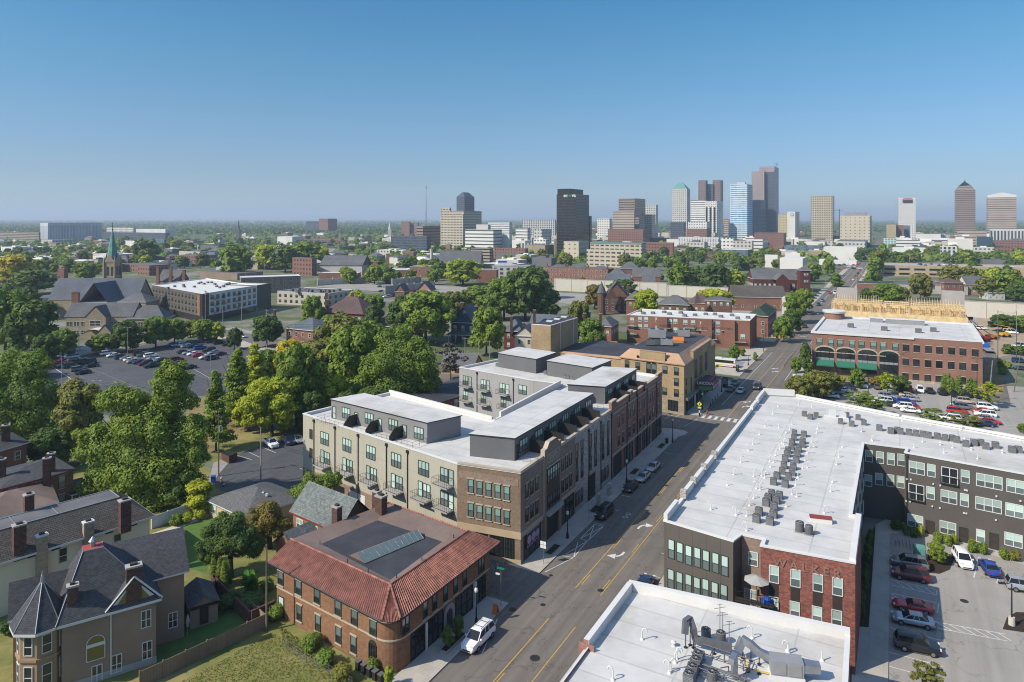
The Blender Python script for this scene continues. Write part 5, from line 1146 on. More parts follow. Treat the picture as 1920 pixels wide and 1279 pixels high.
def edge(q,a):   # the wall whose midpoint is nearest the given pixel
    best=None
    for k in range(4):
        wl=Wall(q[k],q[(k+1)%4]); m=(wl.a+wl.b)/2; x=CX+F*m.x/m.y; y=CY+F*(H-14.5)/m.y; d=(x-a[0])**2+(y-a[1])**2
        if best is None or d<best[0]: best=(d,wl)
    return best[1]
p1=penthouse((621,748),(801,792),(864,778.5),['mid_grey_siding']); e1=edge(p1,(711,790))
z=zx(560,720,.18764)
for x,y in [(475,290),(705,345),(945,410),(1200,490)]: winpx(G,e1,*z(x,y),2.1,1.9,'green3')
for x,y in [(357,285),(577,345),(813,410),(1060,475)]: winpx(G,e1,*z(x,y),.9,2.2,'door',name='door')
def divider(wl,t,ln,h0,h1,zb=12.85):
    a=wl.pt(t,.05); c=wl.pt(t,ln); d=wl.d*.06; b=MB(); P_=[(a.x,a.y,zb),(c.x,c.y,zb),(c.x,c.y,zb+h1),((a+(c-a)*.62).x,(a+(c-a)*.62).y,zb+h0),(a.x,a.y,zb+h0)]
    b.poly([V(p)-d for p in P_]); b.poly([V(p)+d for p in P_][::-1])
    for k in range(5): j=(k+1)%5; b.poly([V(P_[j])-d,V(P_[k])-d,V(P_[k])+d,V(P_[j])+d])
    b.build('terrace_screen','dark_metal',G)
for f in (.27,.5,.74): divider(e1,e1.L*f+.6,3.0,2.0,.9)
def rail(pts,zb,par=G):
    r=MB()
    for a,c in zip(pts[:-1],pts[1:]):
        for zz in (zb+1.,zb+.5): r.bar((a.x,a.y,zz),(c.x,c.y,zz),.03)
        n=max(1,int((c-a).length/1.2))
        for k in range(n+1): p=a+(c-a)*k/n; r.bar((p.x,p.y,zb),(p.x,p.y,zb+1.),.035)
    r.build('terrace_railing','dark_metal',par)
rail([e1.pt(.2,.1),e1.pt(.0,3.2),e1.pt(e1.L-.2,3.2),e1.pt(e1.L-.1,.1)],12.85)
p2=penthouse((881,813),(964.7,821),(1111.5,737),['grey_siding']); e2=edge(p2,(1040,790))
p3=penthouse((1065,720),(1134.5,724.7),(1193.4,691),['grey_siding']); e3=edge(p3,(1165,720))
p4=penthouse((1025.7,676),(1110,689),(1146,675),['grey_siding']); p5=penthouse((934,661.7),(1005,672.9),(1041.5,660.7),['grey_siding'])
for wl,n in ((e2,6),(e3,4)):
    for k in range(n):
        t=wl.L*(k+.5)/n; win(G,wl,t+.35,13.6,2.6,1.9,'green3'); win(G,wl,t-1.7,12.9,.85,2.2,'dark2',name='door')
        if k: divider(wl,wl.L*k/n-.2,3.6,2.0,1.9)
rail([e2.pt(.2,.1),e2.pt(.2,4.0)],12.85); rail([e2.pt(e2.L+2,.2),e2.pt(e2.L+2.,4.)],12.85)
b=MB(); c_=T0.pt(40.5,-6); b.obox((c_.x,c_.y,12.85),T0.ang,.1,3.4,2.2); b.obox((c_.x,c_.y,12.85),T0.ang,4.6,.1,2.2); b.build('terrace_screen','dark_metal',G)
wk=Wall(Q[10],Q[11]); wallstrip('court_parapet','white_parapet',G,wk,0.2,wk.L-.2,13.3,13.9,.02,.4)
wk=Wall(Q[9],Q[10]); wallstrip('court_parapet','white_parapet',G,wk,1,wk.L-2,13.3,14.3,.02,.4)
ACM={}
def ac_unit(p,label,group,size=.85,h=.95,ang=None,rnd_=False):
    key=(size,h,rnd_)
    if key not in ACM:
        b=MB(0)
        if rnd_: b.cyl((0,0,.08),(0,0,h),size*.5,size*.5,14)
        else: b.obox((0,0,.08),0,size,size,h-.08,cen=True)
        for k in range(5):
            zz=.16+k*(h-.25)/5
            if not rnd_: b.obox((0,0,zz),0,size+.03,size+.03,.035,1,cen=True)
        b.obox((0,0,0),0,size+.1,size+.1,.08,1,cen=True)
        f=MB(0); f.cyl((0,0,h),(0,0,h+.05),size*.44,size*.42,14,1,0); f.cyl((0,0,h+.05),(0,0,h+.09),size*.12,size*.12,8,1); [f.bar((math.cos(a)*size*.42,math.sin(a)*size*.42,h+.06),(-math.cos(a)*size*.42,-math.sin(a)*size*.42,h+.06),.018,m=1) for a in (0,.79,1.57,2.36)]
        ACM[key]=(mesh_of(b,'casing',['ac_dark','grey_metal']),mesh_of(f,'fan_grille',['black_metal','ac_light']))
    t=thing('condenser_unit',label,'air conditioner',p,group,SA+rnd.uniform(-.08,.08) if ang is None else ang)
    for n,m in zip(('casing','fan_grille'),ACM[key]): o=bpy.data.objects.new(n,m); COL.objects.link(o); o.parent=t
    return t
for lst,lb in (([(360,320),(395,325),(430,328),(463,335),(493,341),(527,347),(575,355),(608,362),(640,364),(675,372)],'small condenser in the row below the farther grey rooftop flat'),([(803,393),(838,397),(878,403),(913,410),(945,415),(982,432),(1012,437),(1045,440)],'small condenser in the row below the middle grey rooftop flat')):
    for k,(x,y) in enumerate(lst): q=P(860+x*.20332,620+y*.20332+2,12.85); ac_unit(q,ORD[k]+' '+lb,'condensers on the grey rooftop flats',.8,.85)
TB=thing('brick_shop_house','orange brick two storey building with a red tiled roof and a rounded corner','shop building',(-12.9,74.7,0))
W0,C,W2=V((-29.7,86.9,0)),V((-12.9,74.7,0)),V((-3.05,91.4,0)); W3=W0+(W2-C)
dl=(C-W0).normalized(); dr=(W2-C).normalized(); rr=2.4
arc=[]; pa=C-dl*rr; pb=C+dr*rr
for k in range(9):
    f=k/8; arc.append(pa*(1-f)**2+C*2*f*(1-f)*.92+pb*f*f+ (pa*(1-f)+pb*f)*(2*f*(1-f)*.08))
poly=[W0]+arc+[W2,W3]
ZE,ZR=6.35,8.25
b=MB(math.atan2(dl.y,dl.x)); b.walls([(p.x,p.y) for p in poly],0,ZE+.1,0); b.build('wall','orange_brick',TB)
wl_,wr_=Wall(W0,pa),Wall(pb,W2)
z=zx(480,900,.2963); zt=lambda x,y,zz:P(480+x*.2963,900+y*.2963,zz)
EL0,EL1,ER0,ER1=zt(75,520,ZE),zt(795,897,ZE),zt(915,885,ZE),zt(1545,395,ZE); RL,RC,RR,RB=zt(220,375,ZR),zt(850,663,ZR),zt(1340,325,ZR),zt(835,145,ZR)
def tiles(e0,e1,r0,r1,per=.3,course=.42):
    b=MB(); L=((e1-e0).length+(r1-r0).length)/2 if (r1-r0).length>1 else (e1-e0).length; n=max(3,int(L/per)); W_=((r0-e0).length+(r1-e1).length)/2; m=max(3,int(W_/course))
    nm=(e1-e0).cross((r0+r1)/2-e0).normalized(); nm=nm if nm.z>0 else -nm
    prof=[(0,0),(.12,.06),(.3,.1),(.48,.06),(.6,.0)]; us=[(k+u)/n for k in range(n) for u,_ in prof]+[1.]; hs=[h for k in range(n) for _,h in prof]+[0.]
    rows=[]
    for j in range(m):
        for f,up in ((j/m,.03),((j+.98)/m,0.)):
            rows.append(b.add([(e0+(e1-e0)*u)*(1-f)+(r0+(r1-r0)*u)*f+nm*(h+up) for u,h in zip(us,hs)]))
    g=random.Random(int(e0.x*7))
    for a,c in zip(rows[:-1],rows[1:]):
        for k in range(len(us)-1): b.f.append((a+k,a+k+1,c+k+1,c+k)); b.m.append(1 if k%5==4 else 0)
    return b
def arcp(f): return EL1*(1-f)**2+(zt(862,915,ZE))*2*f*(1-f)+ER0*f*f
bt=tiles(EL0,EL1,RL,RC);
def join(b,c): k=len(b.v); b.v+=c.v; b.f+=[tuple(i+k for i in f) for f in c.f]; b.m+=c.m
join(bt,tiles(ER0,ER1,RC,RR))
for k in range(4): join(bt,tiles(arcp(k/4),arcp((k+1)/4),RC,RC+V((.02,.01,0)),.3))
bt.build('tile_roof',['tile_red','tile_dark'],TB)
b=MB()
for a,c in ((RL,RC),(RC,RR),(EL1+V((0,0,.1)),RC),(ER0+V((0,0,.1)),RC),(RR,ER1),(RR,RB)):
    n=max(2,int((c-a).length/.45)); [b.cyl(a+(c-a)*k/n+V((0,0,.06)),a+(c-a)*(k+.9)/n+V((0,0,.08)),.13,.11,6) for k in range(n)]
b.build('ridge_tiles','tile_red',TB)
b=MB(); E3=ER1+(EL0-EL1)*.82;
b.poly([RR+V((0,0,-.05)),ER1,E3,RB])           # plain rear slope
b.build('rear_roof','brown_membrane',TB)
inn=[zt(410,405,7.6),zt(850,632,7.6),zt(1180,390,7.6),zt(770,255,7.6)]
b=MB(); ring=[RL,RC,RR,RB]
for k in range(4): j=(k+1)%4; b.poly([ring[k]-V((0,0,.02)),ring[j]-V((0,0,.02)),inn[j],inn[k]],0)
b.poly(inn,1); b.build('sunk_roof',['brown_membrane','black_roof'],TB)
b=MB(); loopE=[EL0,EL1]+[arcp(k/4) for k in range(1,4)]+[ER0,ER1]
for a,c in zip(loopE[:-1],loopE[1:]): b.cyl(a-V((0,0,.08)),c-V((0,0,.08)),.11,.11,6);
b.build('gutter','dark_metal',TB)
b=MB(); und=[(p.x,p.y,ZE-.06) for p in loopE]; b.poly([*und,tuple(W2+V((0,0,ZE-.06))),*[tuple(p+V((0,0,ZE-.06))) for p in arc[::-1]],tuple(W0+V((0,0,ZE-.06)))][::-1]); b.build('soffit','bronze_metal',TB)
sa,sb,scc,sd=zt(590,478,7.7),zt(690,528,7.7),zt(1062,370,7.7),zt(985,325,7.7)
b=MB(); up=V((0,0,.75)); m1,m2=(sa+sb)/2+up,(scc+sd)/2+up; sbU,sccU=sb,scc
b.poly([sb,scc,m2,m1],0); b.poly([sd,sa,m1,m2],1); b.poly([sa,sb,m1],1); b.poly([scc,sd,m2],1);
for k in range(13): f=k/12; b.bar(sb+(scc-sb)*f+V((0,0,.03)),m1+(m2-m1)*f+V((0,0,.03)),.03,m=2)
b.build('skylight',['glass_mid','brown_membrane','galvanised'],TB)
chimney(TB,zt(512,280,7.5),6.5,10.1,1.15,.9,R(-36)); chimney(TB,zt(792,215,7.7),6.5,10.4,1.35,1.1,R(-36))
for x,y in ((405,410),(580,525),(710,585),(890,625),(1050,515),(1250,370)): q=zt(x,y,7.9); b=MB(); b.cyl(q,q+V((0,0,.5)),.06,.06,6); b.build('vent','dark_metal',TB)
for x,y in [(157,620),(270,680),(387,735),(520,810),(623,870),(742,935)]: winpx(TB,wl_,*z(x,y),1.05,1.65,'brickw')
for x,y in [(275,840),(393,905),(523,980),(618,1040)]: winpx(TB,wl_,*z(x,y),.9,1.85,'brickw')
t,zz=wl_.px(*z(160,810)); win(TB,wl_,t,.15,1.1,2.4,'door',name='door')
t,zz=wl_.px(*z(745,1110)); t=min(t,wl_.L-.8); win(TB,wl_,t,.9,1.15,1.7,'store')
b=MB(wl_.ang); pts=[wl_.pt(t+.6*math.cos(math.pi*k/8),.06,2.55+.6*math.sin(math.pi*k/8)) for k in range(9)]; b.poly(pts[::-1]); b.build('arched_light','glass_dark',TB)
wallstrip('stone_course','stone_trim',TB,wl_,0,wl_.L,3.45,3.62,.07); wallstrip('stone_course','stone_trim',TB,wr_,0,wr_.L,3.45,3.62,.07)
b=MB(); ao=inset([(p.x,p.y) for p in arc]+[(W3.x,W3.y)],-.07)[:len(arc)]
for p,q in zip(ao[:-1],ao[1:]): b.poly([(p.x,p.y,3.45),(q.x,q.y,3.45),(q.x,q.y,3.62),(p.x,p.y,3.62)]); b.poly([(p.x,p.y,3.62),(q.x,q.y,3.62),(q.x*.995,q.y*1.001,3.63),(p.x*.995,p.y*1.001,3.63)])
b.build('stone_course','stone_trim',TB)
for x,y in [(945,945),(1070,820),(1130,770),(1198,720),(1262,670),(1320,620),(1425,545)]:
    t,zz=wr_.px(*z(x,y)); win(TB,wr_,t,3.9,1.3 if x in(945,1425) else .85,1.9,'dark2' if x in(945,1425) else 'brickw')
for t0,t1 in ((.6,3.1),(3.7,6.6),(9.3,13.0),(13.9,16.0)): win(TB,wr_,(t0+t1)/2,.3,t1-t0,2.9,'store')
wallstrip('shop_pillar','white_trim',TB,wr_,3.2,3.6,.1,3.2,.12); wallstrip('shop_pillar','white_trim',TB,wr_,13.15,13.65,.1,3.4,.3)
b=MB(wr_.ang); pts=[wr_.pt(7.8+1.15*math.cos(math.pi*k/8),.16,2.2+1.15*math.sin(math.pi*k/8)) for k in range(9)]; b.poly([wr_.pt(6.65,.16,.1),wr_.pt(8.95,.16,.1)]+pts); b.build('stone_door_surround','concrete',TB)
b=MB(wr_.ang); pts=[wr_.pt(7.8+.6*math.cos(math.pi*k/8),.2,2.1+.6*math.sin(math.pi*k/8)) for k in range(9)]; b.poly([wr_.pt(7.2,.2,.1),wr_.pt(8.4,.2,.1)]+pts); b.build('door','glass_dark',TB)
def house(name,label,q,h,mat,roof,rise,ridge=.5,over=.5,trim='white_trim',cat='house',wins=(),wst='white1',chim=(),gab=None,group=None,rows=(1.1,4.2),simple=True,ww=1.,wh=1.6):
    q=ccw([(p[0],p[1]) for p in q]); g_=thing(name,label,cat,center(q),group); b=MB(math.atan2(q[1][1]-q[0][1],q[1][0]-q[0][0])); b.walls(q,0,h+.02,0); b.build('wall',mat,g_)
    b=MB(); r=b.hip(q,h,rise,over,ridge,0,1); b.build('roof',[roof,trim],g_)
    if ridge==1:
        qq=[V((p[0],p[1],0)) for p in q]; qq=qq if (qq[1]-qq[0]).length>=(qq[2]-qq[1]).length else qq[1:]+qq[:1]
        b=MB()
        for a,c in ((qq[1],qq[2]),(qq[3],qq[0])): m=(a+c)/2; b.poly([(a.x,a.y,h),(c.x,c.y,h),(m.x,m.y,h+rise*.93)])
        b.build('gable',gab or mat,g_)
    ws=[Wall(q[k],q[(k+1)%4]) for k in range(4)]
    for wl in ws:
        m=(wl.a+wl.b)/2
        if wl.n.dot(-m)<=0: continue
        n=max(1,int(wl.L/3.))
        for z0 in rows:
            if z0+wh>h: continue
            for k in range(n): win(g_,wl,wl.L*(k+.5)/n,z0,ww,wh,wst,simple)
    for cx_,cy_,hh in chim: chimney(g_,(q[0][0]+(q[1][0]-q[0][0])*cx_+(q[3][0]-q[0][0])*cy_,q[0][1]+(q[1][1]-q[0][1])*cx_+(q[3][1]-q[0][1])*cy_),h*.6,h+hh,.9,.7,ws[0].ang)
    return g_,ws,q
def rect(p,ang,L,Wd):
    u=V((math.cos(ang),math.sin(ang),0)); v=V((-u.y,u.x,0)); p=V((p[0],p[1],0)); return [p,p+u*L,p+u*L+v*Wd,p+v*Wd]
SL,_,_=house('slate_roofed_house','brick house with a mottled blue-grey slate roof and red ridges behind the red-tiled building',rect((-33.2,104.3),R(-37.6),10.6,6.4),5.6,'orange_brick','slate',3.6,1,.45,'red_trim',wst='white2',ww=1.5,wh=1.3,rows=(1.,3.6),simple=False)
chimney(SL,(-20.8+1,104.4-3.6),5,10.2,1.1,.9,R(-37))
house('slate_roofed_porch','low brick gable with red verge joined to the left back of the red-tiled building',rect((-30.6,96.4),R(52),5.,4.2),3.6,'orange_brick','slate',2.,1,.3,'red_trim',rows=(.9,),wst='brickw')
F1=V((-40.1,77.5,0)); hu=V((.83,.557,0)); hv=V((-.557,.83,0)); hp=lambda u,v,z=0.:V((*(F1+hu*u+hv*v)[:2],z)); HA=math.atan2(hu.y,hu.x)
BH=thing('turreted_house','brown stucco house with a pointed turret and dark shingle roofs at the bottom left','house',tuple(hp(-6,4)))
mq=[hp(-8.9,0),hp(0,0),hp(0,9),hp(-8.9,9)]; wq=[hp(-6,3.4),hp(3.4,3.4),hp(3.4,12.2),hp(-6,12.2)]
b=MB(HA); b.walls([(p.x,p.y) for p in mq],0,7.3,0); b.build('wall','brown_stucco',BH); b=MB(HA); b.walls([(p.x,p.y) for p in wq],0,8.02,0); b.build('wing_wall','brown_stucco',BH)
b=MB(HA); cu=hp(-6.4,4.2); o0=inset([(p.x,p.y) for p in mq],-.55); top=[hp(-6.9,3.5),hp(-4.9,3.5),hp(-4.9,5),hp(-6.9,5)]
for k in range(4): j=(k+1)%4; b.poly([(*o0[k][:2],7.3),(*o0[j][:2],7.3),(*top[j][:2],12.9),(*top[k][:2],12.9)])
b.build('main_roof','dark_shingle',BH)
b=MB(HA); b.prism([(p.x,p.y) for p in top],12.8,13.0,0,1,True); b.build('roof_platform',['white_trim','brick_red_pad'],BH)
b=MB()
for k in range(4): b.bar((*o0[k][:2],7.36),(*top[k][:2],12.95),.06)
b.build('hip_flashing','galvanised',BH)
c=(top[0]+top[2])/2; b=MB(); b.cyl((c.x,c.y,13),(c.x,c.y,13.6),.3,.3,8); b.cyl((c.x,c.y,13.6),(c.x,c.y,14.1),.45,.05,8); b.build('roof_vent','galvanised',BH)
def eave(q,z,par,mat='white_trim',th=.28):
    b=MB(); q=[V((p[0],p[1],0)) for p in q]; n=len(q)
    for k in range(n): a,c=q[k],q[(k+1)%n]; L=(c-a).length; b.obox((a.x,a.y,z-th),math.atan2(c.y-a.y,c.x-a.x),L,.12,th)
    b.build('eave_trim',mat,par)
eave(o0,7.32,BH)
b=MB(HA); b.hip([(p.x,p.y) for p in wq],8.0,3.4,.5,1,0,1); b.build('wing_roof',['dark_shingle','white_trim'],BH)
b=MB(HA); m=hp(3.4,7.8,11.2); b.poly([hp(3.4,3.4,8),hp(3.4,12.2,8),m]); b.build('wing_gable','brown_stucco',BH)
b=MB(HA); A_,B2,T_=hp(-5.,-.4,7.35),hp(.6,-.4,7.35),hp(-2.2,-.4,10.5); K=hp(-2.2,4.,10.5)
b.poly([A_,T_,K,hp(-5.,2.2,7.35)]); b.poly([T_,B2,hp(.6,2.2,7.35),K]); b.build('gable_roof','dark_shingle',BH)
b=MB(HA); b.poly([hp(-4.6,-.2,7.35),hp(.2,-.2,7.35),hp(-2.2,-.2,10.1)]); b.build('gable_panel','white_trim',BH)
for u0,u1,up_ in ((-3.9,-2.9,9.),(-1.5,-.55,9.)): b=MB(HA); m_=u1 if u0<-2 else u0; b.poly([hp(u0,-.23,7.65),hp(u1,-.23,7.65),hp(m_,-.23,up_)]); b.build('gable_window','glass_gold',BH)
lq=[hp(-13.2,4.2),hp(-9.5,4.2),hp(-9.5,8.6),hp(-13.2,8.6)]; b=MB(HA); b.walls([(p.x,p.y) for p in lq],0,7.2,0); b.build('side_wall','tan_stucco',BH); b=MB(HA); b.hip([hp(-13.2,4.2),hp(-7.,4.2),hp(-7.,8.6),hp(-13.2,8.6)],7.2,3.,.4,1,0,1); b.build('side_roof',['dark_shingle','white_trim'],BH); b=MB(HA); b.poly([lq[3]+V((0,0,7.2)),lq[0]+V((0,0,7.2)),hp(-13.2,6.4,10.)]); b.build('side_gable','white_trim',BH)
b=MB(HA); [b.bar(x,y,.14) for x,y in ((A_,T_),(B2,T_),(A_,B2))]; b.build('gable_trim','white_trim',BH)
chimney(BH,hp(-2.2,.1),7.36,11.6,1.5,.9,HA); chimney(BH,hp(-7.9,.8),7.4,10.8,1.0,.8,HA)
tc=hp(-10.6,2.4); rt=2.3; oc=[(tc.x+rt*math.cos(R(22.5+45*k)),tc.y+rt*math.sin(R(22.5+45*k))) for k in range(8)]
b=MB(); b.walls(oc,0,7.1,0); b.build('turret_wall','tan_stucco',BH)
oe=inset(oc,-.6); ap=V((tc.x,tc.y,11.4)); b=MB()
for k in range(8): b.poly([(*oe[k][:2],7.15),(*oe[(k+1)%8][:2],7.15),ap])
b.build('turret_roof','dark_shingle',BH); b=MB(); b.prism(oe,6.85,7.14,0,0,True); b.build('turret_eave','white_trim',BH)
b=MB(); [b.bar((*oe[k][:2],7.2),ap,.07) for k in range(8)]; b.cyl(ap-V((0,0,.6)),ap+V((0,0,.5)),.28,.12,8); b.cyl(ap+V((0,0,.5)),ap+V((0,0,1.)),.1,.02,6); b.build('turret_flashing','galvanised',BH)
for k in range(8):
    wl=Wall(oc[k],oc[(k+1)%8]); m=(wl.a+wl.b)/2
    if wl.n.dot(-m)>0:
        for z0 in (4.6,1.3): win(BH,wl,wl.L/2,z0,.85,1.9 if z0>2 else 2.1,'whited')
        wallstrip('turret_band','tan_stucco',BH,wl,-.02,wl.L+.02,3.9,4.2,.14)
z=zx(0,960,.25); mw=Wall(hp(-8.9,0),hp(0,0)); ww_=Wall(hp(0,3.4),hp(3.4,3.4))
for x,y in [(1095,800),(1103,1035),(875,1135),(727,1215)]: winpx(BH,mw,*z(x,y),.95,1.9,'whited2')
winpx(BH,ww_,*z(1295,810),.95,1.75,'whited2')
t,zz=mw.px(*z(718,1030)); b=MB(HA); b.poly([mw.pt(t-.85,.05,zz-1.1),mw.pt(t+.85,.05,zz-1.1)]+[mw.pt(t+.85*math.cos(math.pi*k/10),.05,zz+.7+.85*math.sin(math.pi*k/10)) for k in range(11)]); o=b.build('arched_window','glass_gold',BH)
b=MB(HA); pts=[mw.pt(t-.85,.07,zz-1.1),mw.pt(t+.85,.07,zz-1.1)]+[mw.pt(t+.85*math.cos(math.pi*k/10),.07,zz+.7+.85*math.sin(math.pi*k/10)) for k in range(11)]; [b.bar(p,q,.07) for p,q in zip(pts,pts[1:]+pts[:1])]; b.obox(tuple(mw.pt(t-.85,.1,zz+.35)),HA,1.7,.05,.35); b.build('arched_frame','white_trim',BH)
q=mw.pt(mw.t(208),.1); b=MB(); b.cyl((q.x,q.y,.3),(q.x,q.y,7.1),.07,.07,6); b.build('downspout','white_trim',BH)
q=hp(.12,1.5); b=MB(); b.cyl((q.x,q.y,.3),(q.x,q.y,7.),.05,.05,6); b.build('downspout','dark_metal',BH)
b=MB(HA); b.walls([(p.x,p.y) for p in (hp(-8.7,-.06),hp(.06,-.06),hp(.06,9.06),hp(-8.7,9.06))],0,.8,0); b.build('stone_footing','concrete',BH)
house('garden_shed','small brown shed with a worn grey roof behind the turreted house',[hp(4.2,4.6),hp(7.4,4.6),hp(7.4,9.5),hp(4.2,9.5)],2.6,'brown_stucco','grey_shingle',1.1,1,.3,'dark_metal',rows=(.3,),wst='louvre',ww=.9,wh=2.)
for k,(u,v,h) in enumerate(((1.7,1.4,.9),(1.0,.9,.7))):
    pass
CHq=[V((-69,80.9,0)),V((-52.4,99.5,0)),V((-59.8,106.1,0)),V((-76.4,87.5,0))]; CHq=[(p.x,p.y) for p in CHq]
CH=thing('cream_house','long cream stucco house with brown shingle slopes, a grey deck roof and three brick chimneys','house',center(CHq)); CA=math.atan2(18.6,16.6)
b=MB(CA); b.walls(CHq,0,7.02,0); b.build('wall','cream_stucco',CH)
b=MB(CA); top=frustum(b,CHq,7.0,9.8,3.0,0,1,.6); b.build('roof',['brown_shingle','grey_roof'],CH); eave(inset(CHq,-.6),7.02,CH)
b=MB(); [b.bar((*top[k][:2],9.85),(*top[(k+1)%4][:2],9.85),.09) for k in range(4)]; [b.bar((*(top[0]+(top[1]-top[0])*f)[:2],9.85),(*(top[3]+(top[2]-top[3])*f)[:2],9.85),.07) for f in (.35,.6)]; b.build('deck_edge','grey_metal',CH)
cw=Wall(CHq[0],CHq[1])
for x,y in [(220,1014),(118,1041)]: winpx(CH,cw,x,y,.95,1.9,'whited')
for x in (60,105,165,205,250): t=cw.t(x); wallstrip('eave_vent','black_metal',CH,cw,t-.5,t+.5,6.3,6.6,.04,-.005)
for x,y,h in ((234,982,11.0),(36,1032,11.0)): chimney(CH,P(x,y,7.6),6.5,h,1.35,1.0,CA)
chimney(CH,P(54,957,9.8),8.5,12.1,1.1,.9,CA)
for x,y in ((164,1030),(77,1060)): t=cw.t(x); q=cw.pt(t,.3); chimney(CH,q,3,9.0,1.2,.8,CA,'tan_stone','white_trim')
for x,y in ((112,982),(60,997)):
    q=P(x,y,8.6); b=MB(CA); n=V((-math.sin(CA),math.cos(CA),0)); u=V((math.cos(CA),math.sin(CA),0)); up=V((0,0,.93)); d=(n+up*1.).normalized()
    b.poly([q-u*.4-d*.7,q+u*.4-d*.7,q+u*.4+d*.7,q-u*.4+d*.7]); o=b.build('skylight','glass_mid',CH); o.location.z+=.12; b=MB(); [b.bar(a+V((0,0,.14)),c+V((0,0,.14)),.06) for a,c in ((q-u*.4-d*.7,q-u*.4+d*.7),(q+u*.4-d*.7,q+u*.4+d*.7),(q-u*.4+d*.7,q+u*.4+d*.7))]; b.build('skylight_frame','galvanised',CH)
g1,ws1,q1=house('brick_house','red brick house with a dark low roof and paired chimneys behind the cream house',quad4((0,916),(137.6,880),(99,857),7.),7.,'rust_brick','dark_shingle',1.1,.5,.35,'red_trim',wst='trimmed',rows=(1.2,4.4),simple=False,wh=2.)
chimney(g1,P(88,893,7.5),5,10.6,1.1,.8,R(25)); chimney(g1,P(96,880,7.6),5,10.4,1.1,.8,R(25)); chimney(g1,P(3,893,7.5),5,10.4,1.1,.8,R(25))
house('brown_roofed_wing','brick wing with a worn brown membrane roof in front of the dark-roofed brick house',quad4((-60,985),(108,941),(94,905),5.6),5.6,'rust_brick','brown_membrane',2.0,.5,.2,'white_trim',wst='whited')
g3=thing('sun_porch','low porch with white posts and a dark lean-to roof beside the brick house','porch',center(quad4((135,929),(176,917),(150,899),3.))); q=quad4((135,929),(176,917),(150,899),3.)
b=MB(); b.prism(inset(q,-.3),3.,3.2,1,0,True); b.build('roof',['black_roof','white_trim'],g3)
for k in range(4):
    wl=Wall(q[k],q[(k+1)%4])
    for f in (0,.33,.66): p=wl.pt(wl.L*f); boxpart('post','white_trim',g3,(p.x,p.y,0),wl.ang,.2,.2,3.,True)
b=MB(); b.walls(inset(q,.15),0,2.6,0); b.build('screen','glass_dark',g3)
g4,_,_=house('brick_house','brick house with a pale-trimmed roof cut by the left edge',quad4((-60,862),(50,829),(20,812),7.),7.,'rust_brick','dark_shingle',1.5,.5,.4,'white_trim',wst='whited'); chimney(g4,P(11,828,7.6),5,10.8,1.2,.9,R(25))
D_,_,_=house('cream_garage','low cream garage with a grey shingle hip roof beside the gravel drive',quad4((497.6,904),(391,936),(462,968),2.8),2.8,'cream_siding','grey_shingle',1.9,.5,.5,'white_trim',wst='white1',rows=(.8,),cat='garage')
for x,y in ((472,916),(480,919),(493,925),(500,928)): q=P(x,y,4.1); b=MB(); b.obox((q.x,q.y,3.9),0,.35,.35,.4,cen=True); b.build('roof_vent','white_trim',D_)
LB=thing('low_brick_block','low brick block with a long charcoal roof behind the beige flats','building',center([(-40,161),(-8,200)])); LQ=[(-40.5,161.9),(-30,153.2),(2,191.7),(-8.5,200.4)]
b=MB(); b.walls(LQ,0,5.2,0); b.build('wall','rust_brick',LB); b=MB(); b.hip(LQ,5.2,1.,.6,.5,0,1); b.build('roof',['black_roof','dark_metal'],LB)
wl=Wall(LQ[1],LQ[2]); grid(LB,wl,9,(3.2,.7),1.1,1.5,'white2',2.,2.)
for f in (.2,.45,.7): q=V((-33,158,0))*(1-f)+V((-3,195,0))*f; b=MB(); b.cyl((q.x,q.y,6),(q.x,q.y,7.),.14,.14,6); b.build('roof_vent','dark_metal',LB)
hN=12.4; PN=lambda x,y:P(x,y,hN)
NQ=[PN(*p) for p in ((1244.6,975),(1374.7,1013.7),(1391,1001.5),(1431,1010),(1426,1022),(1603.5,1054.8),(1614.7,967),(1597,964),(1620,830),(1699.5,840),(1696,847.6),(2050,911),(2050,846),(1690,781),(1492,742),(1430,739))]
NB=thing('grey_flats','L-shaped charcoal flats with a wide white roof full of condensers and a red brick corner','apartment building',(35,95,0))
NM=['charcoal_panel','charcoal_siding','walnut_brick','mottled_red_brick','mottled_red_brick','mottled_red_brick','mottled_red_brick','charcoal_siding','charcoal_siding','charcoal_siding']+['charcoal_siding']*6
NQ=[(p.x,p.y) for p in NQ]
NW=shell(NB,NQ,hN,NM,par_h=.35,th=.35)
z=zx(1200,900,.23454)
for x,y in [(250,550),(318,575),(388,600),(458,617),(527,640),(603,660),(677,685),(247,788),(315,812),(387,830),(455,855),(523,868),(597,895),(670,915)]: winpx(NB,NW[0],*z(x,y),.82,2.3,'green')
for x,y in [(1072,753),(1243,785),(1422,822),(1580,853),(1068,1000),(1238,1040),(1415,1080),(1573,1110)]: winpx(NB,NW[4],*z(x,y),.98,1.9,'white1')
for x,y in [(1070,880),(1240,912),(1418,952),(1577,982)]:
    t,zz=NW[4].px(*z(x,y)); wallstrip('spandrel','bronze_metal',NB,NW[4],t-.48,t+.48,zz-.95,zz+.95,.04)
textpart('brick_lettering','W A L K E R',1.3,'mottled_red_brick',NB,NW[4].pt(NW[4].L*.5,.02,10.75),(R(90),0,NW[4].ang),.07)
winpx(NB,NW[2],*z(905,630),1.0,1.6,'white1'); winpx(NB,NW[2],*z(885,940),1.4,1.9,'white2')
bw=Wall(NW[1].pt(.3),NW[3].pt(.3)); balcony(NB,Wall(NQ[1],NQ[4]),2.3,6.0,4.2,.9,'bronze_metal'); balcony(NB,Wall(NQ[1],NQ[4]),2.3,2.6,4.2,.9,'bronze_metal')
z=zx(1600,780,.18768); wa,wb=NW[8],NW[10]
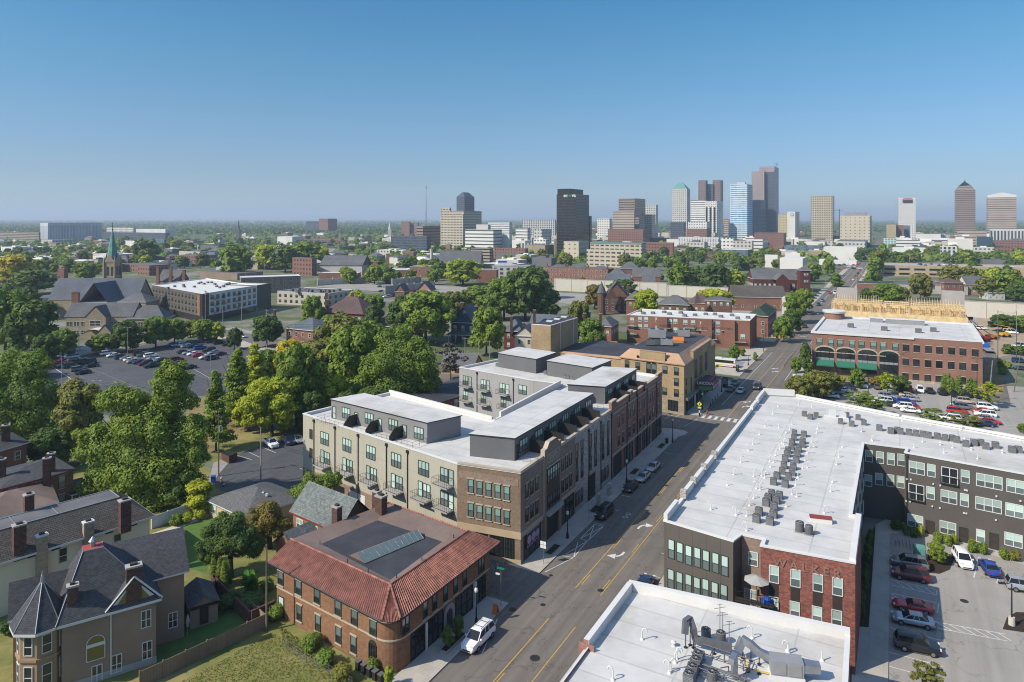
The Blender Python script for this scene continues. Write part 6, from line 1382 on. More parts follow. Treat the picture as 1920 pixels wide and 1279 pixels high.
for x,y in [(268,415),(375,430),(480,440),(155,400),(258,630),(370,645),(473,660),(150,645)]: winpx(NB,NW[8],*z(x,y),1.05,1.9,'white1')
for x,y in [(635,520),(1620,705),(955,810),(1610,945),(620,1050),(945,1120),(1600,1240)]: winpx(NB,wb,*z(x,y),2.1,1.9,'white2')
for x,y in [(780,545),(1118,605),(772,770),(1110,840),(1272,1200)]: winpx(NB,wb,*z(x,y),1.05,1.9,'white1')
for x,y in [(1358,655),(1350,890)]: winpx(NB,wb,*z(x,y),3.2,1.9,'white3')
for x,y in [(962,600),(630,765)]:
    winpx(NB,wb,*z(x,y),2.1,2.5,'whited2'); t,zz=wb.px(*z(x,y)); balcony(NB,wb,t,zz-1.2,2.4,.3,'dark_metal')
for x,y in [(765,1120),(1100,1190),(1405,1250)]: winpx(NB,wb,*z(x,y),1.1,2.3,'louvre',name='door')
for x,y in [(535,635),(575,640),(800,685),(870,700),(1115,745),(1135,750),(1430,808),(790,908),(865,925),(1105,975),(1130,980),(1425,1045),(530,853),(568,860),(1670,855)]:
    t,zz=wb.px(*z(x,y)); p=wb.pt(t,.08,zz); b=MB(); b.obox((p.x,p.y,zz),wb.ang,.22,.2,.22,cen=True); b.build('vent_cap','white_trim',NB)
downspout(NB,wb,.3,.2,11.8,'bronze_metal')
for k in range(6):
    for zz in (8.6,5.2,1.6): win(NB,NW[7],NW[7].L*(k+.5)/6,zz,1.05,1.9,'white1')
def pbar(name,a,c,z0,z1,th,par,mat='white_parapet',side=1):
    wl=Wall(a,c); b=MB(wl.ang); q=[wl.pt(0,.04),wl.pt(wl.L,.04),wl.pt(wl.L,-th),wl.pt(0,-th)]; b.prism(q,z0,z1,0,1,True); return b.build(name,[mat,'white_parapet'],par)
st=Wall(NQ[15],NQ[0])
for t0,t1,h in ((0,8,.95),(8.6,14,.75),(14.6,44,.55),(46,51,.8),(52,57,.8),(58,62,.8)): pbar('raised_parapet',st.pt(t0+.3),st.pt(min(t1,st.L-6)),hN+.005,hN+h,.5,NB)
for t in (45,51.5,57.5,62.6):
    p=st.pt(min(t,st.L-5.6),-.25); boxpart('parapet_pier','grey_stone',NB,(p.x,p.y,hN+.006),st.ang,.7,.8,1.05,True)
pbar('raised_parapet',NW[14].pt(.3),NW[14].pt(NW[14].L-.1),hN+.004,hN+1.25,.55,NB)
pbar('raised_parapet',NW[13].pt(0.2),NW[13].pt(NW[13].L-.2),hN+.004,hN+.4,.5,NB); pbar('raised_parapet',NW[12].pt(0.2),NW[12].pt(NW[12].L-.2),hN+.004,hN+.4,.5,NB)
pbar('raised_parapet',st.pt(st.L-5.),st.pt(st.L-.05),hN+.006,hN+.8,.45,NB)
pbar('raised_parapet',NW[5].pt(.3),NW[5].pt(NW[5].L-.3),hN+.004,hN+.35,.6,NB)
z=zx(1240,720,.21894); zr=zx(1600,780,.18768); Zr=12.06
acs=[z(*p) for p in [(1140,420),(1135,460),(1120,500),(1115,540),(1085,570),(1075,600),(1060,640),(1220,430),(1210,490),(1205,520),(1175,560),(1165,600),(1155,650),(1050,700),(1035,750),(990,790),(960,840),(1130,710),(1120,760),(1090,800),(1060,860),(945,945),(1010,960),(915,980),(985,1000),(895,1020),(965,1055),(835,1100),(960,1120),(815,1160),(930,1180)]]
def rows_of(lst,lab,grp,size=.84,h=.9):
    for k,(x,y) in enumerate(lst): ac_unit(P(x,y+4.5,Zr),(ORD[k])+' '+lab,grp,size,h)
G_='condensers on the white roof of the grey flats'
rows_of(acs[:7],'condenser from the far end of the left line on the white roof',G_); rows_of(acs[7:13],'condenser from the far end of the right line on the white roof',G_)
rows_of(acs[13:17],'condenser of the left middle cluster on the white roof',G_); rows_of(acs[17:21],'condenser of the right middle cluster on the white roof',G_)
rows_of(acs[21:27],'condenser of the small cluster nearer the camera on the white roof',G_); rows_of(acs[27:],'condenser of the last four facing the camera on the white roof',G_)
for k,p in enumerate([(1185,1240),(1265,1265)]): q=z(*p); ac_unit(P(q[0],q[1]+5,Zr),['taller','shorter'][k]+' round condenser beside the red roof hatch',G_,1.0-.1*k,1.15-.1*k,rnd_=True)
rows_of([z(*p) for p in [(1225,255),(1325,265),(1275,280)]],'condenser of the far left trio on the white roof',G_)
rows_of([z(*p) for p in [(1590,265),(1685,285),(1535,320),(1630,340),(1735,330)]],'condenser of the far middle group beside the white box on the white roof',G_)
rows_of([zr(*p) for p in [(260,120),(375,150),(440,145),(470,155),(555,165),(625,175),(695,185),(750,195),(840,205),(915,220),(990,225),(1035,240),(1125,280),(1205,270),(1275,270),(1325,305),(1420,295),(1585,340),(1650,340)]],'condenser from the left in the line along the right wing roof',G_,.95,.95)
VM={}
def vent(p,label,group,kind=0,s=1.):
    if kind not in VM:
        b=MB()
        if kind==0: pts=[V((0,0,.0)),V((0,0,.75)),V((.06,.0,.92)),V((.2,0,1.02)),V((.36,0,.98)),V((.44,0,.84)),V((.44,0,.7))]; b.tube(pts,.058,6)
        elif kind==1: b.cyl((0,0,0),(0,0,.8),.06,.06,7)
        else: b.cyl((0,0,0),(0,0,.35),.14,.12,8); b.cyl((0,0,.35),(0,0,.5),.25,.1,8)
        f=MB(); f.cyl((0,0,0),(0,0,.16),.2,.1,8)
        VM[kind]=(mesh_of(b,'pipe','white_trim'),mesh_of(f,'flashing','white_parapet'))
    t=thing('vent_pipe',label,'vent pipe',p,group,rnd.choice([-.3,2.6,.2])); t.scale=(s,s,s)
    for n,m in zip(('pipe','flashing'),VM[kind]): o=bpy.data.objects.new(n,m); COL.objects.link(o); o.parent=t
vs=[z(*p) for p in [(1000,175),(955,240),(890,345),(840,415),(785,500),(745,555),(680,655),(620,760),(565,850),(425,1060),(640,1105),(730,1115),(730,1240),(1175,165),(1290,180),(1490,215),(1340,365),(1330,405),(1550,525),(1520,610),(1500,675),(1465,825),(1450,905),(1395,1090),(1060,455),(1035,490),(1015,540),(980,595),(930,645),(935,695),(890,760),(815,880),(790,965),(755,1025),(1290,485),(1270,530),(1250,575),(1230,640),(1210,705),(1170,785),(1150,850),(1120,930),(1160,950),(1070,1035),(1120,330),(1100,375),(1070,400),(1720,390),(1800,465),(790,775),(860,770),(1005,360),(1250,700),(1050,500),(960,655),(885,790),(845,890),(1310,520)]]+[zr(*p) for p in [(190,230),(80,140),(490,30),(775,75),(1065,125),(1355,165),(605,300),(905,350),(990,300),(1240,410),(870,270),(690,240),(1110,210),(655,130),(1490,350),(1250,220),(1180,320)]]
SPOT=lambda x,y:('along the avenue edge of' if x<1240+(1075-y)*.62 and y>745 else 'by the right inner edge of' if x>1540 and 820<y<1000 else 'along the right wing of' if x>1600 else 'among the condensers of' )
for x,y in vs: vent(P(x,y+4,Zr),'white roof vent pipe standing '+SPOT(x,y)+' the wide white roof','vent pipes on the white roof of the grey flats',rnd.choice([0,0,0,1]) if x<1600 else rnd.choice([0,1,1,2]))
p=P(1539,979,Zr); t=thing('roof_hatch','red-topped roof hatch on the white roof near the brick corner','roof hatch',p,None,R(-17)); b=MB(); b.box(-1.25,-.4,0,1.25,.4,.55); b.build('curb','white_parapet',t,loc=(0,0,0)); b=MB(); b.prism([(-1.3,-.45),(1.3,-.45),(1.3,.45),(-1.3,.45)],.55,.7); b.build('lid','red_trim',t,loc=(0,0,0))
p=P(1568,785.,Zr); t=thing('equipment_box','white equipment box on a low curb beside the far condensers','roof equipment',P(1572,786,Zr),None,R(-14)); b=MB(); b.box(-2.4,-1.,0,1.6,.9,.45); b.build('curb','white_parapet',t,loc=(0,0,0)); b=MB(); b.box(-1.6,-.4,.45,-.5,.5,1.7); b.box(.2,-.4,.45,1.3,.4,1.2); b.build('cabinet','white_trim',t,loc=(0,0,0))
parasol(V((*(Wall(NQ[1],NQ[4]).pt(2.6,.2)).xy,6.02)),2.9,1.45,'open pale parasol on the balcony beside the red brick corner')
b=MB(); p=Wall(NQ[1],NQ[4]).pt(3.7,.3,6.02); b.obox((p.x,p.y,6.02),.2,1.1,.6,.5,cen=True); b.dome((p.x,p.y,6.5),.45,.3,8,3); tag(b.build('storage_bag','blue_plastic'),'blue covered bundle on the cluttered balcony under the parasol','bundle')
p=Wall(NQ[1],NQ[4]).pt(2.9,.1,6.02); t=thing('balcony_chair','brown wooden chair under the parasol on the balcony','chair',p,None,.6); b=MB(); b.box(-.3,-.3,.4,.3,.3,.48); b.build('seat','orange_brick',t,loc=(0,0,0)); b=MB(); b.box(-.3,.22,.48,.3,.3,1.1); b.build('backrest','orange_brick',t,loc=(0,0,0)); [ (lambda bb:(bb.box(x-.04,y-.04,0,x+.04,y+.04,.4),bb.build('leg','orange_brick',t,loc=(0,0,0))))(MB()) for x in (-.25,.25) for y in (-.25,.25)]
b=MB(); p=P(1727,1042); t=thing('transformer_cabinet','pale green transformer cabinet by the residents bays','cabinet',P(1724,1048),None,R(-22)); b.box(-.7,-.6,0,.7,.6,1.9); b.build('cabinet','verdigris',t,loc=(0,0,0)); b=MB(); b.box(-.8,-.7,0,.8,.7,.12); b.build('plinth','concrete',t,loc=(0,0,0)); b=MB(); b.box(-.6,-.66,.3,-.02,-.6,1.7); b.box(.02,-.66,.3,.6,-.6,1.7); b.build('door','verdigris',t,loc=(0,0,0))
for k in range(6):
    p=P(1679+k*6.8,1021+k*1.6); b=MB(); d=V((.2,.45,0)); b.tube([p-d,p-d+V((0,0,.8)),p+V((0,0,.95)),p+d+V((0,0,.8)),p+d],.04,5); tag(b.build('bike_rack','galvanised'),ORD[k]+' hoop from the left in the rack row by the dark grey flats','bicycle rack','bicycle racks by the dark grey flats')
hb=9.; k1,k2=P(1180,1087,hb),P(1593.6,1177,hb); kl=(P(1095,1198,hb)-k1).normalized(); kr=(P(1588,1290,hb)-k2).normalized()
BQ=[(k1+kl*46),(k2+kr*46),k2,k1]; BQ=[(p.x,p.y) for p in BQ]; zr_=hb-1.0
KB=thing('brick_commercial_building','white-roofed red brick building at the bottom with pipes and ducts on its roof','building',(22,60,0))
b=MB(); b.walls(BQ,0,zr_,0); b.build('wall','red_brick',KB); b=MB(); b.poly([(*p,zr_) for p in BQ]); b.build('roof','white_roof',KB)
lw=Wall(BQ[3],BQ[0]); nw=Wall(BQ[2],BQ[3]); ew=Wall(BQ[1],BQ[2]); ls=(P(1095,1198,hb)-k1).length
def cap_bar(wl,t0,t1,z0,z1,th,out=.05,mat='red_brick'):
    b=MB(wl.ang); q=[wl.pt(t0,out),wl.pt(t1,out),wl.pt(t1,-th),wl.pt(t0,-th)]; b.prism(q,z0,z1,0,1,True); return b.build('parapet',[mat,'white_parapet'],KB)
def liner(wl,t0,t1,z0,z1,th):
    b=MB(wl.ang); q=[wl.pt(t0,-th-.001),wl.pt(t1,-th-.001),wl.pt(t1,-th-.03),wl.pt(t0,-th-.03)]; b.prism(q,z0,z1-.004,0,0,True); b.build('parapet_lining','white_parapet',KB)
cap_bar(nw,0.,nw.L,zr_-.02,hb,.5); liner(nw,.0,nw.L,zr_,hb,.5)
cap_bar(lw,.51,ls,zr_-.021,hb-.002,.5); liner(lw,.6,ls,zr_,hb,.5); cap_bar(lw,ls+.01,46,zr_-.3,zr_+.32,.5,-.35);
cap_bar(ew,0,ew.L-.51,zr_-.022,zr_+.45,.45); b=MB(); p=lw.pt(ls,-.25); b.obox((p.x,p.y,zr_-1.8),lw.ang,.06,1.6,2.4,cen=True); b.build('end_wall','red_brick',KB)
z=zx(1100,1080,.28125); PK=lambda x,y,dz=0.:P(*z(x,y),zr_)
gk='pipes on the white roof at the bottom'
for k,(x,y,kd,lb) in enumerate([(370,425,0,'white gooseneck vent standing alone at the left of the bottom roof'),(580,468,2,'short white vent stub left of the black duct'),(600,555,0,'right one of the paired goosenecks left of the dark condensers'),(590,580,0,'white gooseneck beside the dark condensers'),(552,650,0,'gooseneck nearest the dark condensers on the left'),(560,635,0,'gooseneck behind the nearest one left of the dark condensers'),(175,695,0,'gooseneck at the bottom left of the bottom roof'),(1105,418,0,'gooseneck behind the silver duct'),(1340,500,1,'thick straight vent right of the silver duct'),(1345,518,0,'gooseneck beside the thick straight vent'),(1570,565,1,'straight white vent near the right parapet of the bottom roof'),(705,385,0,'gooseneck beside the black duct elbow')]): vent(PK(x,y),lb,gk,kd,1.15)
for k,(x,y) in enumerate([(795,425),(895,448)]): ac_unit(PK(x,y),['left','right'][k]+' round condenser behind the black duct',gk,.95,1.1,rnd_=True)
for k,(x,y) in enumerate([(745,575),(730,615),(705,665),(685,712),(838,705)]): ac_unit(PK(x,y),ORD[k]+' dark condenser down the cluster on the bottom roof',gk,.95,.95,rnd_=(k==4))
def duct(name,label,pts,w_,h_,mat,legs=True):
    t=thing(name,label,'duct',PK(*pts[0][:2])); b=MB(); P3=[PK(x,y)+V((0,0,hh)) for x,y,hh in pts]
    for a,c in zip(P3[:-1],P3[1:]): d=(c-a).normalized(); b.cyl(a-d*.1,c+d*.1,w_*.62,w_*.62,4 if name!='round_duct' else 10)
    b.build('duct_run',mat,t)
    if legs:
        for q in P3[1:]: bb=MB(); bb.cyl((q.x,q.y,zr_),(q.x,q.y,q.z),.05,.05,5); bb.cyl((q.x,q.y,zr_),(q.x,q.y,zr_+.06),.2,.2,6); bb.build('support','dark_metal',t)
duct('black_duct','black rectangular duct with a gooseneck end on the bottom roof',[(655,500,1.75),(660,478,2.5),(690,462,2.6),(712,480,1.9),(722,488,1.),(850,520,1.),(960,545,1.)],.62,.8,'ac_dark')
duct('silver_duct','silver arched duct leading to the grey roof unit',[(1010,560,.9),(1040,548,1.8),(1095,570,1.6),(1150,590,1.15),(1250,620,.9)],.7,.9,'galvanised')
duct('vertical_duct','silver upright duct in the middle of the bottom roof plant',[(985,690,.3),(985,690,2.2),(965,730,2.2)],.55,.8,'galvanised',False)
duct('gas_pipe','yellow gas pipe running along the bottom roof',[(1060,600,.9),(1075,640,.35),(1150,655,.3),(1290,688,.3),(1390,702,.3)],.09,.1,'yellow_paint');
p=PK(1330,668); t=thing('roof_unit','large grey rooftop unit with a hood on the bottom roof','roof equipment',p,None,R(-12)); b=MB(); b.box(-1.4,-.7,.35,1.4,.7,1.7); b.build('casing','grey_metal',t,loc=(0,0,0)); b=MB(); b.box(-1.5,-.8,0,1.5,.8,.35); b.build('curb','white_parapet',t,loc=(0,0,0)); b=MB(); b.prism([(1.4,-.6),(2.9,-.4),(2.9,.4),(1.4,.6)],.8,1.5); b.build('intake_hood','galvanised',t,loc=(0,0,0)); b=MB(); b.box(-1.2,-.76,.5,-.1,-.7,1.55); b.box(.1,-.76,.5,1.2,-.7,1.55); b.build('access_panel','ac_light',t,loc=(0,0,0))
for k,(x,y,h) in enumerate([(888,400,3.2),(905,390,2.2),(950,480,2.6)]):
    q=PK(x,y); t=thing('roof_antenna',['tallest thin mast of the bottom roof plant','shorter mast behind the black duct','mast with side arms by the silver duct'][k],'antenna',q); b=MB(); b.cyl((0,0,0),(0,0,h),.05,.04,6); b.build('mast','grey_metal',t,loc=(0,0,0)); b=MB(); b.bar((-.6,0,h*.85),(.6,.1,h*.9),.03); b.bar((-.3,0,h),(.3,0,h),.03); b.build('aerial','dark_metal',t,loc=(0,0,0))
q=PK(900,650); t=thing('pipe_rack','tangle of dark pipes and valves between the condensers','pipework',q,None,SA); b=MB(); g=random.Random(4)
for k in range(16): x,y=g.uniform(-2.2,2.2),g.uniform(-2.6,2.2); b.tube([V((x,y,0)),V((x,y,.5+.4*g.random())),V((x+g.uniform(-1.3,1.3),y+g.uniform(-1,1),.5+.4*g.random()))],.055,5)
for k in range(7): x=g.uniform(-2,2); b.tube([V((x,-2.6,.3+.1*k)),V((x+.2,2.2,.3+.1*k))],.05,5)
b.build('pipes','ac_dark',t,loc=(0,0,0))
TH=thing('theatre','yellow brick theatre with copper roof edges, a dark auditorium and a stage tower','theatre',(43,195,0))
c0=V((43.7,174.8,0)); ta=V((29.2,184.8,0)); tb=V((60.8,206.,0)); tq=[ta,c0,tb,ta+tb-c0]; tq=[(p.x,p.y) for p in tq]
b=MB(); b.walls(tq,0,13.,0); b.build('wall','yellow_brick',TH); b=MB(); frustum(b,tq,12.9,15.1,2.0,0,1,.35); b.build('roof',['copper_seam','black_roof'],TH)
b=MB(); b.prism(inset(tq,-.35),12.65,12.88,0,0,True); b.build('copper_gutter','copper',TH)
wL,wS=Wall(tq[0],tq[1]),Wall(tq[1],tq[2])
wallstrip('raised_parapet','yellow_brick',TH,wL,5.6,12.6,12.6,15.3,.2,.4); wallstrip('parapet_cap','copper',TH,wL,5.5,12.7,15.3,15.45,.28,.5)
wallstrip('raised_parapet','yellow_brick',TH,wS,8,29,12.6,14.9,.4,.4); wallstrip('parapet_cap','copper',TH,wS,7.9,29.1,14.9,15.05,.5,.5)
z=zx(960,560,.25)
for x,y in [(863,490),(943,505),(1148,533),(1233,545),(1233,625),(1145,695),(1233,708)]: winpx(TH,wL,*z(x,y),1.2,1.9,'tall')
for x,y in [(1025,515),(1065,520)]:
    t,zz=wL.px(*z(x,y)); win(TH,wL,t,zz-1.6,1.25,2.6,'tall'); b=MB(wL.ang); b.poly([wL.pt(t+.62*math.cos(math.pi*k/8),.05,zz+1.02+.62*math.sin(math.pi*k/8)) for k in range(9)]); b.build('arched_light','glass_dark',TH)
for x,y in [(945,435),(1148,462)]: t,zz=wL.px(*z(x,y)); c=wL.pt(t,.0,zz); b=MB(); b.cyl(c,c+wL.n*.08,.4,.4,12); b.build('round_window','glass_dark',TH)
for x,y0,y1 in [(1307,600,650),(1343,590,690),(1372,440,600),(1385,430,590),(1410,420,575),(1423,410,560),(1450,390,540),(1460,385,530),(1305,680,720)]:
    t,za=wS.px(*z(x,y0)); _,zb=wS.px(*z(x,y1)); win(TH,wS,t,max(zb,4.8),.75,max(min(za,12)-max(zb,4.8),1.),'tall')
wallstrip('stone_base','tan_stone',TH,wL,wL.L-7.2,wL.L+.07,0,4.4,.08); wallstrip('stone_base','tan_stone',TH,wS,0,wS.L,0,4.4,.09)
win(TH,wL,wL.L-2.9,.8,2.6,2.6,'store',out=.09)
for t in (2.5,6,9.5,13,17,21,25,29,33): win(TH,wS,t,.4,2.6,3.2,'store',out=.1)
wallstrip('grey_fascia','galvanised',TH,wS,.4,30,3.7,4.35,.9,-.1)
for t in (8.6,17.): wallstrip('column','white_trim',TH,wS,t,t+.35,0,3.7,.8,-.45)
MQ=thing('theatre_marquee','dark theatre marquee with white lettering, a green display and pink neon over the pavement','marquee',tuple(wS.pt(12,2,4.6)))
m0,m1=10.5,20.; b=MB(wS.ang); q=[wS.pt(m0,.95),wS.pt(m0+1.0,4.6),wS.pt(m1-1.0,4.6),wS.pt(m1,.95)][::1]
b.prism(ccw([(p.x,p.y) for p in q]),4.3,6.5,0,0,True); b.build('canopy','lincoln_purple',MQ)
mf=Wall(wS.pt(m0,.95),wS.pt(m0+1.0,4.6));
mf=mf if mf.n.dot(V((0,-1,0)))>0 else Wall(wS.pt(m0+1.,4.6),wS.pt(m0,.95))
b=MB(mf.ang); p=mf.pt(.15,.04); b.obox((p.x,p.y,4.4),mf.ang,mf.L-.3,.03,.95); b.build('display','led_green',MQ)
textpart('lettering','LINCOLN',.98,'sign_white',MQ,mf.pt(mf.L/2,.06,6.15),(R(90),0,mf.ang),.04)
ms=Wall(wS.pt(m0+1.,4.6),wS.pt(m1-1.,4.6)); b=MB(ms.ang)
for k in range(3): p=ms.pt(.1,.05); b.obox((p.x,p.y,4.4+k*.75),ms.ang,ms.L-.2,.05,.32)
b.build('neon_strip','pink_neon',MQ); b=MB(ms.ang)
for k in range(7): p=ms.pt(.4+k,.08); b.obox((p.x,p.y,4.85),ms.ang,.6,.04,.3)
b.build('bulb_panel','sign_white',MQ); b=MB(ms.ang)
for k in range(5): p=ms.pt(.6+k*1.4,-.5); b.obox((p.x,p.y,6.5),ms.ang,.6,.5,.5)
b.build('crest','pink_neon',MQ)
AQ=[(13.5,212.5),(38,199.8),(47,216.2),(30,233),(20,226)]; b=MB(); b.walls(AQ,0,8.7,0); b.build('auditorium_wall','yellow_brick',TH); b=MB(); frustum(b,AQ,8.6,9.1,.8,0,1,.25); b.build('auditorium_roof',['copper','black_roof'],TH)
SQ=[(p.x,p.y) for p in quad4((996,607.5),(1032.5,610),(1084,595),17.4)]; b=MB(); b.walls(SQ,0,17.3,0); b.build('stage_tower','yellow_brick',TH); b=MB(); frustum(b,SQ,17.2,17.4,.35,0,1,.05); b.build('tower_roof',['white_trim','black_roof'],TH)
sw=[Wall(SQ[k],SQ[(k+1)%4]) for k in range(4)]; sw=max(sw,key=lambda w_:w_.n.x-.3*w_.n.y)
for f in (.33,.8): wallstrip('tower_downpipe','white_trim',TH,sw,sw.L*f,sw.L*f+.25,9,17.2,.1)
for x,y in ((1031,603),(1045,599),(1058,595)): q=P(x,y,17.4); b=MB(); b.obox((q.x,q.y,17.4),R(-25),2.,1.4,.3,cen=True); b.build('roof_hatch','white_trim',TH)
for x,y,sx,sy,sz,m,lb,ct in [(1232,634,5.,2.6,2.6,'grey_metal','large grey rooftop unit on the theatre','roof equipment'),(1250,648,3.2,2.,1.8,'ac_light','smaller grey unit near the theatre roof front','roof equipment'),(1282,632,3.4,2.2,2.2,'ac_light','grey unit at the theatre roof back','roof equipment'),(1220,648,2.5,1.5,1.6,'ac_dark','dark unit beside the large theatre unit','roof equipment')]:
    q=P(x,y,15.1); t=thing('rooftop_unit',lb,ct,q,None,R(-12)); b=MB(); b.obox((0,0,.3),0,sx,sy,sz-.3,cen=True); b.build('casing',m,t,loc=(0,0,0)); b=MB(); b.obox((0,0,0),0,sx*.9,sy*.8,.3,cen=True); b.build('frame','dark_metal',t,loc=(0,0,0)); b=MB(); [b.cyl((sx*f,0,sz),(sx*f,0,sz+.12),sy*.3,sy*.3,10) for f in (-.25,.25)]; b.build('fan','black_metal',t,loc=(0,0,0))
q=P(1272,642,15.1); t=thing('roof_hatch_box','orange tilted skylight box on the theatre roof','roof equipment',q,None,R(-12)); b=MB(); b.prism([(-1.4,-.8),(1.4,-.8),(1.4,.8),(-1.4,.8)],0,.6); b.build('curb','copper',t,loc=(0,0,0)); b=MB(); b.poly([(-1.5,-.9,.6),(1.5,-.9,.6),(1.5,.9,1.4),(-1.5,.9,1.4)]); b.poly([(-1.5,.9,.6),(-1.5,.9,1.4),(1.5,.9,1.4),(1.5,.9,.6)]); b.build('lid','orange_paint',t,loc=(0,0,0))
OQ=[(p.x,p.y) for p in quad4((1522.5,621),(1842.5,641),(1821,606),13.6)]
OB=thing('brick_office','three storey red brick office with arched shop windows and green awnings','office building',center(OQ))
OW=shell(OB,OQ,13.6,'office_brick',par_h=.5,th=.6); ow=OW[0]
for w_ in OW:
    if w_.n.y<.5: wallstrip('cornice','white_parapet',OB,w_,-.3,w_.L*(.62 if w_ is ow else 1),13.0,13.62,.35)
z=zx(1440,520,.25)
for x,y in [(385,487),(471,492),(541,497),(630,503),(701,507),(790,513),(863,518),(955,524)]: winpx(OB,ow,*z(x,y),1.55,2.2,'teal1')
for x,y in [(1034,530),(1115,536),(1203,542),(1285,548),(1376,553),(1461,560),(1553,567),(1032,635),(1112,641),(1200,648),(1283,654),(1373,661),(1459,667),(1550,675),(1030,745),(1108,750),(1197,758),(1280,765),(1458,775)]: winpx(OB,ow,*z(x,y),1.55,2.1,'black1')
for k,(x,y) in enumerate([(428,600),(583,612),(745,622),(907,635)]):
    t,_=ow.px(*z(x,y)); wd=2.6; b=MB(ow.ang); arcp_=[(t+wd*math.cos(math.pi*i/12),7.6+1.25*math.sin(math.pi*i/12)) for i in range(13)]
    b.poly([ow.pt(t-wd,.05,.3),ow.pt(t+wd,.05,.3)]+[ow.pt(a,.05,c) for a,c in arcp_]); o=b.build('arched_window','glass_dark',OB)
    b=MB(ow.ang)
    for i in range(12):
        (a0,c0_),(a1,c1)=arcp_[i],arcp_[i+1]; s0=(t+(a0-t)*1.14,7.6+(c0_-7.6)*1.4); s1_=(t+(a1-t)*1.14,7.6+(c1-7.6)*1.4); b.poly([ow.pt(a0,.12,c0_),ow.pt(s0[0],.12,s0[1]),ow.pt(s1_[0],.12,s1_[1]),ow.pt(a1,.12,c1)][::-1])
    b.build('arch_stones','stone_trim',OB); wallstrip('spandrel_rail','grey_metal',OB,ow,t-wd,t+wd,4.7,5.4,.09,-.055)
    for f in (-.5,0,.5): wallstrip('mullion','black_metal',OB,ow,t+wd*f-.05,t+wd*f+.05,.3,7.7,.1,-.055)
    if k<3:
        b=MB(ow.ang); b.poly([ow.pt(t-wd,.1,4.7),ow.pt(t-wd,1.9,3.3),ow.pt(t+wd,1.9,3.3),ow.pt(t+wd,.1,4.7)]); b.poly([ow.pt(t-wd,1.9,3.3),ow.pt(t-wd,1.9,2.95),ow.pt(t+wd,1.9,2.95),ow.pt(t+wd,1.9,3.3)]); b.poly([ow.pt(t-wd,.1,4.7),ow.pt(t-wd,.1,3.3),ow.pt(t-wd,1.9,3.3)]); b.poly([ow.pt(t+wd,.1,4.7),ow.pt(t+wd,1.9,3.3),ow.pt(t+wd,.1,3.3)]); b.build('awning','awning_green',OB)
wallstrip('stone_course','stone_trim',OB,ow,0,21,7.1,7.35,.08); wallstrip('stone_plinth','stone_trim',OB,ow,21.3,ow.L,0,.6,.08)
dc=P(1564,596,13.3); b=MB(); b.cyl((dc.x,dc.y,13.1),(dc.x,dc.y,15.4),3.5,3.5,24); b.build('corner_drum','office_brick',OB); b=MB(); b.cyl((dc.x,dc.y,15.35),(dc.x,dc.y,16.0),3.9,4.1,24); b.cyl((dc.x,dc.y,16.),(dc.x,dc.y,16.05),3.6,3.6,24,1); b.build('drum_cap',['white_trim','white_parapet'],OB)
for (x0,y0),(x1,y1),hh in (((1632,604),(1655,606),1.4),((1662,607),(1732,614),1.6)): a=P(x0,y0,13.1); c=P(x1,y1,13.1); b=MB(); b.obox((a.x,a.y,13.1),R(-24),(c-a).length,3.,hh); b.build('roof_skylight','grey_metal',OB); b=MB(); b.obox((a.x-.1,a.y-.1,13.1+hh),R(-24),(c-a).length+.2,3.2,.12); b.build('skylight_cap','white_parapet',OB)
for k,(x,y) in enumerate([(1595,614),(1658,620),(1722,624),(1750,622)]): ac_unit(P(x,y,13.1),ORD[k]+' roof unit from the left on the brick office','roof units on the brick office',1.8,1.3)
RQ=[(p.x,p.y) for p in quad4((1175.5,590),(1406,601),(1420,591),11.)]
RQ=ccw([V((*RQ[0],0)),V((*RQ[1],0)),V((*RQ[1],0))+V((12,24,0))*.75,V((*RQ[0],0))+V((12,24,0))*.75]); RQ=[(p.x,p.y) for p in RQ]
RB_=thing('brick_flats','three storey red brick flats with balconies and a white roof beyond the theatre','apartment building',center(RQ)); RW=shell(RB_,RQ,11.,'rust_brick',par_h=.3,roof='white_roof_far'); rw=RW[0]
z=zx(960,560,.25)
for x,y in [(900,160),(960,155),(1005,155),(1090,160),(1135,170),(1185,172),(1225,170),(1300,178),(1358,180),(1425,190),(1500,190),(1545,190),(1730,285),(1090,222),(900,215),(1225,235),(1545,250),(960,210),(1005,210),(900,275),(1090,280),(1500,255),(1425,250),(1300,240),(1358,242),(1135,232)]: winpx(RB_,rw,*z(x,y),1.5,1.8,'white2',simple=True)
for x,y in [(900,190),(900,250),(1150,205),(1330,205),(1425,222),(1610,225),(1715,310),(1500,290)]: t,zz=rw.px(*z(x,y)); balcony(RB_,rw,t,zz-.6,4.2,1.3)
for f in (.26,.62,.8): wallstrip('brick_pier','rust_brick',RB_,rw,rw.L*f,rw.L*f+4.,0,10.7,1.2)
for k in range(14): q=V((*RQ[0],0))*(1-(k+.5)/14)+V((*RQ[1],0))*((k+.5)/14)+V((.45,.9,0))*rnd.uniform(4,13); ac_unit(V((q.x,q.y,10.72)),ORD[k]+' roof unit from the left on the red brick flats','roof units on the red brick flats',1.5,.9)
house('corner_shop','brick corner building with a green hip roof at the traffic lights',quad4((1402,590),(1440,593),(1456,580),9.),9.,'rust_brick','green_slate',3.,.5,.5,wst='whited',rows=(1.5,5.),cat='shop building')
house('gabled_hall','wide brown-grey roofed hall with a white end wall behind the corner building',rect(AT(1374,375),R(-10),27,17),7.5,'rust_brick','brown_shingle',5.5,1,.6,wst='whited',rows=(1.5,),cat='hall')
b=MB(); q=AT(1484,365,0); b.obox((q.x,q.y,0),SA,12,8,8,cen=True); b.obox((q.x,q.y,8),SA,12.3,8.3,.3,1,cen=True); tag(b.build('white_annex',['white_siding','white_parapet']),'small white block beside the brown-roofed hall','building')
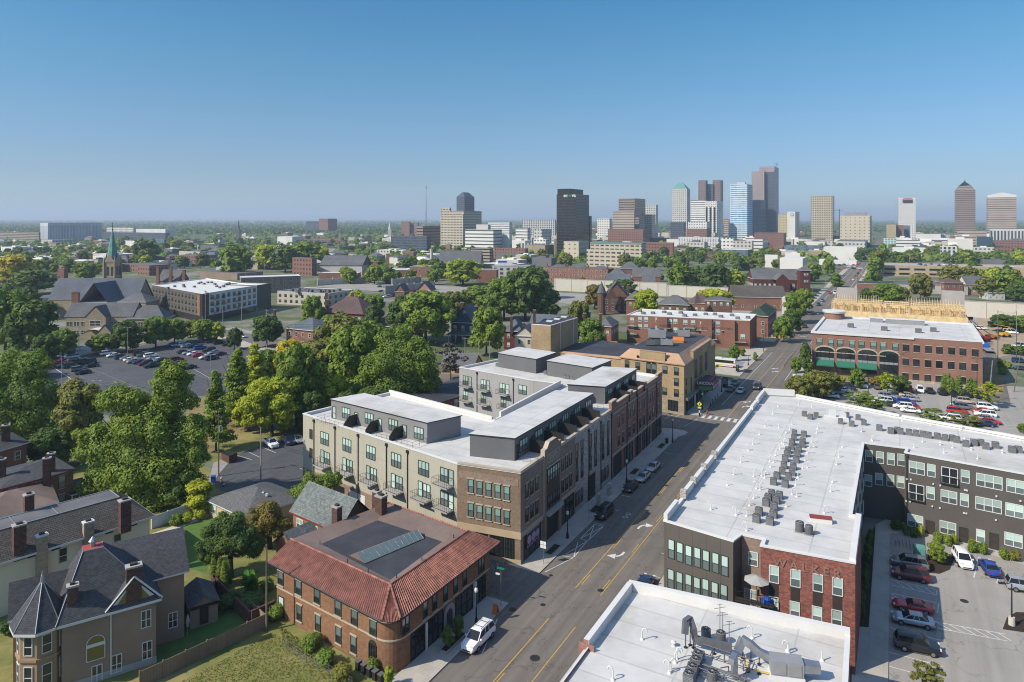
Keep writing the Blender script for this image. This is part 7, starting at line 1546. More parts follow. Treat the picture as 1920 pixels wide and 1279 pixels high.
for x,yb,yt,lb in [(1436,634,606,'traffic signal mast at the brick corner shop'),(1432,660,626,'thick dark signal pole at the brick flats corner'),(1607,540,512,'signal mast at the freeway crossing')]:
    p=P(x,yb); h=ZY(yt,p.y); t=thing('traffic_signal',lb,'traffic light',p); b=MB(); b.cyl((0,0,0),(0,0,h),.16,.1,7); b.build('mast','dark_metal',t,loc=(0,0,0)); b=MB(); b.bar((0,0,h-.5),(6*SP.x,6*SP.y,h-.2),.08); b.build('arm','dark_metal',t,loc=(0,0,0))
    for f in (3,5.6): b=MB(); b.obox((f*SP.x,f*SP.y,h-1.3),0,.4,.4,1.1,cen=True); b.build('signal_head','yellow_paint',t,loc=(0,0,0))
for k,(x,y) in enumerate(((1457,635),(1475,632))): p=P(x,y); t=thing('yellow_bollard',['left','right'][k]+' yellow bollard at the brick corner shop','bollard',p,'yellow bollards'); b=MB(); b.cyl((0,0,0),(0,0,1.4),.25,.25,8); b.build('post','yellow_paint',t,loc=(0,0,0)); b=MB(); b.cyl((0,0,1.4),(0,0,1.5),.28,.15,8); b.build('cap','dark_metal',t,loc=(0,0,0))
def at_ang(x,d): return AT(x,d)
f0,f1=P(1559,612),P(1811,640); fu=(f1-f0).normalized()
TF0=AT(1559,285); TF1=AT(1815,262); tu=(TF1-TF0).normalized(); tv=V((-tu.y,tu.x,0)); TL=(TF1-TF0).length; TA=math.atan2(tu.y,tu.x)
TF=thing('timber_frame_building','half-built pale timber-framed block behind the brick office','building',tuple(TF0+tu*TL/2)); hd=12.
b=MB(TA); b.obox((TF0.x,TF0.y,0),TA,TL,16,hd); b.build('lower_storeys','timber',TF);
def studs(name,a,ang,L,z0,h,sp=.62,diag=True):
    b=MB(ang); u=V((math.cos(ang),math.sin(ang),0))
    for k in range(int(L/sp)+1): p=a+u*(k*sp); b.obox((p.x,p.y,z0),ang,.1,.14,h,cen=True)
    for zz in (z0,z0+h-.1,z0+h): b.obox((a.x,a.y,zz),ang,L,.15,.1)
    if diag:
        for k in range(int(L/6)): p=a+u*(k*6+1); q=p+u*2.6; b.bar((p.x,p.y,z0),(q.x,q.y,z0+h),.06)
    return b.build(name,'timber',TF)
for r_,dv in enumerate((.1,4,8,12,15.8)):
    nseg=5
    for k in range(nseg): studs('stud_wall',TF0+tu*(TL*k/nseg)+tv*dv,TA,TL/nseg-.4,hd,3.3+.2*((k+r_)%2))
for k in range(7): p=TF0+tu*(TL*(k+.15)/7)+tv*6.; b=MB(TA); b.obox((p.x,p.y,hd),TA,TL/7*.8,.1,3.); b.build('sheathing','timber',TF)
for k in range(14): studs('cross_wall',TF0+tu*(TL*(k+.3)/14),TA+math.pi/2,15.8,hd,2.8,.7,False)
for (a,c) in ((.02,.4),(.57,.98)):
    n=int((c-a)*TL/.9); b=MB(TA)
    for k in range(n): p=TF0+tu*(TL*a+k*.9); e=p+tv*15.8; m=(p+e)/2; b.bar((p.x,p.y,hd+3.4),(m.x,m.y,hd+6.2),.06); b.bar((e.x,e.y,hd+3.4),(m.x,m.y,hd+6.2),.06); b.bar((p.x,p.y,hd+3.4),(e.x,e.y,hd+3.4),.06); b.bar((*(p+tv*5)[:2],hd+3.4),(m.x,m.y,hd+6.),.05)
    b.build('roof_trusses','timber',TF)
for k in range(9): win(TF,Wall(TF0,TF1),TL*(k+.5)/9,6.2,1.4,1.8,'louvre',True)
for x0,x1,yt,lb in ((1569,1601,541,'left grey block lift shaft standing above the timber frame'),(1766,1799,547,'right grey block lift shaft standing above the timber frame')):
    dd=AT(x0,297 if x0<1600 else 281); L=(x1-x0)*dd.y/F*1.08; zt_=ZY(yt,dd.y); b=MB(TA); b.obox((dd.x,dd.y,0),TA,L,5,zt_); b.obox((dd.x+.2,dd.y+.1,zt_),TA,L-.4,4.6,.2); tag(b.build('lift_shaft','concrete'),lb,'lift shaft')
def boomlift(p,label,col,pts,ang):
    t=thing('boom_lift',label,'boom lift',p,None,ang); b=MB(); b.obox((0,0,.7),0,3.4,2.2,1.1,cen=True); b.build('chassis',col,t,loc=(0,0,0))
    for x in (-1.2,1.2):
        for y in (-1.1,1.1): b=MB(); b.cyl((x,y-.25,.6),(x,y+.25,.6),.6,.6,12); b.build('wheel','rubber',t,loc=(0,0,0))
    b=MB(); P_=[V(q) for q in pts]; [b.bar(a,c,.28-.05*i) for i,(a,c) in enumerate(zip(P_[:-1],P_[1:]))]; b.build('boom',col,t,loc=(0,0,0)); e=P_[-1]; b=MB(); b.obox((e.x,e.y,e.z-.2),0,1.8,1.,1.1,cen=True); b.build('basket','dark_metal',t,loc=(0,0,0))
boomlift(P(1845,640),'red telescopic lift reaching up beside the timber frame','red_paint',[(0,0,1.8),(-3.5,2,7),(-8.,4,14.5)],0)
boomlift(P(1858,636),'orange lift with a long pale boom on the construction yard','orange_paint',[(0,0,1.8),(-3.5,1.2,4.5),(-7,2.4,8)],0)
boomlift(P(1884,632),'yellow folding lift on the construction yard','yellow_paint',[(0,0,1.8),(2.,0,4.2),(-2.,0.4,5.),(-5.5,.8,5.6)],0)
p=P(1847,657); t=thing('material_truck','blue truck cab half hidden behind the brick office corner','truck',p,None,R(70)); b=MB(); b.box(-1,-1.1,.5,1.4,1.1,2.7); b.build('cab','blue_plastic',t,loc=(0,0,0)); b=MB(); b.box(-7,-1.2,.9,-1.2,1.2,1.2); b.build('bed','grey_metal',t,loc=(0,0,0))
for x in (.5,-4.5,-5.8): b=MB(); b.cyl((x,-1.15,.5),(x,1.15,.5),.5,.5,12); b.build('wheel','rubber',t,loc=(0,0,0))
def trench_wall(name,label,a,c,h,mat='pale_concrete'):
    wl=Wall(a,c); t=thing(name,label,'wall',tuple((wl.a+wl.b)/2)); b=MB(wl.ang); b.prism([wl.pt(0),wl.pt(wl.L),wl.pt(wl.L,-.5),wl.pt(0,-.5)],-.5,h,0,0,True); b.build('panel',mat,t)
    b=MB(wl.ang); b.prism([wl.pt(0,.12),wl.pt(wl.L,.12),wl.pt(wl.L,-.62),wl.pt(0,-.62)],h,h+.35,0,0,True); b.build('coping','concrete',t)
    n=int(wl.L/12)
    for k in range(n+1): p=wl.pt(min(wl.L-.3,k*12),.1); boxpart('pilaster','pale_concrete',t,(p.x,p.y,-.3),wl.ang,.5,.3,h+.29,True)
    b=MB(); [b.bar(wl.pt(0,-.3,h+z_),wl.pt(wl.L,-.3,h+z_),.04) for z_ in (1.,1.6)]; [b.bar(wl.pt(min(k*3,wl.L),-.3,h+.3),wl.pt(min(k*3,wl.L),-.3,h+1.6),.05) for k in range(int(wl.L/3)+1)]; b.build('rail','dark_metal',t)
trench_wall('freeway_wall','long cream freeway wall behind the turreted brownstone',AT(1040,478),AT(1250,444),8.2); trench_wall('freeway_wall','cream freeway wall between the yellow-green tree and the brown hall',AT(1252,443.6),AT(1405,418),7.0)
trench_wall('freeway_wall','white freeway wall behind the construction yard at the right',AT(1795,352),AT(1990,330),8.)
fence('bridge_parapet',[AT(595,515),AT(690,540)],4.5,'pale_concrete','pale bridge parapet before the old hall',12,.6,'wall',ph=.6)
fence('bridge_parapet',[AT(722,455),AT(815,485)],5.5,'concrete','grey arched bridge parapet left of the big yellow-green tree',6,.6,'wall',ph=.8)
fence('bridge_parapet',[AT(735,510),AT(790,535)],5,'concrete','farther grey bridge parapet before the low brick store',6,.6,'wall',ph=.8)
hq=lambda x,yb,ang,L,Wd:rect(P(x,yb),R(ang),L,Wd)
BHs,_,_=house('victorian_house','dark blue gabled house with white trim and a brick chimney among the trees',hq(846,640,-12,10,13),7.8,'blue_siding','grey_slate_roof',6.2,1,.5,wst='white1',rows=(1.3,4.6),ww=1.1,wh=1.9)
chimney(BHs,AT(866,291),4,14.5,1.3,.9,0); b=MB(); q=rect(AT(838,278),R(-12),12,3.6); b.hip(q,3.2,1.2,.3,.5,0,1); b.build('porch_roof',['grey_slate_roof','white_trim'],BHs)
for k in range(5): p=AT(841+k*13.5,278-k*.5); b=MB(); b.obox((p.x,p.y,0),0,.25,.25,3.2,cen=True); b.build('porch_post','white_trim',BHs)
hh,_,_=house('hip_roofed_house','two storey orange brick building with a grey hip roof by the north road',hq(537,650,-28,14,13),7.4,'rust_brick','blue_slate',3.6,.5,.6,wst='whited',rows=(1.2,4.5),ww=1.1); chimney(hh,AT(515,286),5,12.2,.9,.9,0)
mh,_,_=house('brick_mansion','brick mansion with a purple-grey slate hip roof, red ridges and four chimneys',hq(608,618,-20,20,15),8.,'brown_stone','red_slate',6.5,.5,.8,'red_trim',rows=(1.5,4.8))
for x,d,h in ((594,318,14),(615,312,13.5),(612,330,14.5),(661,325,15)): chimney(mh,AT(x,d),7,h,1.2,.9,0)
b=MB(); q=AT(655,318,8); b.cyl((q.x,q.y,0),(q.x,q.y,8),3.,3.,8); b.build('corner_tower','brown_stone',mh); b=MB(); b.cyl((q.x,q.y,8),(q.x,q.y,12.5),3.8,.1,8); b.build('tower_roof','red_slate',mh)
house('low_school_wing','low block with a wide brown hip roof right of the mansion',hq(685,628,-22,17,14),4.5,'brown_stone','brown_shingle',3.5,.5,.8,rows=(1.2,),wst='whited',cat='building')
house('low_school_wing','lower brown-roofed annex nearer the trees right of the mansion',hq(722,640,-22,12,10),3.6,'brown_stone','brown_shingle',2.4,.5,.6,rows=(1.,),wst='whited',cat='building')
house('rendered_house','cream rendered house back with small windows left of the stage tower',hq(965,668,-14,7,9),7.6,'skin_cream','blue_slate',3.2,1,.4,wst='whited',rows=(1.,4.6),cat='house')
g_,_,_=house('grey_roofed_house','house with grey-blue gable roofs and twin chimneys behind the stage tower',hq(992,650,-20,14,11),7.2,'brown_stone','blue_slate',5.,1,.5,rows=(4.6,)); chimney(g_,AT(1002,268),7,14.5,1.,.9,0); chimney(g_,AT(982,255),6,11.5,1.,.9,0)
g_,_,_=house('maroon_house','narrow dark red brick house with a grey roof right of the blue house',hq(945,655,-14,7,10),7.2,'maroon_brick','blue_slate',4.2,.5,.5,wst='white1',rows=(1.,4.4)); chimney(g_,AT(959,262),6,13.,1.,.9,0)
g_,_,_=house('mansard_house','tall brick house with a dark mansard roof right of the stage tower',hq(1118,650,-22,6,12),8.2,'rust_brick','grey_slate_roof',2.8,.5,.4,rows=(4.8,)); chimney(g_,AT(1126,262),7,14,.9,.9,0); chimney(g_,AT(1096,270),7,13,.9,.9,0)
q=AT(1140,234,0); t=thing('rooftop_bulkhead','rust-red metal bulkhead roof behind the theatre auditorium','roof structure',q,None,R(-18)); b=MB(); b.prism([(-4,-2.2),(4,-2.2),(4,2.2),(-4,2.2)],0,6.3); b.build('wall','rust_brick',t,loc=(0,0,0)); b=MB(); frustum(b,[(-4,-2.2),(4,-2.2),(4,2.2),(-4,2.2)],6.3,8.2,1.,0,0,.2); b.build('roof','orange_paint',t,loc=(0,0,0))
ga,_,_=house('alley_garage','small tan brick garage with a grey gable roof beside the bare tree',hq(828,700,-18,11,7.5),3.,'yellow_brick','grey_slate_roof',3.,1,.3,'red_trim',rows=(.5,),wst='louvre',ww=1.8,wh=2.,cat='garage')
tb_,ws,q=house('brownstone_mansion','brownstone mansion with a pointed round turret and a steep grey gable',hq(1132,586,-10,13,15),8.5,'brown_stone','grey_slate_roof',7.5,1,.4,'brown_stone',wst='whited',rows=(1.2,4.8),ww=1.1,wh=2.)
c=AT(1128,358); b=MB(); b.cyl((c.x,c.y,0),(c.x,c.y,11.5),2.1,2.1,12); b.build('turret','brown_stone',tb_); b=MB(); b.cyl((c.x,c.y,11.4),(c.x,c.y,17.5),2.5,.05,12); b.build('turret_roof','grey_slate_roof',tb_)
for x,h in ((1178,15),(1168,14)): chimney(tb_,AT(x,366),8,h,.9,.9,0)
b=MB(); a=AT(1144,356.4,8.2);
b.poly([a+V((-3,0,0)),a+V((4.2,0,0)),a+V((.6,0,6.2))]); b.poly([a+V((4.2,0,0)),a+V((4.2,6,0)),a+V((.6,6,6.2)),a+V((.6,0,6.2))],1); b.poly([a+V((-3,6,0)),a+V((-3,0,0)),a+V((.6,0,6.2)),a+V((.6,6,6.2))],1); b.build('front_gable',['brown_stone','grey_slate_roof'],tb_)
house('brick_house','brick house with a grey roof right of the turreted brownstone',hq(1174,590,-14,9,12),8,'rust_brick','grey_slate_roof',4.,.5,.5,wst='white1',rows=(4.8,))
g_,_,_=house('hip_roofed_house','house with a wide grey hip roof behind the red brick flats',hq(1236,600,-20,14,12),8.,'brown_stone','grey_slate_roof',4.,.5,.6,rows=(4.8,))
g_,_,_=house('mansard_house','house with a red slate mansard and pointed dormer behind the red brick flats',hq(1288,600,-20,12,10),8.5,'rust_brick','red_slate',4.,.5,.4,rows=(4.8,)); b=MB(); c=AT(1307,330,9.5); b.cyl(c,c+V((0,0,5.5)),2.4,.05,4); b.build('pointed_dormer','red_slate',g_)
house('mansard_house','dark mansard house with dormers right of the pointed dormer house',hq(1322,603,-20,12,10),10.5,'brown_stone','grey_slate_roof',1.5,.5,.3,rows=(8.,))
RHq=ccw([P(1022,527),P(1140,533),P(1140,533)+V((6,11,0)),P(1022,527)+V((6,11,0))]); RHq=[(p.x,p.y) for p in RHq]
RH=thing('brick_rowhouses','long three storey red brick rowhouse block before the beige office','rowhouse block',center(RHq)); rh=shell(RH,RHq,11.5,'rust_brick',par_h=.3,roof='grey_roof',cap='rust_brick',inner='rust_brick'); grid(RH,rh[0],14,(1.,4.6,8.2),1.3,1.8,'whited',2.,2.)
for k in range(3):
    b=MB(); p=V((*RHq[0],0))*(1-(k+.5)/3)+V((*RHq[1],0))*((k+.5)/3)+V((3,5.5,0)); b.hip(rect(p-V((6,3,0)),R(-12),12,6),11.3,2.,0,.5); b.build('roof','blue_slate',RH)
for f in (.02,.35,.68,.98): p=V((*RHq[0],0))*(1-f)+V((*RHq[1],0))*f+V((1,2,0)); chimney(RH,p,10,14,1.2,.8,0,'rust_brick')
house('brick_house','small brick house with a dark hip roof at the end of the rowhouses',hq(1142,533,-14,12,10),8.,'rust_brick','grey_slate_roof',4,.5,.5)
g_,_,_=house('brick_church','red brick church hall with a grey gable roof behind the frontage road',hq(1186,538,-12,20,14),7.5,'rust_brick','grey_slate_roof',6,1,.3,'rust_brick',wst='whited',rows=(1.5,),cat='church')
house('brick_church_wing','low brick church wing with a slate gable facing the frontage road',hq(1137,538,-12,17,9),4.5,'rust_brick','blue_slate',5,1,.3,rows=(),cat='church')
house('brick_church_porch','small pointed brick gable in front of the red brick church hall',hq(1204,542,-10,9,8),5.,'rust_brick','grey_slate_roof',5,1,.2,rows=(),cat='church')
house('brick_tower_house','square brick block with a pyramid roof behind the church wing',hq(1162,530,-12,15,12),11,'rust_brick','grey_slate_roof',5.,.5,.5,rows=(4.,),cat='building')
g_,ws,q=house('maroon_church','dark red brick church with a slate roof and square bell tower by the avenue',hq(1412,545,-6,35,16),8.2,'maroon_brick','grey_slate_roof',6.5,1,.3,'white_trim',wst='white1',rows=(1.5,),ww=1.4,wh=3.4,cat='church')
c=AT(1507,470); b=MB(); b.obox((c.x,c.y,0),R(-6),6.6,6.6,15.,cen=True); b.build('bell_tower','maroon_brick',g_); b=MB(); b.hip(rect(c-V((3.3,3.3,0)),R(-6),6.6,6.6),15.,3.,.4,.5,0,1); b.build('tower_roof',['grey_slate_roof','white_trim'],g_)
tw=Wall(c+V((-3.3,-3.6,0)),c+V((3.3,-3.9,0))); [win(g_,tw,t,z0,.9,1.8,'white1',True) for t in (2.4,4.2) for z0 in (11.,6.5)]
a=AT(1467,468); b=MB(); b.poly([(a.x-4.5,a.y-.5,0),(a.x+4.5,a.y-1,0),(a.x+4.5,a.y-1,8.2),(a.x,a.y-.7,12.5),(a.x-4.5,a.y-.5,8.2)]); b.poly([(a.x-4.5,a.y-.5,8.2),(a.x,a.y-.7,12.5),(a.x,a.y+8,12.5),(a.x-4.5,a.y+8,8.2)],1); b.poly([(a.x,a.y-.7,12.5),(a.x+4.5,a.y-1,8.2),(a.x+4.5,a.y+8,8.2),(a.x,a.y+8,12.5)],1); b.build('front_gable',['maroon_brick','grey_slate_roof'],g_)
house('brick_house','two storey red brick house with a low maroon hip roof at the right',hq(1771,553,-6,11.5,11),8.,'rust_brick','red_slate',2.6,.5,.6,wst='whited',rows=(1.2,4.6))
house('pink_house','pink gabled house with a white pediment at the right',hq(1812,553,-6,13,11),7.,'pink_siding','grey_slate_roof',5.,1,.5,'white_trim',gab='white_siding',wst='white1',rows=(1.2,4.2))
house('grey_house','small house with a grey roof and a dormer at the right',hq(1852,562,-6,10,9),4.5,'white_siding','grey_slate_roof',3.6,.5,.5,rows=(1.2,))
house('brick_store','low red brick store with a flat dark roof beyond the freeway crossing',hq(1609,549,-24,22,18),6.5,'rust_brick','black_roof',.5,.5,.2,rows=(),cat='store')
b=MB(); q=AT(1665,468); b.obox((q.x,q.y,0),R(-24),46,16,5.5); b.obox((q.x,q.y,5.5),R(-24),46.3,16.3,.3,1); tag(b.build('grey_store',['concrete','grey_roof']),'long plain grey store behind the round tree','store')
b=MB(); q=P(1612,503); b.obox((q.x,q.y,0),R(-24),14,12,9); b.obox((q.x,q.y,9),R(-24),14.3,12.3,.3,1);
PGq=rect(P(1651,517),R(-17),165,40); PG=thing('parking_garage','long tan parking garage with dark openings at the right','parking garage',center(PGq)); b=MB(); b.walls([(p.x,p.y) for p in ccw(PGq)],0,9.2,0); b.build('wall','buff_stone',PG); b=MB(); b.poly([(p.x,p.y,8.5) for p in ccw(PGq)]); b.build('deck','concrete',PG)
wl=Wall(PGq[0],PGq[1]);
for k in range(14):
    for z0 in (1.2,5.2): wallstrip('opening_shade_strip','black_metal',PG,wl,3+k*11.6,11.5+k*11.6,z0,z0+1.7,.04,-.005)  # black strips on the wall paint the shade inside the open decks
for k in range(18): p=PGq[0]+(PGq[1]-PGq[0])*rnd.uniform(.04,.96)+(PGq[3]-PGq[0])*rnd.uniform(.1,.9); car(V((p.x,p.y,8.52)),R(-17+90),rnd.choice(['sedan','suv']),rnd.choice(['white','dark','grey','silver','blue']),'small far-off car on the roof of the tan parking garage','cars on the garage roof',full=False)
NVq=rect(AT(92,352),R(-3),46,15); NV,_,_=house('stone_church','stone church with a long blue slate nave and a green copper steeple',NVq,8.5,'tan_stone','blue_slate',10.5,1,.4,'tan_stone',rows=(),cat='church')
c=AT(211,372); SA8=[(c.x+4.1*math.cos(R(45+90*k)),c.y+4.1*math.sin(R(45+90*k))) for k in range(4)]
b=MB(); b.prism(SA8,0,27.5,0); b.build('bell_tower','tan_stone',NV); b=MB()
for k in range(4): b.cyl((*SA8[k],0),(*SA8[k],27),.7,.6,6); b.cyl((*SA8[k],27),(*SA8[k],30),.6,.05,6)
b.build('buttress','tan_stone',NV)
b=MB()
oc=[(c.x+3.2*math.cos(R(22.5+45*k)),c.y+3.2*math.sin(R(22.5+45*k))) for k in range(8)]
for k in range(8): b.poly([(*oc[k],26.5),(*oc[(k+1)%8],26.5),(c.x,c.y,45.5)])
b.build('steeple','verdigris',NV); b=MB(); b.cyl((c.x,c.y,45),(c.x,c.y,48),.16,.1,6); b.bar((c.x-.9,c.y,46),(c.x+.9,c.y,46),.1); b.dome((c.x,c.y,44.3),.4,.4,8,4,full=True); b.build('cross','dark_metal',NV)
for k in range(4):
    a,d=V((*SA8[k],0)),V((*SA8[(k+1)%4],0)); m=(a+d)/2; n=(m-c).normalized(); b=MB(); b.poly([(*(a+n*.2)[:2],26.5),(*(d+n*.2)[:2],26.5),(*(m+n*.2)[:2],31.5)]); b.poly([(*(d+n*.2)[:2],26.5),(*(a+n*.2)[:2],26.5),(c.x,c.y,31)]) ; b.build('steeple_gable','tan_stone',NV)
    w_=Wall(a,d) if (d-a).normalized().cross(n).z<0 else Wall(d,a)
    for t in (2.1,4.4): win(NV,w_,t,19.5,1.1,4.6,'louvre',True)
    win(NV,w_,w_.L/2,27.5,1.1,2.2,'louvre',True)
trq=rect(AT(202,340),R(87),22,14); b=MB(); b.walls([(p.x,p.y) for p in ccw(trq)],0,8.4,0); b.build('transept','tan_stone',NV); b=MB(); b.hip([(p.x,p.y) for p in ccw(trq)],8.5,9.5,.4,1,0,1); b.build('transept_roof',['blue_slate','white_trim'],NV)
house('hall_wing','stone hall with a pale grey hip roof right of the church',hq(222,600,-4,14,12),9.,'tan_stone','grey_slate_roof',4,.5,.4,rows=(),cat='building')
SCq=rect(AT(123,288),R(3),27,11); SC,ws,_=house('stone_school','long tan stone school with gables and a dark slate roof before the church',SCq,9.,'tan_stone','grey_slate_roof',5.2,1,.4,'tan_stone',wst='whited2',rows=(1.4,5.),ww=2.4,wh=1.8,cat='school')
a=AT(182,287); b=MB(); b.poly([(a.x-4.3,a.y-1.4,0),(a.x+4.3,a.y-1.2,0),(a.x+4.3,a.y-1.2,9),(a.x,a.y-1.3,13.4),(a.x-4.3,a.y-1.4,9)]); b.poly([(a.x-4.5,a.y-1.6,8.9),(a.x,a.y-1.5,13.6),(a.x,a.y+6,13.6),(a.x-4.5,a.y+6,8.9)],1); b.poly([(a.x,a.y-1.5,13.6),(a.x+4.5,a.y-1.4,8.9),(a.x+4.5,a.y+6,8.9),(a.x,a.y+6,13.6)],1); b.poly([(a.x+4.3,a.y-1.2,0),(a.x+4.3,a.y+3,0),(a.x+4.3,a.y+3,9),(a.x+4.3,a.y-1.2,9)]); b.poly([(a.x-4.3,a.y+3,0),(a.x-4.3,a.y-1.4,0),(a.x-4.3,a.y-1.4,9),(a.x-4.3,a.y+3,9)]); b.build('front_gable',['tan_stone','grey_slate_roof'],SC)
gw=Wall((a.x-4.3,a.y-1.4),(a.x+4.3,a.y-1.2)); win(SC,gw,4.3,5.4,4.4,2.2,'whited2',True)
w2=rect(AT(238,289),R(3),15,10); b=MB(); b.walls([(p.x,p.y) for p in ccw(w2)],0,8.,0); b.build('wing_wall','tan_stone',SC); b=MB(); b.hip([(p.x,p.y) for p in ccw(w2)],8,5.,.5,.5,0,1); b.build('wing_roof',['grey_slate_roof','white_trim'],SC); w_=Wall(w2[0],w2[1]); grid(SC,w_,4,(1.3,4.8),2.2,1.7,'whited2',2.,2.)
a=AT(184,281); b=MB(); n=10
for k in range(n):
    t0,t1=math.pi*k/n,math.pi*(k+1)/n; b.poly([(a.x-3.6*math.cos(t0)-2,a.y-.5,3.2+1.6*math.sin(t0)),(a.x-3.6*math.cos(t1)-2,a.y-.5,3.2+1.6*math.sin(t1)),(a.x-3.6*math.cos(t1)-2,a.y+5,3.2+1.6*math.sin(t1)),(a.x-3.6*math.cos(t0)-2,a.y+5,3.2+1.6*math.sin(t0))])
b.build('barrel_roof','white_roof_far',SC)
b=MB(); b.poly([(a.x+.4,a.y-1,0),(a.x+5.6,a.y-.8,0),(a.x+5.6,a.y-.8,3.6),(a.x+3,a.y-.9,6.6),(a.x+.4,a.y-1,3.6)]); b.poly([(a.x+.2,a.y-1.2,3.5),(a.x+3,a.y-1.1,6.8),(a.x+3,a.y+5,6.8),(a.x+.2,a.y+5,3.5)],1); b.poly([(a.x+3,a.y-1.1,6.8),(a.x+5.8,a.y-1,3.5),(a.x+5.8,a.y+5,3.5),(a.x+3,a.y+5,6.8)],1); b.build('porch',['tan_stone','grey_slate_roof'],SC)
for x,d,h,wd in ((142,322,15.5,3.),(204,305,12.2,1.6)): chimney(SC if x>150 else NV,AT(x,d),4,h,wd,1.6,R(5),'rust_brick','rust_brick')
b=MB(); q=AT(165,318); b.obox((q.x,q.y,0),R(2),13,10,8.5); tag(b.build('church_annex',['white_roof_far']),'white flat-roofed annex between the church and the school','building')
def pts(*a): return [(v.x,v.y) for v in a]
m1=AT(380,330); ml=AT(285,375); mr=AT(482,372); mb=mr+(ml-m1)
MFq=pts(ml,m1,mr,mb); MFq=ccw(MFq); MF=thing('modern_flats','four storey modern flats with a dark left face and a white right face','apartment building',center(MFq))
MWs=shell(MF,MFq,14.,['charcoal_panel' if abs(MFq[k][0]-ml.x)<.1 else 'white_panel' for k in range(4)],par_h=.5,roof='white_roof_far')
for wl in MWs:
    if wl.n.dot(-(wl.a+wl.b)/2)>0:
        n=int(wl.L/4.2); left=abs(wl.a.x-ml.x)<.1
        grid(MF,wl,n,(4.2,7.4,10.5),1.7 if left else 2.2,2.,'dark2',2.5,2.5); wallstrip('ground_floor','dark_metal',MF,wl,.3,wl.L-.3,0,3.,.06,-.005)
        if left: wallstrip('orange_panel','orange_brick',MF,wl,wl.L-6.5,wl.L-3.2,3.1,12.8,.08); wallstrip('corner_panel','dark_metal',MF,wl,wl.L-3.1,wl.L,3.1,13.8,.1)
        else:
            wallstrip('corner_panel','dark_metal',MF,wl,.1,4.4,3.1,13.8,.1)
            for f in (.22,.35,.62):
                for z0 in (4.,7.2,10.4): balcony(MF,wl,wl.L*f,z0,3.,.7)
b=MB(); q=rect(mr,math.atan2(mr.y-m1.y,mr.x-m1.x),13,20); q=[(p.x,p.y) for p in q]; b.walls(ccw(q),0,14.,0); b.poly([(p[0],p[1],13.6) for p in ccw(q)],1); b.build('dark_wing',['charcoal_siding','white_roof_far'],MF)
for k in range(18): q=m1*.5+mb*.5+V((rnd.uniform(-14,14),rnd.uniform(-16,16),0)); ac_unit(V((q.x,q.y,13.5)),ORD[k]+' small roof unit on the modern flats','roof units on the modern flats',1.2,.9)
def slabb(name,label,q,h,mat,roof='grey_roof',n=0,rows=(1.2,4.4),wst='dark2',w_=1.6,hh=1.6,cat='building',cap=None,group=None):
    q=ccw([(p[0],p[1]) for p in q]); t=thing(name,label,cat,center(q),group); ws=shell(t,q,h,mat,par_h=.3,roof=roof,cap=cap or 'white_parapet',inner=cap or 'white_parapet')
    if n:
        L=max(x.L for x in ws)
        for wl in ws:
            if wl.n.dot(-(wl.a+wl.b)/2)>0: grid(t,wl,max(1,int(n*wl.L/L)),rows,w_,hh,wst,2.,2.)
    return t,ws
CO,_=slabb('cream_office','long low cream office with a dark roof full of vents right of the modern flats',rect(P(520,570),R(-22),36,24),7.6,'skin_cream','grey_roof',9,(1.2,4.4))
for k in range(12): q=P(545+k*8,548,7.3); ac_unit(V((q.x,q.y+rnd.uniform(-4,10),7.3)),ORD[k]+' roof unit on the long cream office','roof units on the long cream office',1.8,1.6)
slabb('long_brick_block','long dark brown brick block with a white roof behind the modern flats',rect(AT(452,455),R(25),38,14),11.,'walnut_brick','white_roof_far',9,(2.,5.5,8.),'whited',1.5,1.5)
oh,ws,_=house('old_hall','old white-walled drill hall with a grey gable roof and a brick arched end',rect(P(600,515),R(-3),38,30),8.5,'white_siding','grey_slate_roof',8.,1,.6,'rust_brick',gab='rust_brick',rows=(),cat='hall')
eb=rect(AT(688,568),R(-3),13,24); b=MB(); b.walls([(p.x,p.y) for p in ccw(eb)],0,9.,0); b.build('end_wall','rust_brick',oh); b=MB(); a,c=eb[0],eb[1]; b.poly([(a.x,a.y,8.9),(c.x,c.y,8.9),((a.x+c.x)/2,a.y,15)]); b.build('end_gable','rust_brick',oh)
wl=Wall(eb[0],eb[1]); [win(oh,wl,t,3.5,2.,4.2,'white2',True) for t in (2.5,6.,9.5)]
slabb('hall_annex','low brick annex along the front of the old hall',rect(P(598,523),R(-3),33,8),5.2,'rust_brick','white_roof_far')
slabb('brick_store','wide low orange brick store with a flat roof right of the old hall',rect(P(706,520),R(-2),44,22),6.5,'rust_brick','white_roof_far',6,(1.5,),'whited')
slabb('brick_store','farther brick store block with a cream band right of the old hall',rect(AT(768,585),R(-4),42,20),9.,'office_brick','grey_roof',8,(5.,),'whited')
b=MB(); c=AT(727,600); b.obox((c.x,c.y,0),0,2.4,2.4,19,cen=True); b.obox((c.x,c.y,19),0,2.8,2.8,.5,cen=True); tag(b.build('chimney_stack','orange_brick'),'tall orange brick stack behind the low brick store','chimney')
b=MB(); c=AT(809,640); b.cyl((c.x,c.y,0),(c.x,c.y,21),1.6,1.3,10); b.cyl((c.x,c.y,21),(c.x,c.y,21.6),1.6,1.6,10); tag(b.build('chimney_stack','pale_concrete'),'pale round stack in front of the gabled stone church','chimney')
house('gabled_church','stone church with a big grey roof and a pale gable in the middle distance',rect(AT(822,660),R(-6),40,22),6.,'tan_stone','grey_slate_roof',13,1,.5,'tan_stone',rows=(),cat='church')
slabb('white_framed_flats','white-framed two storey flats behind the dark trees',rect(AT(924,560),R(-3),30,16),11.,'white_siding','grey_roof',6,(1.2,4.6,8.),'dark2',2.4,2.)
slabb('brick_annex','narrow orange brick block left of the white-framed flats',rect(AT(893,540),R(-8),16,10),10.,'rust_brick','grey_roof')
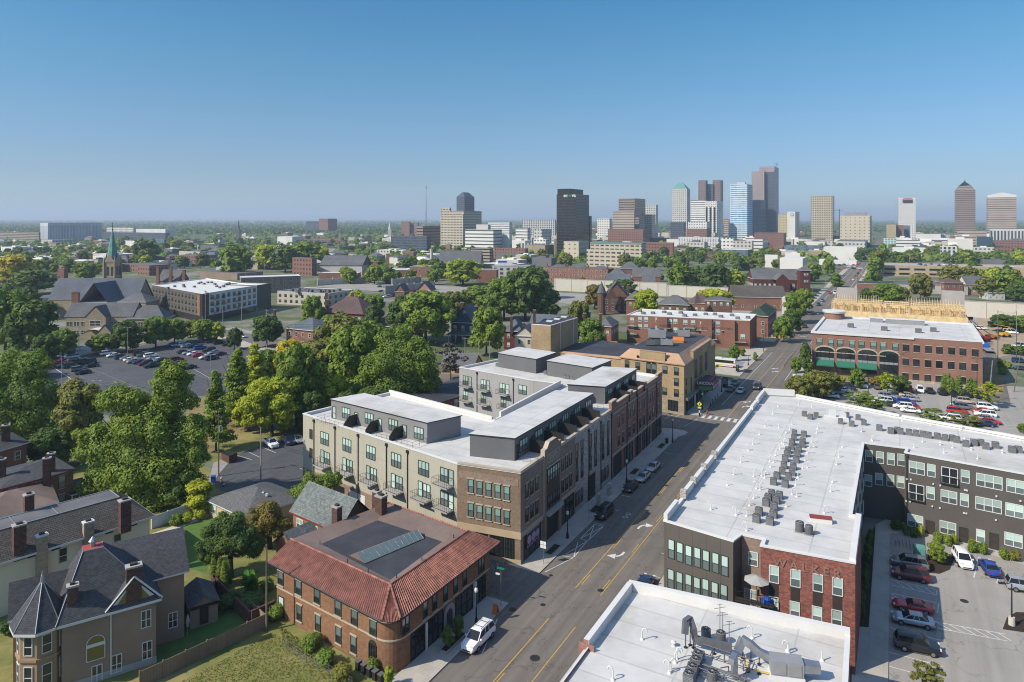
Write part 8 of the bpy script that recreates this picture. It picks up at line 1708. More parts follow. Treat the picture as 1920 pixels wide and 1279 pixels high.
house('pink_gabled_house','grey-roofed house with a pink gable among the trees',rect(P(782,560),R(-10),9,10),5.,'white_siding','grey_slate_roof',5.5,1,.5,gab='pink_siding',rows=())
house('brick_cottage','brick gabled cottage left of the pink-gabled house',rect(P(741,562),R(-14),6,8),5.,'rust_brick','grey_slate_roof',4.5,1,.4,rows=())
bb=AT(946,610); t=thing('billboard','small pale billboard above the dark roofs','billboard',bb); b=MB(); b.box(-.3,0,0,.3,.5,9); b.build('post','dark_metal',t,loc=(0,0,0)); b=MB(); b.box(-6,-.5,9,7,.1,13); b.build('panel','sign_white',t,loc=(0,0,0)); b=MB(); b.box(-5.6,-.56,11,2,-.5,12.6); b.build('picture','blue_plastic',t,loc=(0,0,0))
facade('tw_black',(.02,.02,.022),(.012,.014,.018),1.6,3.7,(.12,.88),(.25,.85),.05,.4,.1)
facade('tw_cream',(.56,.49,.37),(.07,.065,.06),6.,4.2,(.15,.85),(.35,.75))
facade('tw_white_band',(.78,.77,.73),(.05,.055,.06),60.,5.,(-1,2),(.38,.7))
facade('tw_brown_band',(.34,.245,.195),(.05,.045,.045),60.,5.,(-1,2),(.42,.85))
facade('tw_tan_band',(.46,.37,.3),(.1,.085,.08),60.,5.,(-1,2),(.4,.75))
facade('tw_grey_pier',(.6,.57,.52),(.09,.11,.13),5.,5.,(.3,.8),(.3,.75))
facade('tw_mauve',(.25,.165,.155),(.05,.045,.05),5.,5.,(.3,.75),(.3,.75))
facade('tw_white_grid',(.76,.74,.7),(.09,.09,.09),5.,5.,(.25,.8),(.38,.75))
facade('tw_blue_grid',(.74,.8,.84),(.05,.2,.34),9.,5.2,(.04,.96),(.38,.82))
facade('tw_state',(.4,.32,.29),(.07,.065,.065),5.,5.,(.35,.85),(.35,.75))
facade('tw_slate',(.09,.1,.13),(.03,.05,.08),2.,3.9,(.2,.9),(.2,.8))
facade('tw_tan_grid',(.62,.53,.38),(.04,.035,.03),4.6,5.,(.2,.85),(.25,.8))
facade('tw_cream_dot',(.6,.53,.4),(.12,.1,.08),7.2,5.4,(.38,.68),(.35,.62))
facade('tw_yellow',(.5,.42,.25),(.14,.1,.05),3.,3.6,(.3,.75),(.3,.7))
facade('tw_brick_win',(.24,.12,.09),(.04,.035,.035),3.6,3.8,(.3,.7),(.3,.7))
facade('tw_hotel',(.74,.72,.68),(.7,.68,.65),400.,60.,(.1,.2),(.1,.2))
facade('tw_fin',(.6,.6,.6),(.07,.075,.08),5.,30.,(.3,.85),(.06,.94))
facade('tw_check',(.6,.6,.58),(.03,.035,.04),4.5,4.,(.45,1.),(.3,1.))
facade('tw_mint',(.5,.66,.64),(.07,.15,.2),4.5,4.,(.25,.75),(.25,.8))
facade('tw_glass',(.13,.17,.19),(.08,.13,.17),2.4,3.6,(.1,.95),(.25,.9))
facade('hospital_fin',(.6,.62,.64),(.2,.23,.27),3.2,40.,(.35,.75),(.05,.86),.1)
facade('garage_band',(.36,.3,.235),(.03,.03,.03),60.,3.4,(-1,2),(.45,.85))
facade('white_mod',(.62,.62,.6),(.16,.17,.18),4.,6.5,(.35,.65),(.2,.9))
def tower(name,label,x0,xc,x1,yt,d,mat,roofm='grey_roof',depth=26,z0=0,parent=None,cat='tower',mats=None,hat=None,group=None):
    """block whose sunlit front spans x0..xc and shaded flank xc..x1 in the view from the drone, at distance d"""
    n=AT(xc,d); dl=V((-.876,.482,0)); k=(x0-CX)/F; w_=(k*n.y-n.x)/(dl.x-k*dl.y); k=(x1-CX)/F; den=SD.x-k*SD.y
    l=(k*n.y-n.x)/den if x1>xc+1 and abs(den)>.02 else depth; l=l if 3<l<120 else depth
    q=ccw([(p.x,p.y) for p in (n+dl*w_,n,n+SD*l,n+dl*w_+SD*l)]); h=ZY(yt,d)
    t=parent or thing(name,label,cat,center(q),group); b=MB(); b.walls(q,z0,h,0); o=b.build('wall' if not parent else name,mat,t); b=MB(); b.poly([(*p,h) for p in q]); b.build('roof',roofm,t); return t,q,h
T=tower
t,q,h=T('black_tower','black glass office tower with a lettered crown standing apart in the middle',1043.7,1080,1104.5,364,860,'tw_black')
b=MB(); qq=inset(q,.4); b.prism([V((*qq[0][:2],0))*.98+V((*qq[1][:2],0))*.02,V((*qq[0][:2],0))*.3+V((*qq[1][:2],0))*.7,V((*qq[3][:2],0))*.3+V((*qq[2][:2],0))*.7,qq[3]],h,h+7,0); b.build('penthouse','black_metal',t)
wl=[Wall(q[k],q[(k+1)%4]) for k in range(4)]; wl=max(wl,key=lambda w_:w_.n.dot(-SD)); zt_=ZY(366.5,860)
textpart('sign_lettering','en   va',6.2,'sign_white',t,wl.pt(wl.L*.68,.4,zt_),(R(90),0,wl.ang),.2); textpart('sign_lettering','co',6.2,'sign_green',t,wl.pt(wl.L*.655,.45,zt_),(R(90),0,wl.ang),.2)
c=V((*center(q)[:2],h+7)); b=MB(); b.cyl(c,c+V((0,0,12)),.4,.1,5); b.build('mast','lamp_white',t)
tower('dark_annex','dark slab beside the black tower',1098,1106,1109.5,405,900,'tw_black',cat='building')
t,q,h=T('cream_courthouse','big cream office block with a stepped top and square windows left of the black tower',829,870,903,395.5,1120,'tw_cream',depth=30); T('side_block','',827,843,846,389.5,1140,'tw_cream',parent=t); T('shoulder_block','',826,868,871,403,1090,'tw_cream',parent=t)
t,q,h=T('grey_glass_tower','dark grey glass tower with a faceted top behind the cream block',856,871,889.5,369,1450,'tw_slate',cat='tower'); b=MB(); frustum(b,q,h,h+10,9,0,0); b.build('crown','tw_slate',t)
tower('white_banded_office','white banded office with stepped roof plant before the cream block',872,925,941,431,980,'tw_white_band',cat='office'); tower('roof_plant_block','white roof block on the banded office',893,915,920,421,1010,'white_siding',cat='building')
tower('brown_slab','brown slab block with a cream end left of the cream courthouse',781,793,829,424,1150,'tw_brown_band',cat='building',depth=80); b=MB()
tower('brown_banded_tower','tall brown banded office tower with a stepped right side',1160,1190,1210,372,1400,'tw_brown_band'); tower('brown_banded_block','lower brown banded block in front of the stepped tower',1149,1189,1191,395,1340,'tw_tan_band',cat='office'); tower('brown_banded_wing','stepped brown wing right of the banded block',1172,1198,1209,406,1370,'tw_brown_band',cat='office')
t,_,_=T('stepped_grey_tower','grey tower with stepped dark glass right of the brown banded tower',1210,1230,1234,384,1500,'tw_grey_pier'); T('front_block','',1209,1222,1223,402,1460,'tw_cream',parent=t)
tower('white_office','small white office left of the brown banded towers',1120,1143,1147,410,1500,'tw_white_grid',cat='office')
t,q,h=T('pyramid_tower','pale tower with a green pyramid top',1259.5,1288,1294,354,1750,'tw_grey_pier'); b=MB(); frustum(b,q,h,h+17,15,0,0,-1); b.build('pyramid_roof','verdigris',t)
t,q,h=T('twin_brown_tower','twin brown granite towers joined by dark glass',1309,1323,1327,338,1850,'tw_mauve'); T('twin_shaft','',1336,1351,1356,337.5,1850,'tw_mauve',parent=t); T('glass_link','',1325,1337,1338,345,1855,'tw_slate',parent=t)
tower('white_tower','white banded tower left of the striped white one',1295,1322,1326,375,1600,'tw_white_band'); t,q,h=T('striped_white_tower','white tower with tall dark stripes',1321,1344,1356,377,1560,'tw_white_grid')
wl=max([Wall(q[k],q[(k+1)%4]) for k in range(4)],key=lambda w_:w_.n.dot(-SD)); [wallstrip('dark_stripe','black_metal',t,wl,wl.L*f,wl.L*(f+.15),5,h-14,.3) for f in (.1,.42,.74)]
t,q,h=T('stepped_white_office','grey and white stepped office with a dark central strip',1287,1325,1334,429,1350,'tw_brick_win'); T('upper_block','',1290,1325,1332,416,1360,'tw_white_grid',parent=t)
tower('dark_glass_office','low dark glass office left of the stepped white one',1257,1282,1286,416.5,1400,'tw_slate',cat='office')
t,q,h=T('blue_white_tower','tall pale blue and white gridded tower',1369,1401,1411,345,1700,'tw_blue_grid'); b=MB(); c=center(q); b.obox((c[0],c[1],h),SA,16,20,6,cen=True); b.build('roof_plant','white_siding',t)
t,q,h=T('tallest_tower','tallest brown grey tower with a higher right shaft and aerials',1409,1433,1440,321,1850,'tw_state'); T('tall_shaft','',1424,1452,1460,312,1880,'tw_state',parent=t); T('dark_face','',1436,1456,1459,322,1845,'tw_slate',parent=t); c=AT(1456,1880,ZY(312,1880)); b=MB(); [b.cyl(c+V((x,0,0)),c+V((x,0,10)),.5,.3,5) for x in (-4,0,3)]; b.bar(c+V((-5,0,9)),c+V((4,0,9)),.5); b.build('aerial','dark_metal',t)
tower('teal_glass_tower','lower teal glass block before the tallest tower',1411,1428,1436,375,1780,'tw_glass',cat='tower')
tower('tan_small_tower','small tan block left of the blue and white tower',1357,1366,1368,411,1700,'tw_tan_band',cat='building'); tower('yellow_stone_hotel','yellowish stone block beside the white hotel slab',1459,1476,1478,402,1550,'tw_yellow',cat='building')
t,q,h=T('white_hotel','plain white hotel slab with a round emblem near its top',1476,1491,1499,397,1500,'tw_hotel',cat='hotel'); wl=max([Wall(q[k],q[(k+1)%4]) for k in range(4)],key=lambda w_:w_.n.dot(-SD)); c=wl.pt(wl.L*.62,.3,h-6); b=MB(); b.cyl(c,c+wl.n*.4,3.4,3.4,16); b.cyl(c+wl.n*.41,c+wl.n*.6,2.5,2.5,16,1); b.build('emblem',['dark_metal','sign_white'],t)
tower('tan_grid_tower','tan tower covered in a grid of square dark windows',1520.5,1561,1564.5,367,1500,'tw_tan_grid')
t,q,h=T('cream_office_block','broad cream block with small spaced windows and roof dishes',1575,1631,1634.5,404.5,1180,'tw_cream_dot',cat='office'); b=MB(); c=center(q); b.obox((c[0],c[1],h),R(-29),34,16,6,cen=True); b.build('roof_plant','grey_metal',t)
t,q,h=T('red_topped_tower','white banded tower with a red sign along its top',1684,1717,1724,371,1700,'tw_white_grid'); wl=max([Wall(q[k],q[(k+1)%4]) for k in range(4)],key=lambda w_:w_.n.dot(-SD)); wallstrip('red_sign','red_paint',t,wl,wl.L*.3,wl.L*.8,h-3.5,h-.8,.4); wallstrip('dark_band','black_metal',t,wl,wl.L*.25,wl.L*.85,h-13,h-5,.3)
t,q,h=T('pointed_brown_tower','brown banded tower with a dark pointed pyramid top and a ball finial',1791,1829,1829.5,356,1800,'tw_brown_band'); b=MB(); q1=frustum(b,q,h,h+10,7,0,0,-1); b.build('shoulder','tw_brown_band',t); b=MB(); frustum(b,q1,h+10,h+23,17,0,0,0); b.build('pyramid_roof','tw_slate',t); c=center(q); b=MB(); b.cyl((c[0],c[1],h+22),(c[0],c[1],h+29),1.2,.3,6); b.build('finial','dark_metal',t)
t,q,h=T('gabled_brown_tower','broad grey brown banded tower with a low stepped gable top',1852,1906,1907,370,1550,'tw_tan_band'); b=MB(); wl=max([Wall(q[k],q[(k+1)%4]) for k in range(4)],key=lambda w_:w_.n.dot(-SD)); e_=[(0,h),(wl.L,h),(wl.L,h+5),(wl.L*.55,h+11),(wl.L*.42,h+11),(0,h+5)]; f_=[wl.pt(a,.3,c) for a,c in e_]; r_=[wl.pt(a,-24,c) for a,c in e_]; b.poly(f_); b.poly(r_[::-1]); [b.poly([f_[(k+1)%6],f_[k],r_[k],r_[(k+1)%6]]) for k in range(6)]; b.build('gable_top','tw_hotel',t)
tower('checkered_block','long black and white checkered block left of the black tower',979,1040,1043,412,1500,'tw_check',cat='building'); tower('round_white_office','white banded office with a rounded end left of the green roofed block',967,989,995,428,1150,'tw_white_band',cat='office'); tower('green_roofed_block','tan and glass block with a pale green roof left of the black tower',1001,1016,1034,430,1050,'tw_grey_pier','verdigris',cat='building')
tower('brown_hospital','wide brown brick block behind the beige office',1140,1206,1215,430,1080,'tw_brick_win',cat='building');
t,q,h=T('beige_office','long beige office with a green roof edge and a diagonal shadowed wing',1107,1203,1211,456,770,'tw_cream','verdigris',cat='office'); b=MB(); b.prism(inset(q,-.5),h-1.2,h+.2,0,1,True); b.build('roof_edge',['verdigris','grey_roof'],t); T('front_wing','',1100,1170,1172,469,700,'tw_cream',parent=t)
tower('concrete_block','windowless pale concrete block with a few square openings',1057,1085,1104,453,830,'tw_cream_dot',cat='building'); tower('old_stone_school','long old grey stone building with a green roof behind the trees',1202,1262,1264,455,860,'tw_brick_win','verdigris',cat='building')
tower('white_patterned_flats','white patterned modern block with dark glass centre',1272,1348,1351,445,1050,'white_mod',cat='building'); tower('white_garage','white gridded garage behind the low glass building',1352,1375,1378,446,950,'tw_white_grid',cat='parking garage'); tower('blue_grey_flats','blue grey flats with a brick base',1375,1410,1413,452,930,'tw_grey_pier',cat='building'); tower('low_glass_pavilion','long low white framed glass building',1352,1402,1410,469,800,'tw_glass','white_roof_far',cat='building')
tower('terracotta_block','orange brown low block before the tallest tower',1414,1470,1490,437,1150,'tw_brick_win',cat='building'); tower('slatted_garage','white slatted garage left of the dark long office',1413,1430,1440,449,960,'tw_white_band',cat='parking garage')
tower('long_dark_office','long dark glass office with a grey roof behind the cream office',1471,1545,1547,461,900,'tw_glass',cat='office'); tower('cream_plain_office','plain cream office with a few square windows beside the avenue',1544,1607,1610,464.5,816,'tw_hotel','white_roof_far',cat='office'); tower('grey_stone_block','grey stone block below the cream block with spaced windows',1567,1622,1627,453,1000,'tw_grey_pier',cat='building')
tower('mint_flats','white and mint modern block with a dark glass middle',1656,1681,1682,447,1180,'tw_mint',cat='building',depth=20); tower('mint_flats','right half of the white and mint modern block',1700,1725,1726,448,1190,'tw_mint',cat='building',depth=20); tower('dark_link','dark glass middle of the mint block',1681,1700,1701,448,1186,'tw_slate',cat='building')
tower('white_market','low white building right of the mint block',1717,1764,1767,439,1300,'tw_hotel',cat='building'); tower('brick_tall_flats','brown brick block with a yellow top left of the red topped tower',1662,1680,1681,421,1350,'tw_yellow',cat='building'); tower('brick_tall_flats','grey brown brick block beside the yellow topped one',1680,1695,1696,422,1355,'tw_brick_win',cat='building'); tower('glass_small_tower','pale blue glass block beside the brown brick flats',1695,1706,1707,423,1380,'tw_glass',cat='building')
tower('white_brick_row','low white row in front of the mint block',1651,1687,1688,467,960,'tw_white_grid',cat='building'); tower('red_brick_row','low red brick row in front of the mint block',1687,1731,1732,466,965,'tw_brick_win',cat='building'); tower('maroon_shed','small dark red block at the avenue trees',1654,1668,1669,475,800,'maroon_brick',cat='building')
tower('white_small_office','white three storey office with black windows at the right',1764,1795,1796,463,820,'tw_check','white_roof_far',cat='office'); tower('cream_long_block','long cream block below the pointed tower',1796,1850,1852,433,1250,'tw_tan_band',cat='building'); tower('white_fin_hall','white finned hall at the right edge',1858,1935,1937,430,1200,'tw_fin','white_roof_far',cat='building'); tower('brown_garage','brown brick garage at the right edge',1866,1935,1937,452,1000,'tw_brick_win',cat='parking garage')
p=AT(1847,1050); tt=thing('mural_billboard','large blue picture billboard below the pointed tower','billboard',p); b=MB(); L=30*1050/F; b.box(-L/2,0,ZY(466,1050),L/2,.6,ZY(444,1050)); b.build('picture','glass_blue',tt,loc=(0,0,0)); b=MB(); [b.box(x-.4,.6,0,x+.4,1.2,ZY(445,1050)) for x in (-L/3,L/3)]; b.build('post','dark_metal',tt,loc=(0,0,0))
tower('white_warehouse','white box building left of the avenue behind the maroon church',1462,1505,1513,485,650,'tw_hotel','white_roof_far',cat='building'); tower('white_warehouse','white low building with a brick top behind the maroon church',1472,1500,1502,475,720,'tw_hotel','white_roof_far',cat='building'); tower('cream_round_hall','cream round-fronted hall left of the white box building',1434,1458,1460,478,700,'tw_hotel',cat='building'); tower('white_tent_row','low white tents beside the far car park',1536,1558,1560,487,740,'tw_hotel','white_roof_far',cat='tent'); tower('white_tent_row','longer low white tents beside the far car park',1562,1606,1608,490,745,'tw_hotel','white_roof_far',cat='tent')
tower('tan_small_school','cream gothic church block left of the concrete block',986,1022,1040,460,880,'tan_stone',cat='church'); c=AT(1044,880); b=MB(); b.obox((c.x,c.y,0),0,7,7,24,cen=True); b.cyl((c.x,c.y,24),(c.x,c.y,ZY(437,880)),3.6,.1,8); tag(b.build('gothic_spire','tan_stone'),'slender pale gothic spire before the black tower','spire')
tower('cream_colonnade','long cream pillared block left of the gothic church',975,1018,1020,457,930,'tw_fin',cat='building')
tower('hospital_block','large pale grey finned hospital block far left',75,90,192,418,1500,'hospital_fin',depth=60);
for (nm,lb,x0,xc,x1,yt,d,m) in [('long_garage','long dark slatted garage at the far left edge',-60,73,76,436,1450,'garage_band'),('pale_low_garage','pale low garage below the hospital block',77,98,140,450,1280,'tw_grey_pier'),('dark_wing','dark long hospital wing right of the finned block',192,310,318,437,1560,'tw_slate'),('pale_hospital_wing','pale upper hospital wing behind the dark one',200,250,254,427,1700,'tw_grey_pier'),('white_hospital','white hospital block at the right end of the group',255,310,326,430,1600,'tw_hotel'),('grey_pavilion','low grey pavilion behind the round dark tree',275,308,312,449,1250,'tw_glass'),('cream_low_block','cream low block left of the round dark tree',229,262,266,452,1230,'tw_hotel'),
   ('grey_pair_tower','grey slab of the far brown pair',574,600,602,415,2300,'tw_slate'),('brown_pair_tower','brown slab of the far pair with a red sign',598,615,632,410,2250,'tw_brick_win'),('round_brick_block','orange brick round-topped block far off',752,768,770,415.5,1800,'tw_brick_win'),('maroon_far_block','dark round-topped block far off',769,783,785,417,1800,'tw_mauve'),
   ('brick_square','long brown brick school with square towers in the middle distance',583,640,645,447,1250,'tw_brick_win'),('brick_hall','dark brick flats left of the old hall',548,585,594,484,600,'tw_brick_win'),('long_white_row','long pale block far left of the brick school',520,548,550,444,1300,'tw_hotel'),('long_grey_roof','long grey block under the brown slab',733,800,808,443,1000,'tw_slate'),('tan_garage','tan slatted garage right of the gabled stone church',883,918,923,466,760,'garage_band'),('dark_roof_row','dark-roofed long row right of the tan garage',925,985,990,466,800,'tw_brick_win'),('white_cube','white cube before the banded office',941,955,960,441,1000,'tw_hotel'),('far_white_clinic','white far-off clinic right of the cream courthouse',915,955,960,417,1900,'tw_white_band'),
   ('brick_row','dark red brick row right of the steeple',222,262,264,497,640,'tw_brick_win'),('brick_corner_flats','orange brick corner flats right of the steeple',257,280,320,498,600,'tw_brick_win'),('brick_far_flats','brick flats behind the green hedge right of the steeple',238,268,276,479,760,'tw_brick_win'),('brick_low_row','low brick row far right of the steeple',327,366,370,480,720,'tw_brick_win'),('long_low_wall','long low grey brick wall block',375,445,448,513,560,'walnut_brick'),('grey_shed','grey shed with a white roof left of the steeple',50,72,96,486,760,'grey_siding'),('brick_low_left','low brick block left of the steeple',167,195,198,497,650,'tw_brick_win'),('dark_low_left','low dark roofed block left of the steeple',75,118,132,498,640,'tw_mauve'),
   ('cream_low_left','low cream block before the dark wide tree',40,66,70,560,400,'skin_cream')]:
    tower(nm,lb,x0,xc,x1,yt,d,m,'white_roof_far' if m in('grey_siding','tw_hotel') else 'grey_roof',cat='building')
b=MB(); c=AT(118,500); b.obox((c.x,c.y,0),R(-6),5,4,ZY(503,500),cen=True); tag(b.build('brick_tower','rust_brick'),'square red brick tower left of the steeple','tower')
house('brick_villa','brick villa with pale grey steep roofs and three chimneys behind the modern flats',rect(AT(296,455),R(-8),14,12),9,'rust_brick','grey_slate_roof',7,1,.4,'rust_brick',rows=());
for x in (296,320,345): b=MB(); c=AT(x,452); b.obox((c.x,c.y,0),0,1.8,1.4,18 if x!=345 else 16,cen=True); b.obox((c.x,c.y,18 if x!=345 else 16),0,2.1,1.7,.4,cen=True); tag(b.build('brick_stack','rust_brick'),{296:'left',320:'middle',345:'right'}[x]+' tall brick stack of the villa behind the modern flats','chimney')
house('white_far_house','white gabled house among the trees above the long low wall',rect(AT(405,640),R(-10),13,10),7,'white_siding','grey_slate_roof',5,1,.4,rows=(1.5,))
c=AT(799,1500); t=thing('radio_mast','tall thin lattice radio mast on the horizon','mast',c); b=MB(); [b.cyl((x,y,0),(0,0,ZY(352,1500)),.45,.25,4) for x,y in ((-1.6,-1),(1.6,-1),(0,1.6))]; b.build('lattice','grey_metal',t,loc=(0,0,0)); b=MB(); b.cyl((0,0,ZY(352,1500)-4),(0,0,ZY(345,1500)),.5,.2,5); b.dome((0,0,ZY(352,1500)),1.4,1.,8,4,full=True); b.build('antenna','dark_metal',t,loc=(0,0,0))
for x,yt,d,lb in ((447,412,1500,'thin dark church spire among the far trees'),(731,417,1450,'white far-off church spire')): c=AT(x,d); b=MB(); b.obox((c.x,c.y,0),0,7,7,ZY(430,d),cen=True); b.cyl((c.x,c.y,ZY(430,d)),(c.x,c.y,ZY(yt,d)),3.6,.2,8); tag(b.build('far_spire','slate' if x<500 else 'white_siding'),lb,'spire')
def crane(x,d,yt,label,mat,jib,ang):
    c=AT(x,d); t=thing('crane',label,'crane',c,None,ang); h=ZY(yt,d); b=MB(); b.cyl((0,0,0),(0,0,h),.9,.9,4); b.build('mast',mat,t,loc=(0,0,0)); b=MB(); b.bar((-jib*.3,0,h-3),(jib,0,h-3),.7); b.bar((0,0,h),(jib*.6,0,h-3),.2); b.build('jib',mat,t,loc=(0,0,0))
crane(1574,1700,392,'tower crane behind the tan grid tower','dark_metal',30,2.8)
c=AT(1470,760); t=thing('red_crane','red crane with a raised lattice boom left of the long dark office','crane',c); b=MB(); b.bar((0,0,0),(-17,0,ZY(445,760)-6),.7); b.bar((-17,0,ZY(445,760)-6),(-3,0,9),.3); b.build('boom','red_paint',t,loc=(0,0,0)); b=MB(); b.box(-4,-2,0,3,2,4); b.build('cab','red_paint',t,loc=(0,0,0))
for k in range(22): # lamps down the avenue
    tt=240+k*42; p=S(tt,-1 if k%2 else 16.4); t=thing('street_lamp','slim grey street lamp on the avenue beyond the traffic lights','street lamp',p,'grey lamps along the far avenue',SA+(0 if k%2 else math.pi)); b=MB(); b.cyl((0,0,0),(0,0,9.5),.13,.09,5); b.build('pole','grey_metal',t,loc=(0,0,0)); b=MB(); b.bar((0,0,9.4),(0,-2.2,9.8),.07); b.obox((0,-2.3,9.75),0,.5,.9,.15,cen=True); b.build('lamp_arm','grey_metal',t,loc=(0,0,0))
g=random.Random(21); FAR=['rust_brick','skin_cream','tw_brick_win','tw_hotel','grey_siding','tw_grey_pier','concrete','tan_stone']
for k in range(300):
    x=g.uniform(-40,1960); y=g.uniform(425,486) if k%3 else g.uniform(486,520)
    if 1600<x<1660 and y>440 or (y>486 and (1030<x<1560)): continue
    p=P(x,y); q_=p-SO
    if abs(q_.dot(SP)-7.7)<30: continue
    if y>506 or (y>486 and 560<x<900): continue
    s_=g.uniform(14,44); b=MB(); hh=g.uniform(4,11); b.obox((p.x,p.y,0),SA-math.pi/2,s_,s_*g.uniform(.5,.9),hh,0,1,cen=True); b.obox((p.x,p.y,hh),SA-math.pi/2,s_*.3,s_*.25,1.6,1,cen=True)
    tag(b.build('low_building',[g.choice(FAR),g.choice(['grey_roof','white_roof_far','white_roof_far','black_roof'])]),'low far-off building among trees and streets toward the horizon','building','low far-off buildings')
for k in range(75):
    x=g.uniform(900,1940); y=g.uniform(444,474); p=P(x,y)
    if abs((p-SO).dot(SP)-7.7)<38: continue
    s_=g.uniform(18,42); hh=g.uniform(8,20); b=MB(); an=SA-math.pi/2; b.obox((p.x,p.y,0),an,s_,s_*.7,hh,0,1,cen=True); b.obox((p.x,p.y,hh),an,s_*.35,s_*.3,2.5,1,cen=True); tag(b.build('downtown_block',[g.choice(['tw_hotel','tw_white_grid','tw_brick_win','tw_grey_pier','tw_white_band','tw_tan_band','tw_cream','skin_cream']),g.choice(['grey_roof','white_roof_far','white_roof_far'])]),'mid-sized block in the packed streets at the foot of the towers','building','mid-sized blocks at the foot of the towers')
OC=[V((o.location.x,o.location.y,0)) for o in sc.objects if o.parent is None and o.get('category') and o['category'] not in('tree','car','plant')]
k=0
for _ in range(900):
    x=g.uniform(-30,905); y=g.uniform(452,512); p=P(x,y); p.z=0
    if k>=85 or any((p-q).length<23 for q in OC): continue
    OC.append(p); k+=1; L_,W_,h_=g.uniform(11,22),g.uniform(9,13),g.uniform(5.5,8.5); q=[(v.x,v.y) for v in rect(p,R(g.choice([-40,50,-3,-20])),L_,W_)]; b=MB(); b.walls(q,0,h_,0); b.hip(q,h_,g.uniform(.6,4.5),.5,g.choice([.5,.5,.5]),1,1)
    tag(b.build('small_house',[g.choice(['tw_brick_win','tw_brick_win','rust_brick','white_siding','skin_cream','tan_stone']),g.choice(['grey_slate_roof','blue_slate','brown_shingle','white_roof_far','grey_roof'])]),'small far house among the trees left of the black tower','house','small far houses left of the black tower')
zones=[(0,230,476,522,50,'left of the steeple'),(215,560,452,505,75,'behind the long brick blocks'),(560,900,448,482,70,'around the brick school with square towers'),(640,830,500,535,24,'around the bridge parapets'),(890,1110,472,505,30,'before the concrete block'),(1110,1470,466,508,95,'before the white patterned block'),(1060,1400,524,534,15,'along the frontage road'),(1480,1640,470,500,12,'beside the far car park'),(1655,1930,470,500,50,'behind the tan parking garage'),(1810,1930,510,540,12,'at the right by the freeway wall'),(1480,1620,515,545,8,'beside the avenue beyond the freeway')]
TL=[]
for x0,x1,y0,y1,n,wh in zones:
    for k in range(n):
        x,y=g.uniform(x0,x1),g.uniform(y0,y1)
        if wh.startswith('beside the ave') and 1575<x<1635: continue
        small='along the frontage' in wh; p=P(x,y); h=g.uniform(4,7) if small else g.uniform(9,15); TL.append((-h/p.y,p,h,h*g.uniform(.75,1.05),g.choice(['round','round','oval']),g.choice(['green','green','dark','dark','olive','lime'] if not small else ['green','olive']),wh))
TL.sort(key=lambda e:e[0])
for _,p,h,w_,kd,tn,wh in TL[:185]: tree_at(p,h,w_,kd,tn,{'green':'green','dark':'dark green','olive':'olive','lime':'yellow-green'}[tn]+' distant tree '+wh,'distant trees '+wh)
def merged(lst,name,label):   # the many smaller ones behind, as one mass
    co_,ti=[],[]; tn_=[]
    for i,(_,p,h,w_,kd,tn,wh) in enumerate(lst):
        me,_t=proto(kd,'far',i%3); n=len(me.vertices); v=np.empty(n*3,np.float32); me.vertices.foreach_get('co',v); v=v.reshape(-1,3); t=np.empty(n,np.float32); me.attributes['tint'].data.foreach_get('value',t)
        w0,h0=SIZE[kd]; a=i*1.7; ca,sa=math.cos(a),math.sin(a); q=np.stack([(v[:,0]*ca-v[:,1]*sa)*w_/w0+p.x,(v[:,0]*sa+v[:,1]*ca)*w_/w0+p.y,v[:,2]*h/h0],1); co_.append(q); ti.append(t); tn_.append(np.full(n//4,['green','dark','olive','lime'].index(tn)))
    q=np.concatenate(co_); m=len(q)//4; me=bpy.data.meshes.new(name); me.vertices.add(4*m); me.vertices.foreach_set('co',q.ravel()); me.loops.add(4*m); me.loops.foreach_set('vertex_index',np.arange(4*m,dtype=np.int32)); me.polygons.add(m); me.polygons.foreach_set('loop_start',np.arange(0,4*m,4,dtype=np.int32)); me.polygons.foreach_set('loop_total',np.full(m,4,np.int32))
    a=me.attributes.new('tint','FLOAT','POINT'); a.data.foreach_set('value',np.concatenate(ti)); [me.materials.append(MATS['leaf_'+x]) for x in ('green','dark','olive','lime')]; me.polygons.foreach_set('material_index',np.concatenate(tn_).astype(np.int32)); me.update(calc_edges=True)
    o=bpy.data.objects.new(name,me); COL.objects.link(o); tag(o,label,'trees',None,'stuff')
merged(TL[185:],'far_street_trees','smaller far-off trees filling the gaps between the downtown blocks')
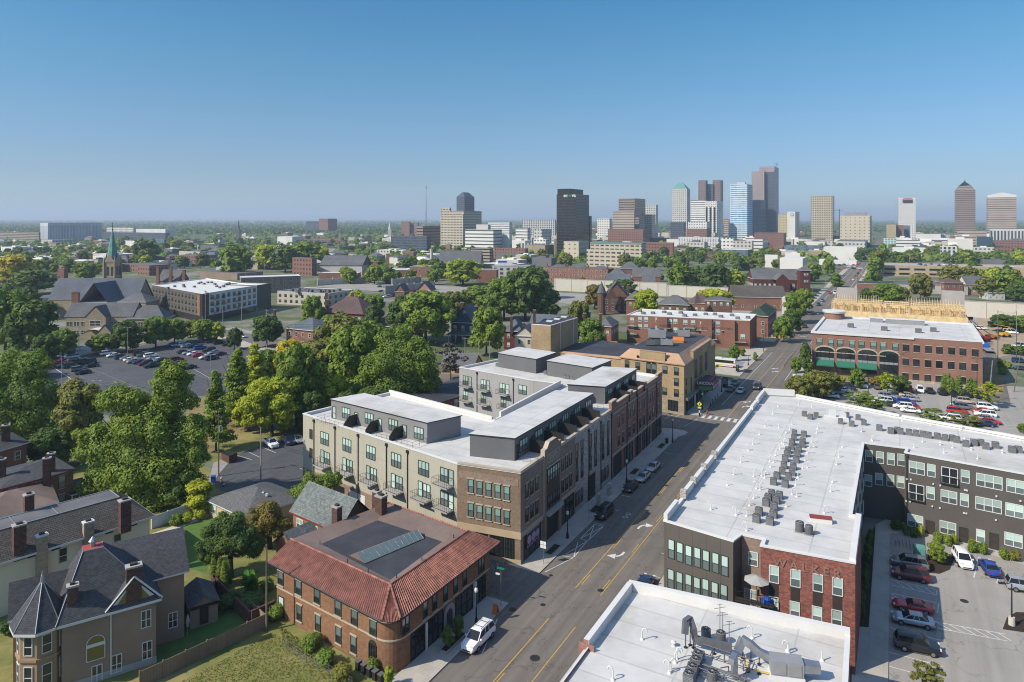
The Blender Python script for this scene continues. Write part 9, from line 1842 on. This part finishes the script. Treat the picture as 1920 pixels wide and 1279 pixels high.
def woods(name,label,n,yr,xr,size,seed,tone,dens=10):
    r=np.random.default_rng(seed); y=yr[0]+(yr[1]-yr[0])*r.random(n)**1.15; x=xr[0]+(xr[1]-xr[0])*r.random(n); d=F*H/(y-CY); X=(x-CX)*d/F; kk=(x<880)|(y>476)|(y<431)|(r.random(n)<.25); X,d=X[kk],d[kk]; n=len(d)
    keep=np.abs((X-SO.x)*SP.x+(d-SO.y)*SP.y-7.7)>14; X,d=X[keep],d[keep]; n=len(d)
    sz=np.maximum(size,d*.0045)*(.7+.6*r.random(n)); hh=np.minimum(sz*.75,11+4*r.random(n))
    m=n*dens; dv=r.normal(size=(m,3)); dv[:,2]=np.abs(dv[:,2])*.9; dv/=np.linalg.norm(dv,axis=1)[:,None]
    C=np.repeat(np.stack([X,d,np.zeros(n)+hh*.25],1),dens,0); S_=np.repeat(np.stack([sz*.62,sz*.62,hh*.72],1),dens,0); p=C+dv*S_
    nr=dv+r.normal(size=(m,3))*.4; nr/=np.linalg.norm(nr,axis=1)[:,None]; t=np.cross(nr,r.normal(size=(m,3))); t/=np.linalg.norm(t,axis=1)[:,None]; bb=np.cross(nr,t); s=(np.repeat(sz,dens)*.3*(.7+.6*r.random(m)))[:,None]
    q=np.stack([p-t*s,p-bb*s*.8,p+t*s,p+bb*s*.8],1).reshape(-1,3); me=bpy.data.meshes.new(name); me.vertices.add(4*m); me.vertices.foreach_set('co',q.astype(np.float32).ravel()); me.loops.add(4*m); me.loops.foreach_set('vertex_index',np.arange(4*m,dtype=np.int32)); me.polygons.add(m); me.polygons.foreach_set('loop_start',np.arange(0,4*m,4,dtype=np.int32)); me.polygons.foreach_set('loop_total',np.full(m,4,np.int32))
    a=me.attributes.new('tint','FLOAT','POINT'); a.data.foreach_set('value',np.repeat(np.clip(np.repeat(r.random(n),dens)*.8+r.random(m)*.2,0,1),4).astype(np.float32)); me.update(calc_edges=True); me.materials.append(MATS['leaf_'+tone])
    o=bpy.data.objects.new(name,me); COL.objects.link(o); tag(o,label,'woods',None,'stuff')
woods('far_woods','tree cover of the suburbs stretching to the horizon',9000,(412.4,440),(-80,2000),16,3,'dark',9)
woods('city_trees','mass of street and yard trees between the far roofs',2300,(438,492),(-60,1990),9,5,'green',16)
b=MB(); n=120; prev=None; xs=[-17000+34000*k/n for k in range(n+1)]; hgt=[max(40,75+38*math.sin(k*.21)+22*math.sin(k*.53+1)+14*math.sin(k*1.3)+ (35 if k<45 else 0)*math.sin(k*.07)) for k in range(n+1)]
for k in range(n):
    b.poly([(xs[k],23000,-2),(xs[k+1],23000,-2),(xs[k+1],24200,hgt[k+1]),(xs[k],24200,hgt[k])]); b.poly([(xs[k],24200,hgt[k]),(xs[k+1],24200,hgt[k+1]),(xs[k+1],25400,-2),(xs[k],25400,-2)])
struct('hills',b,'far_green')
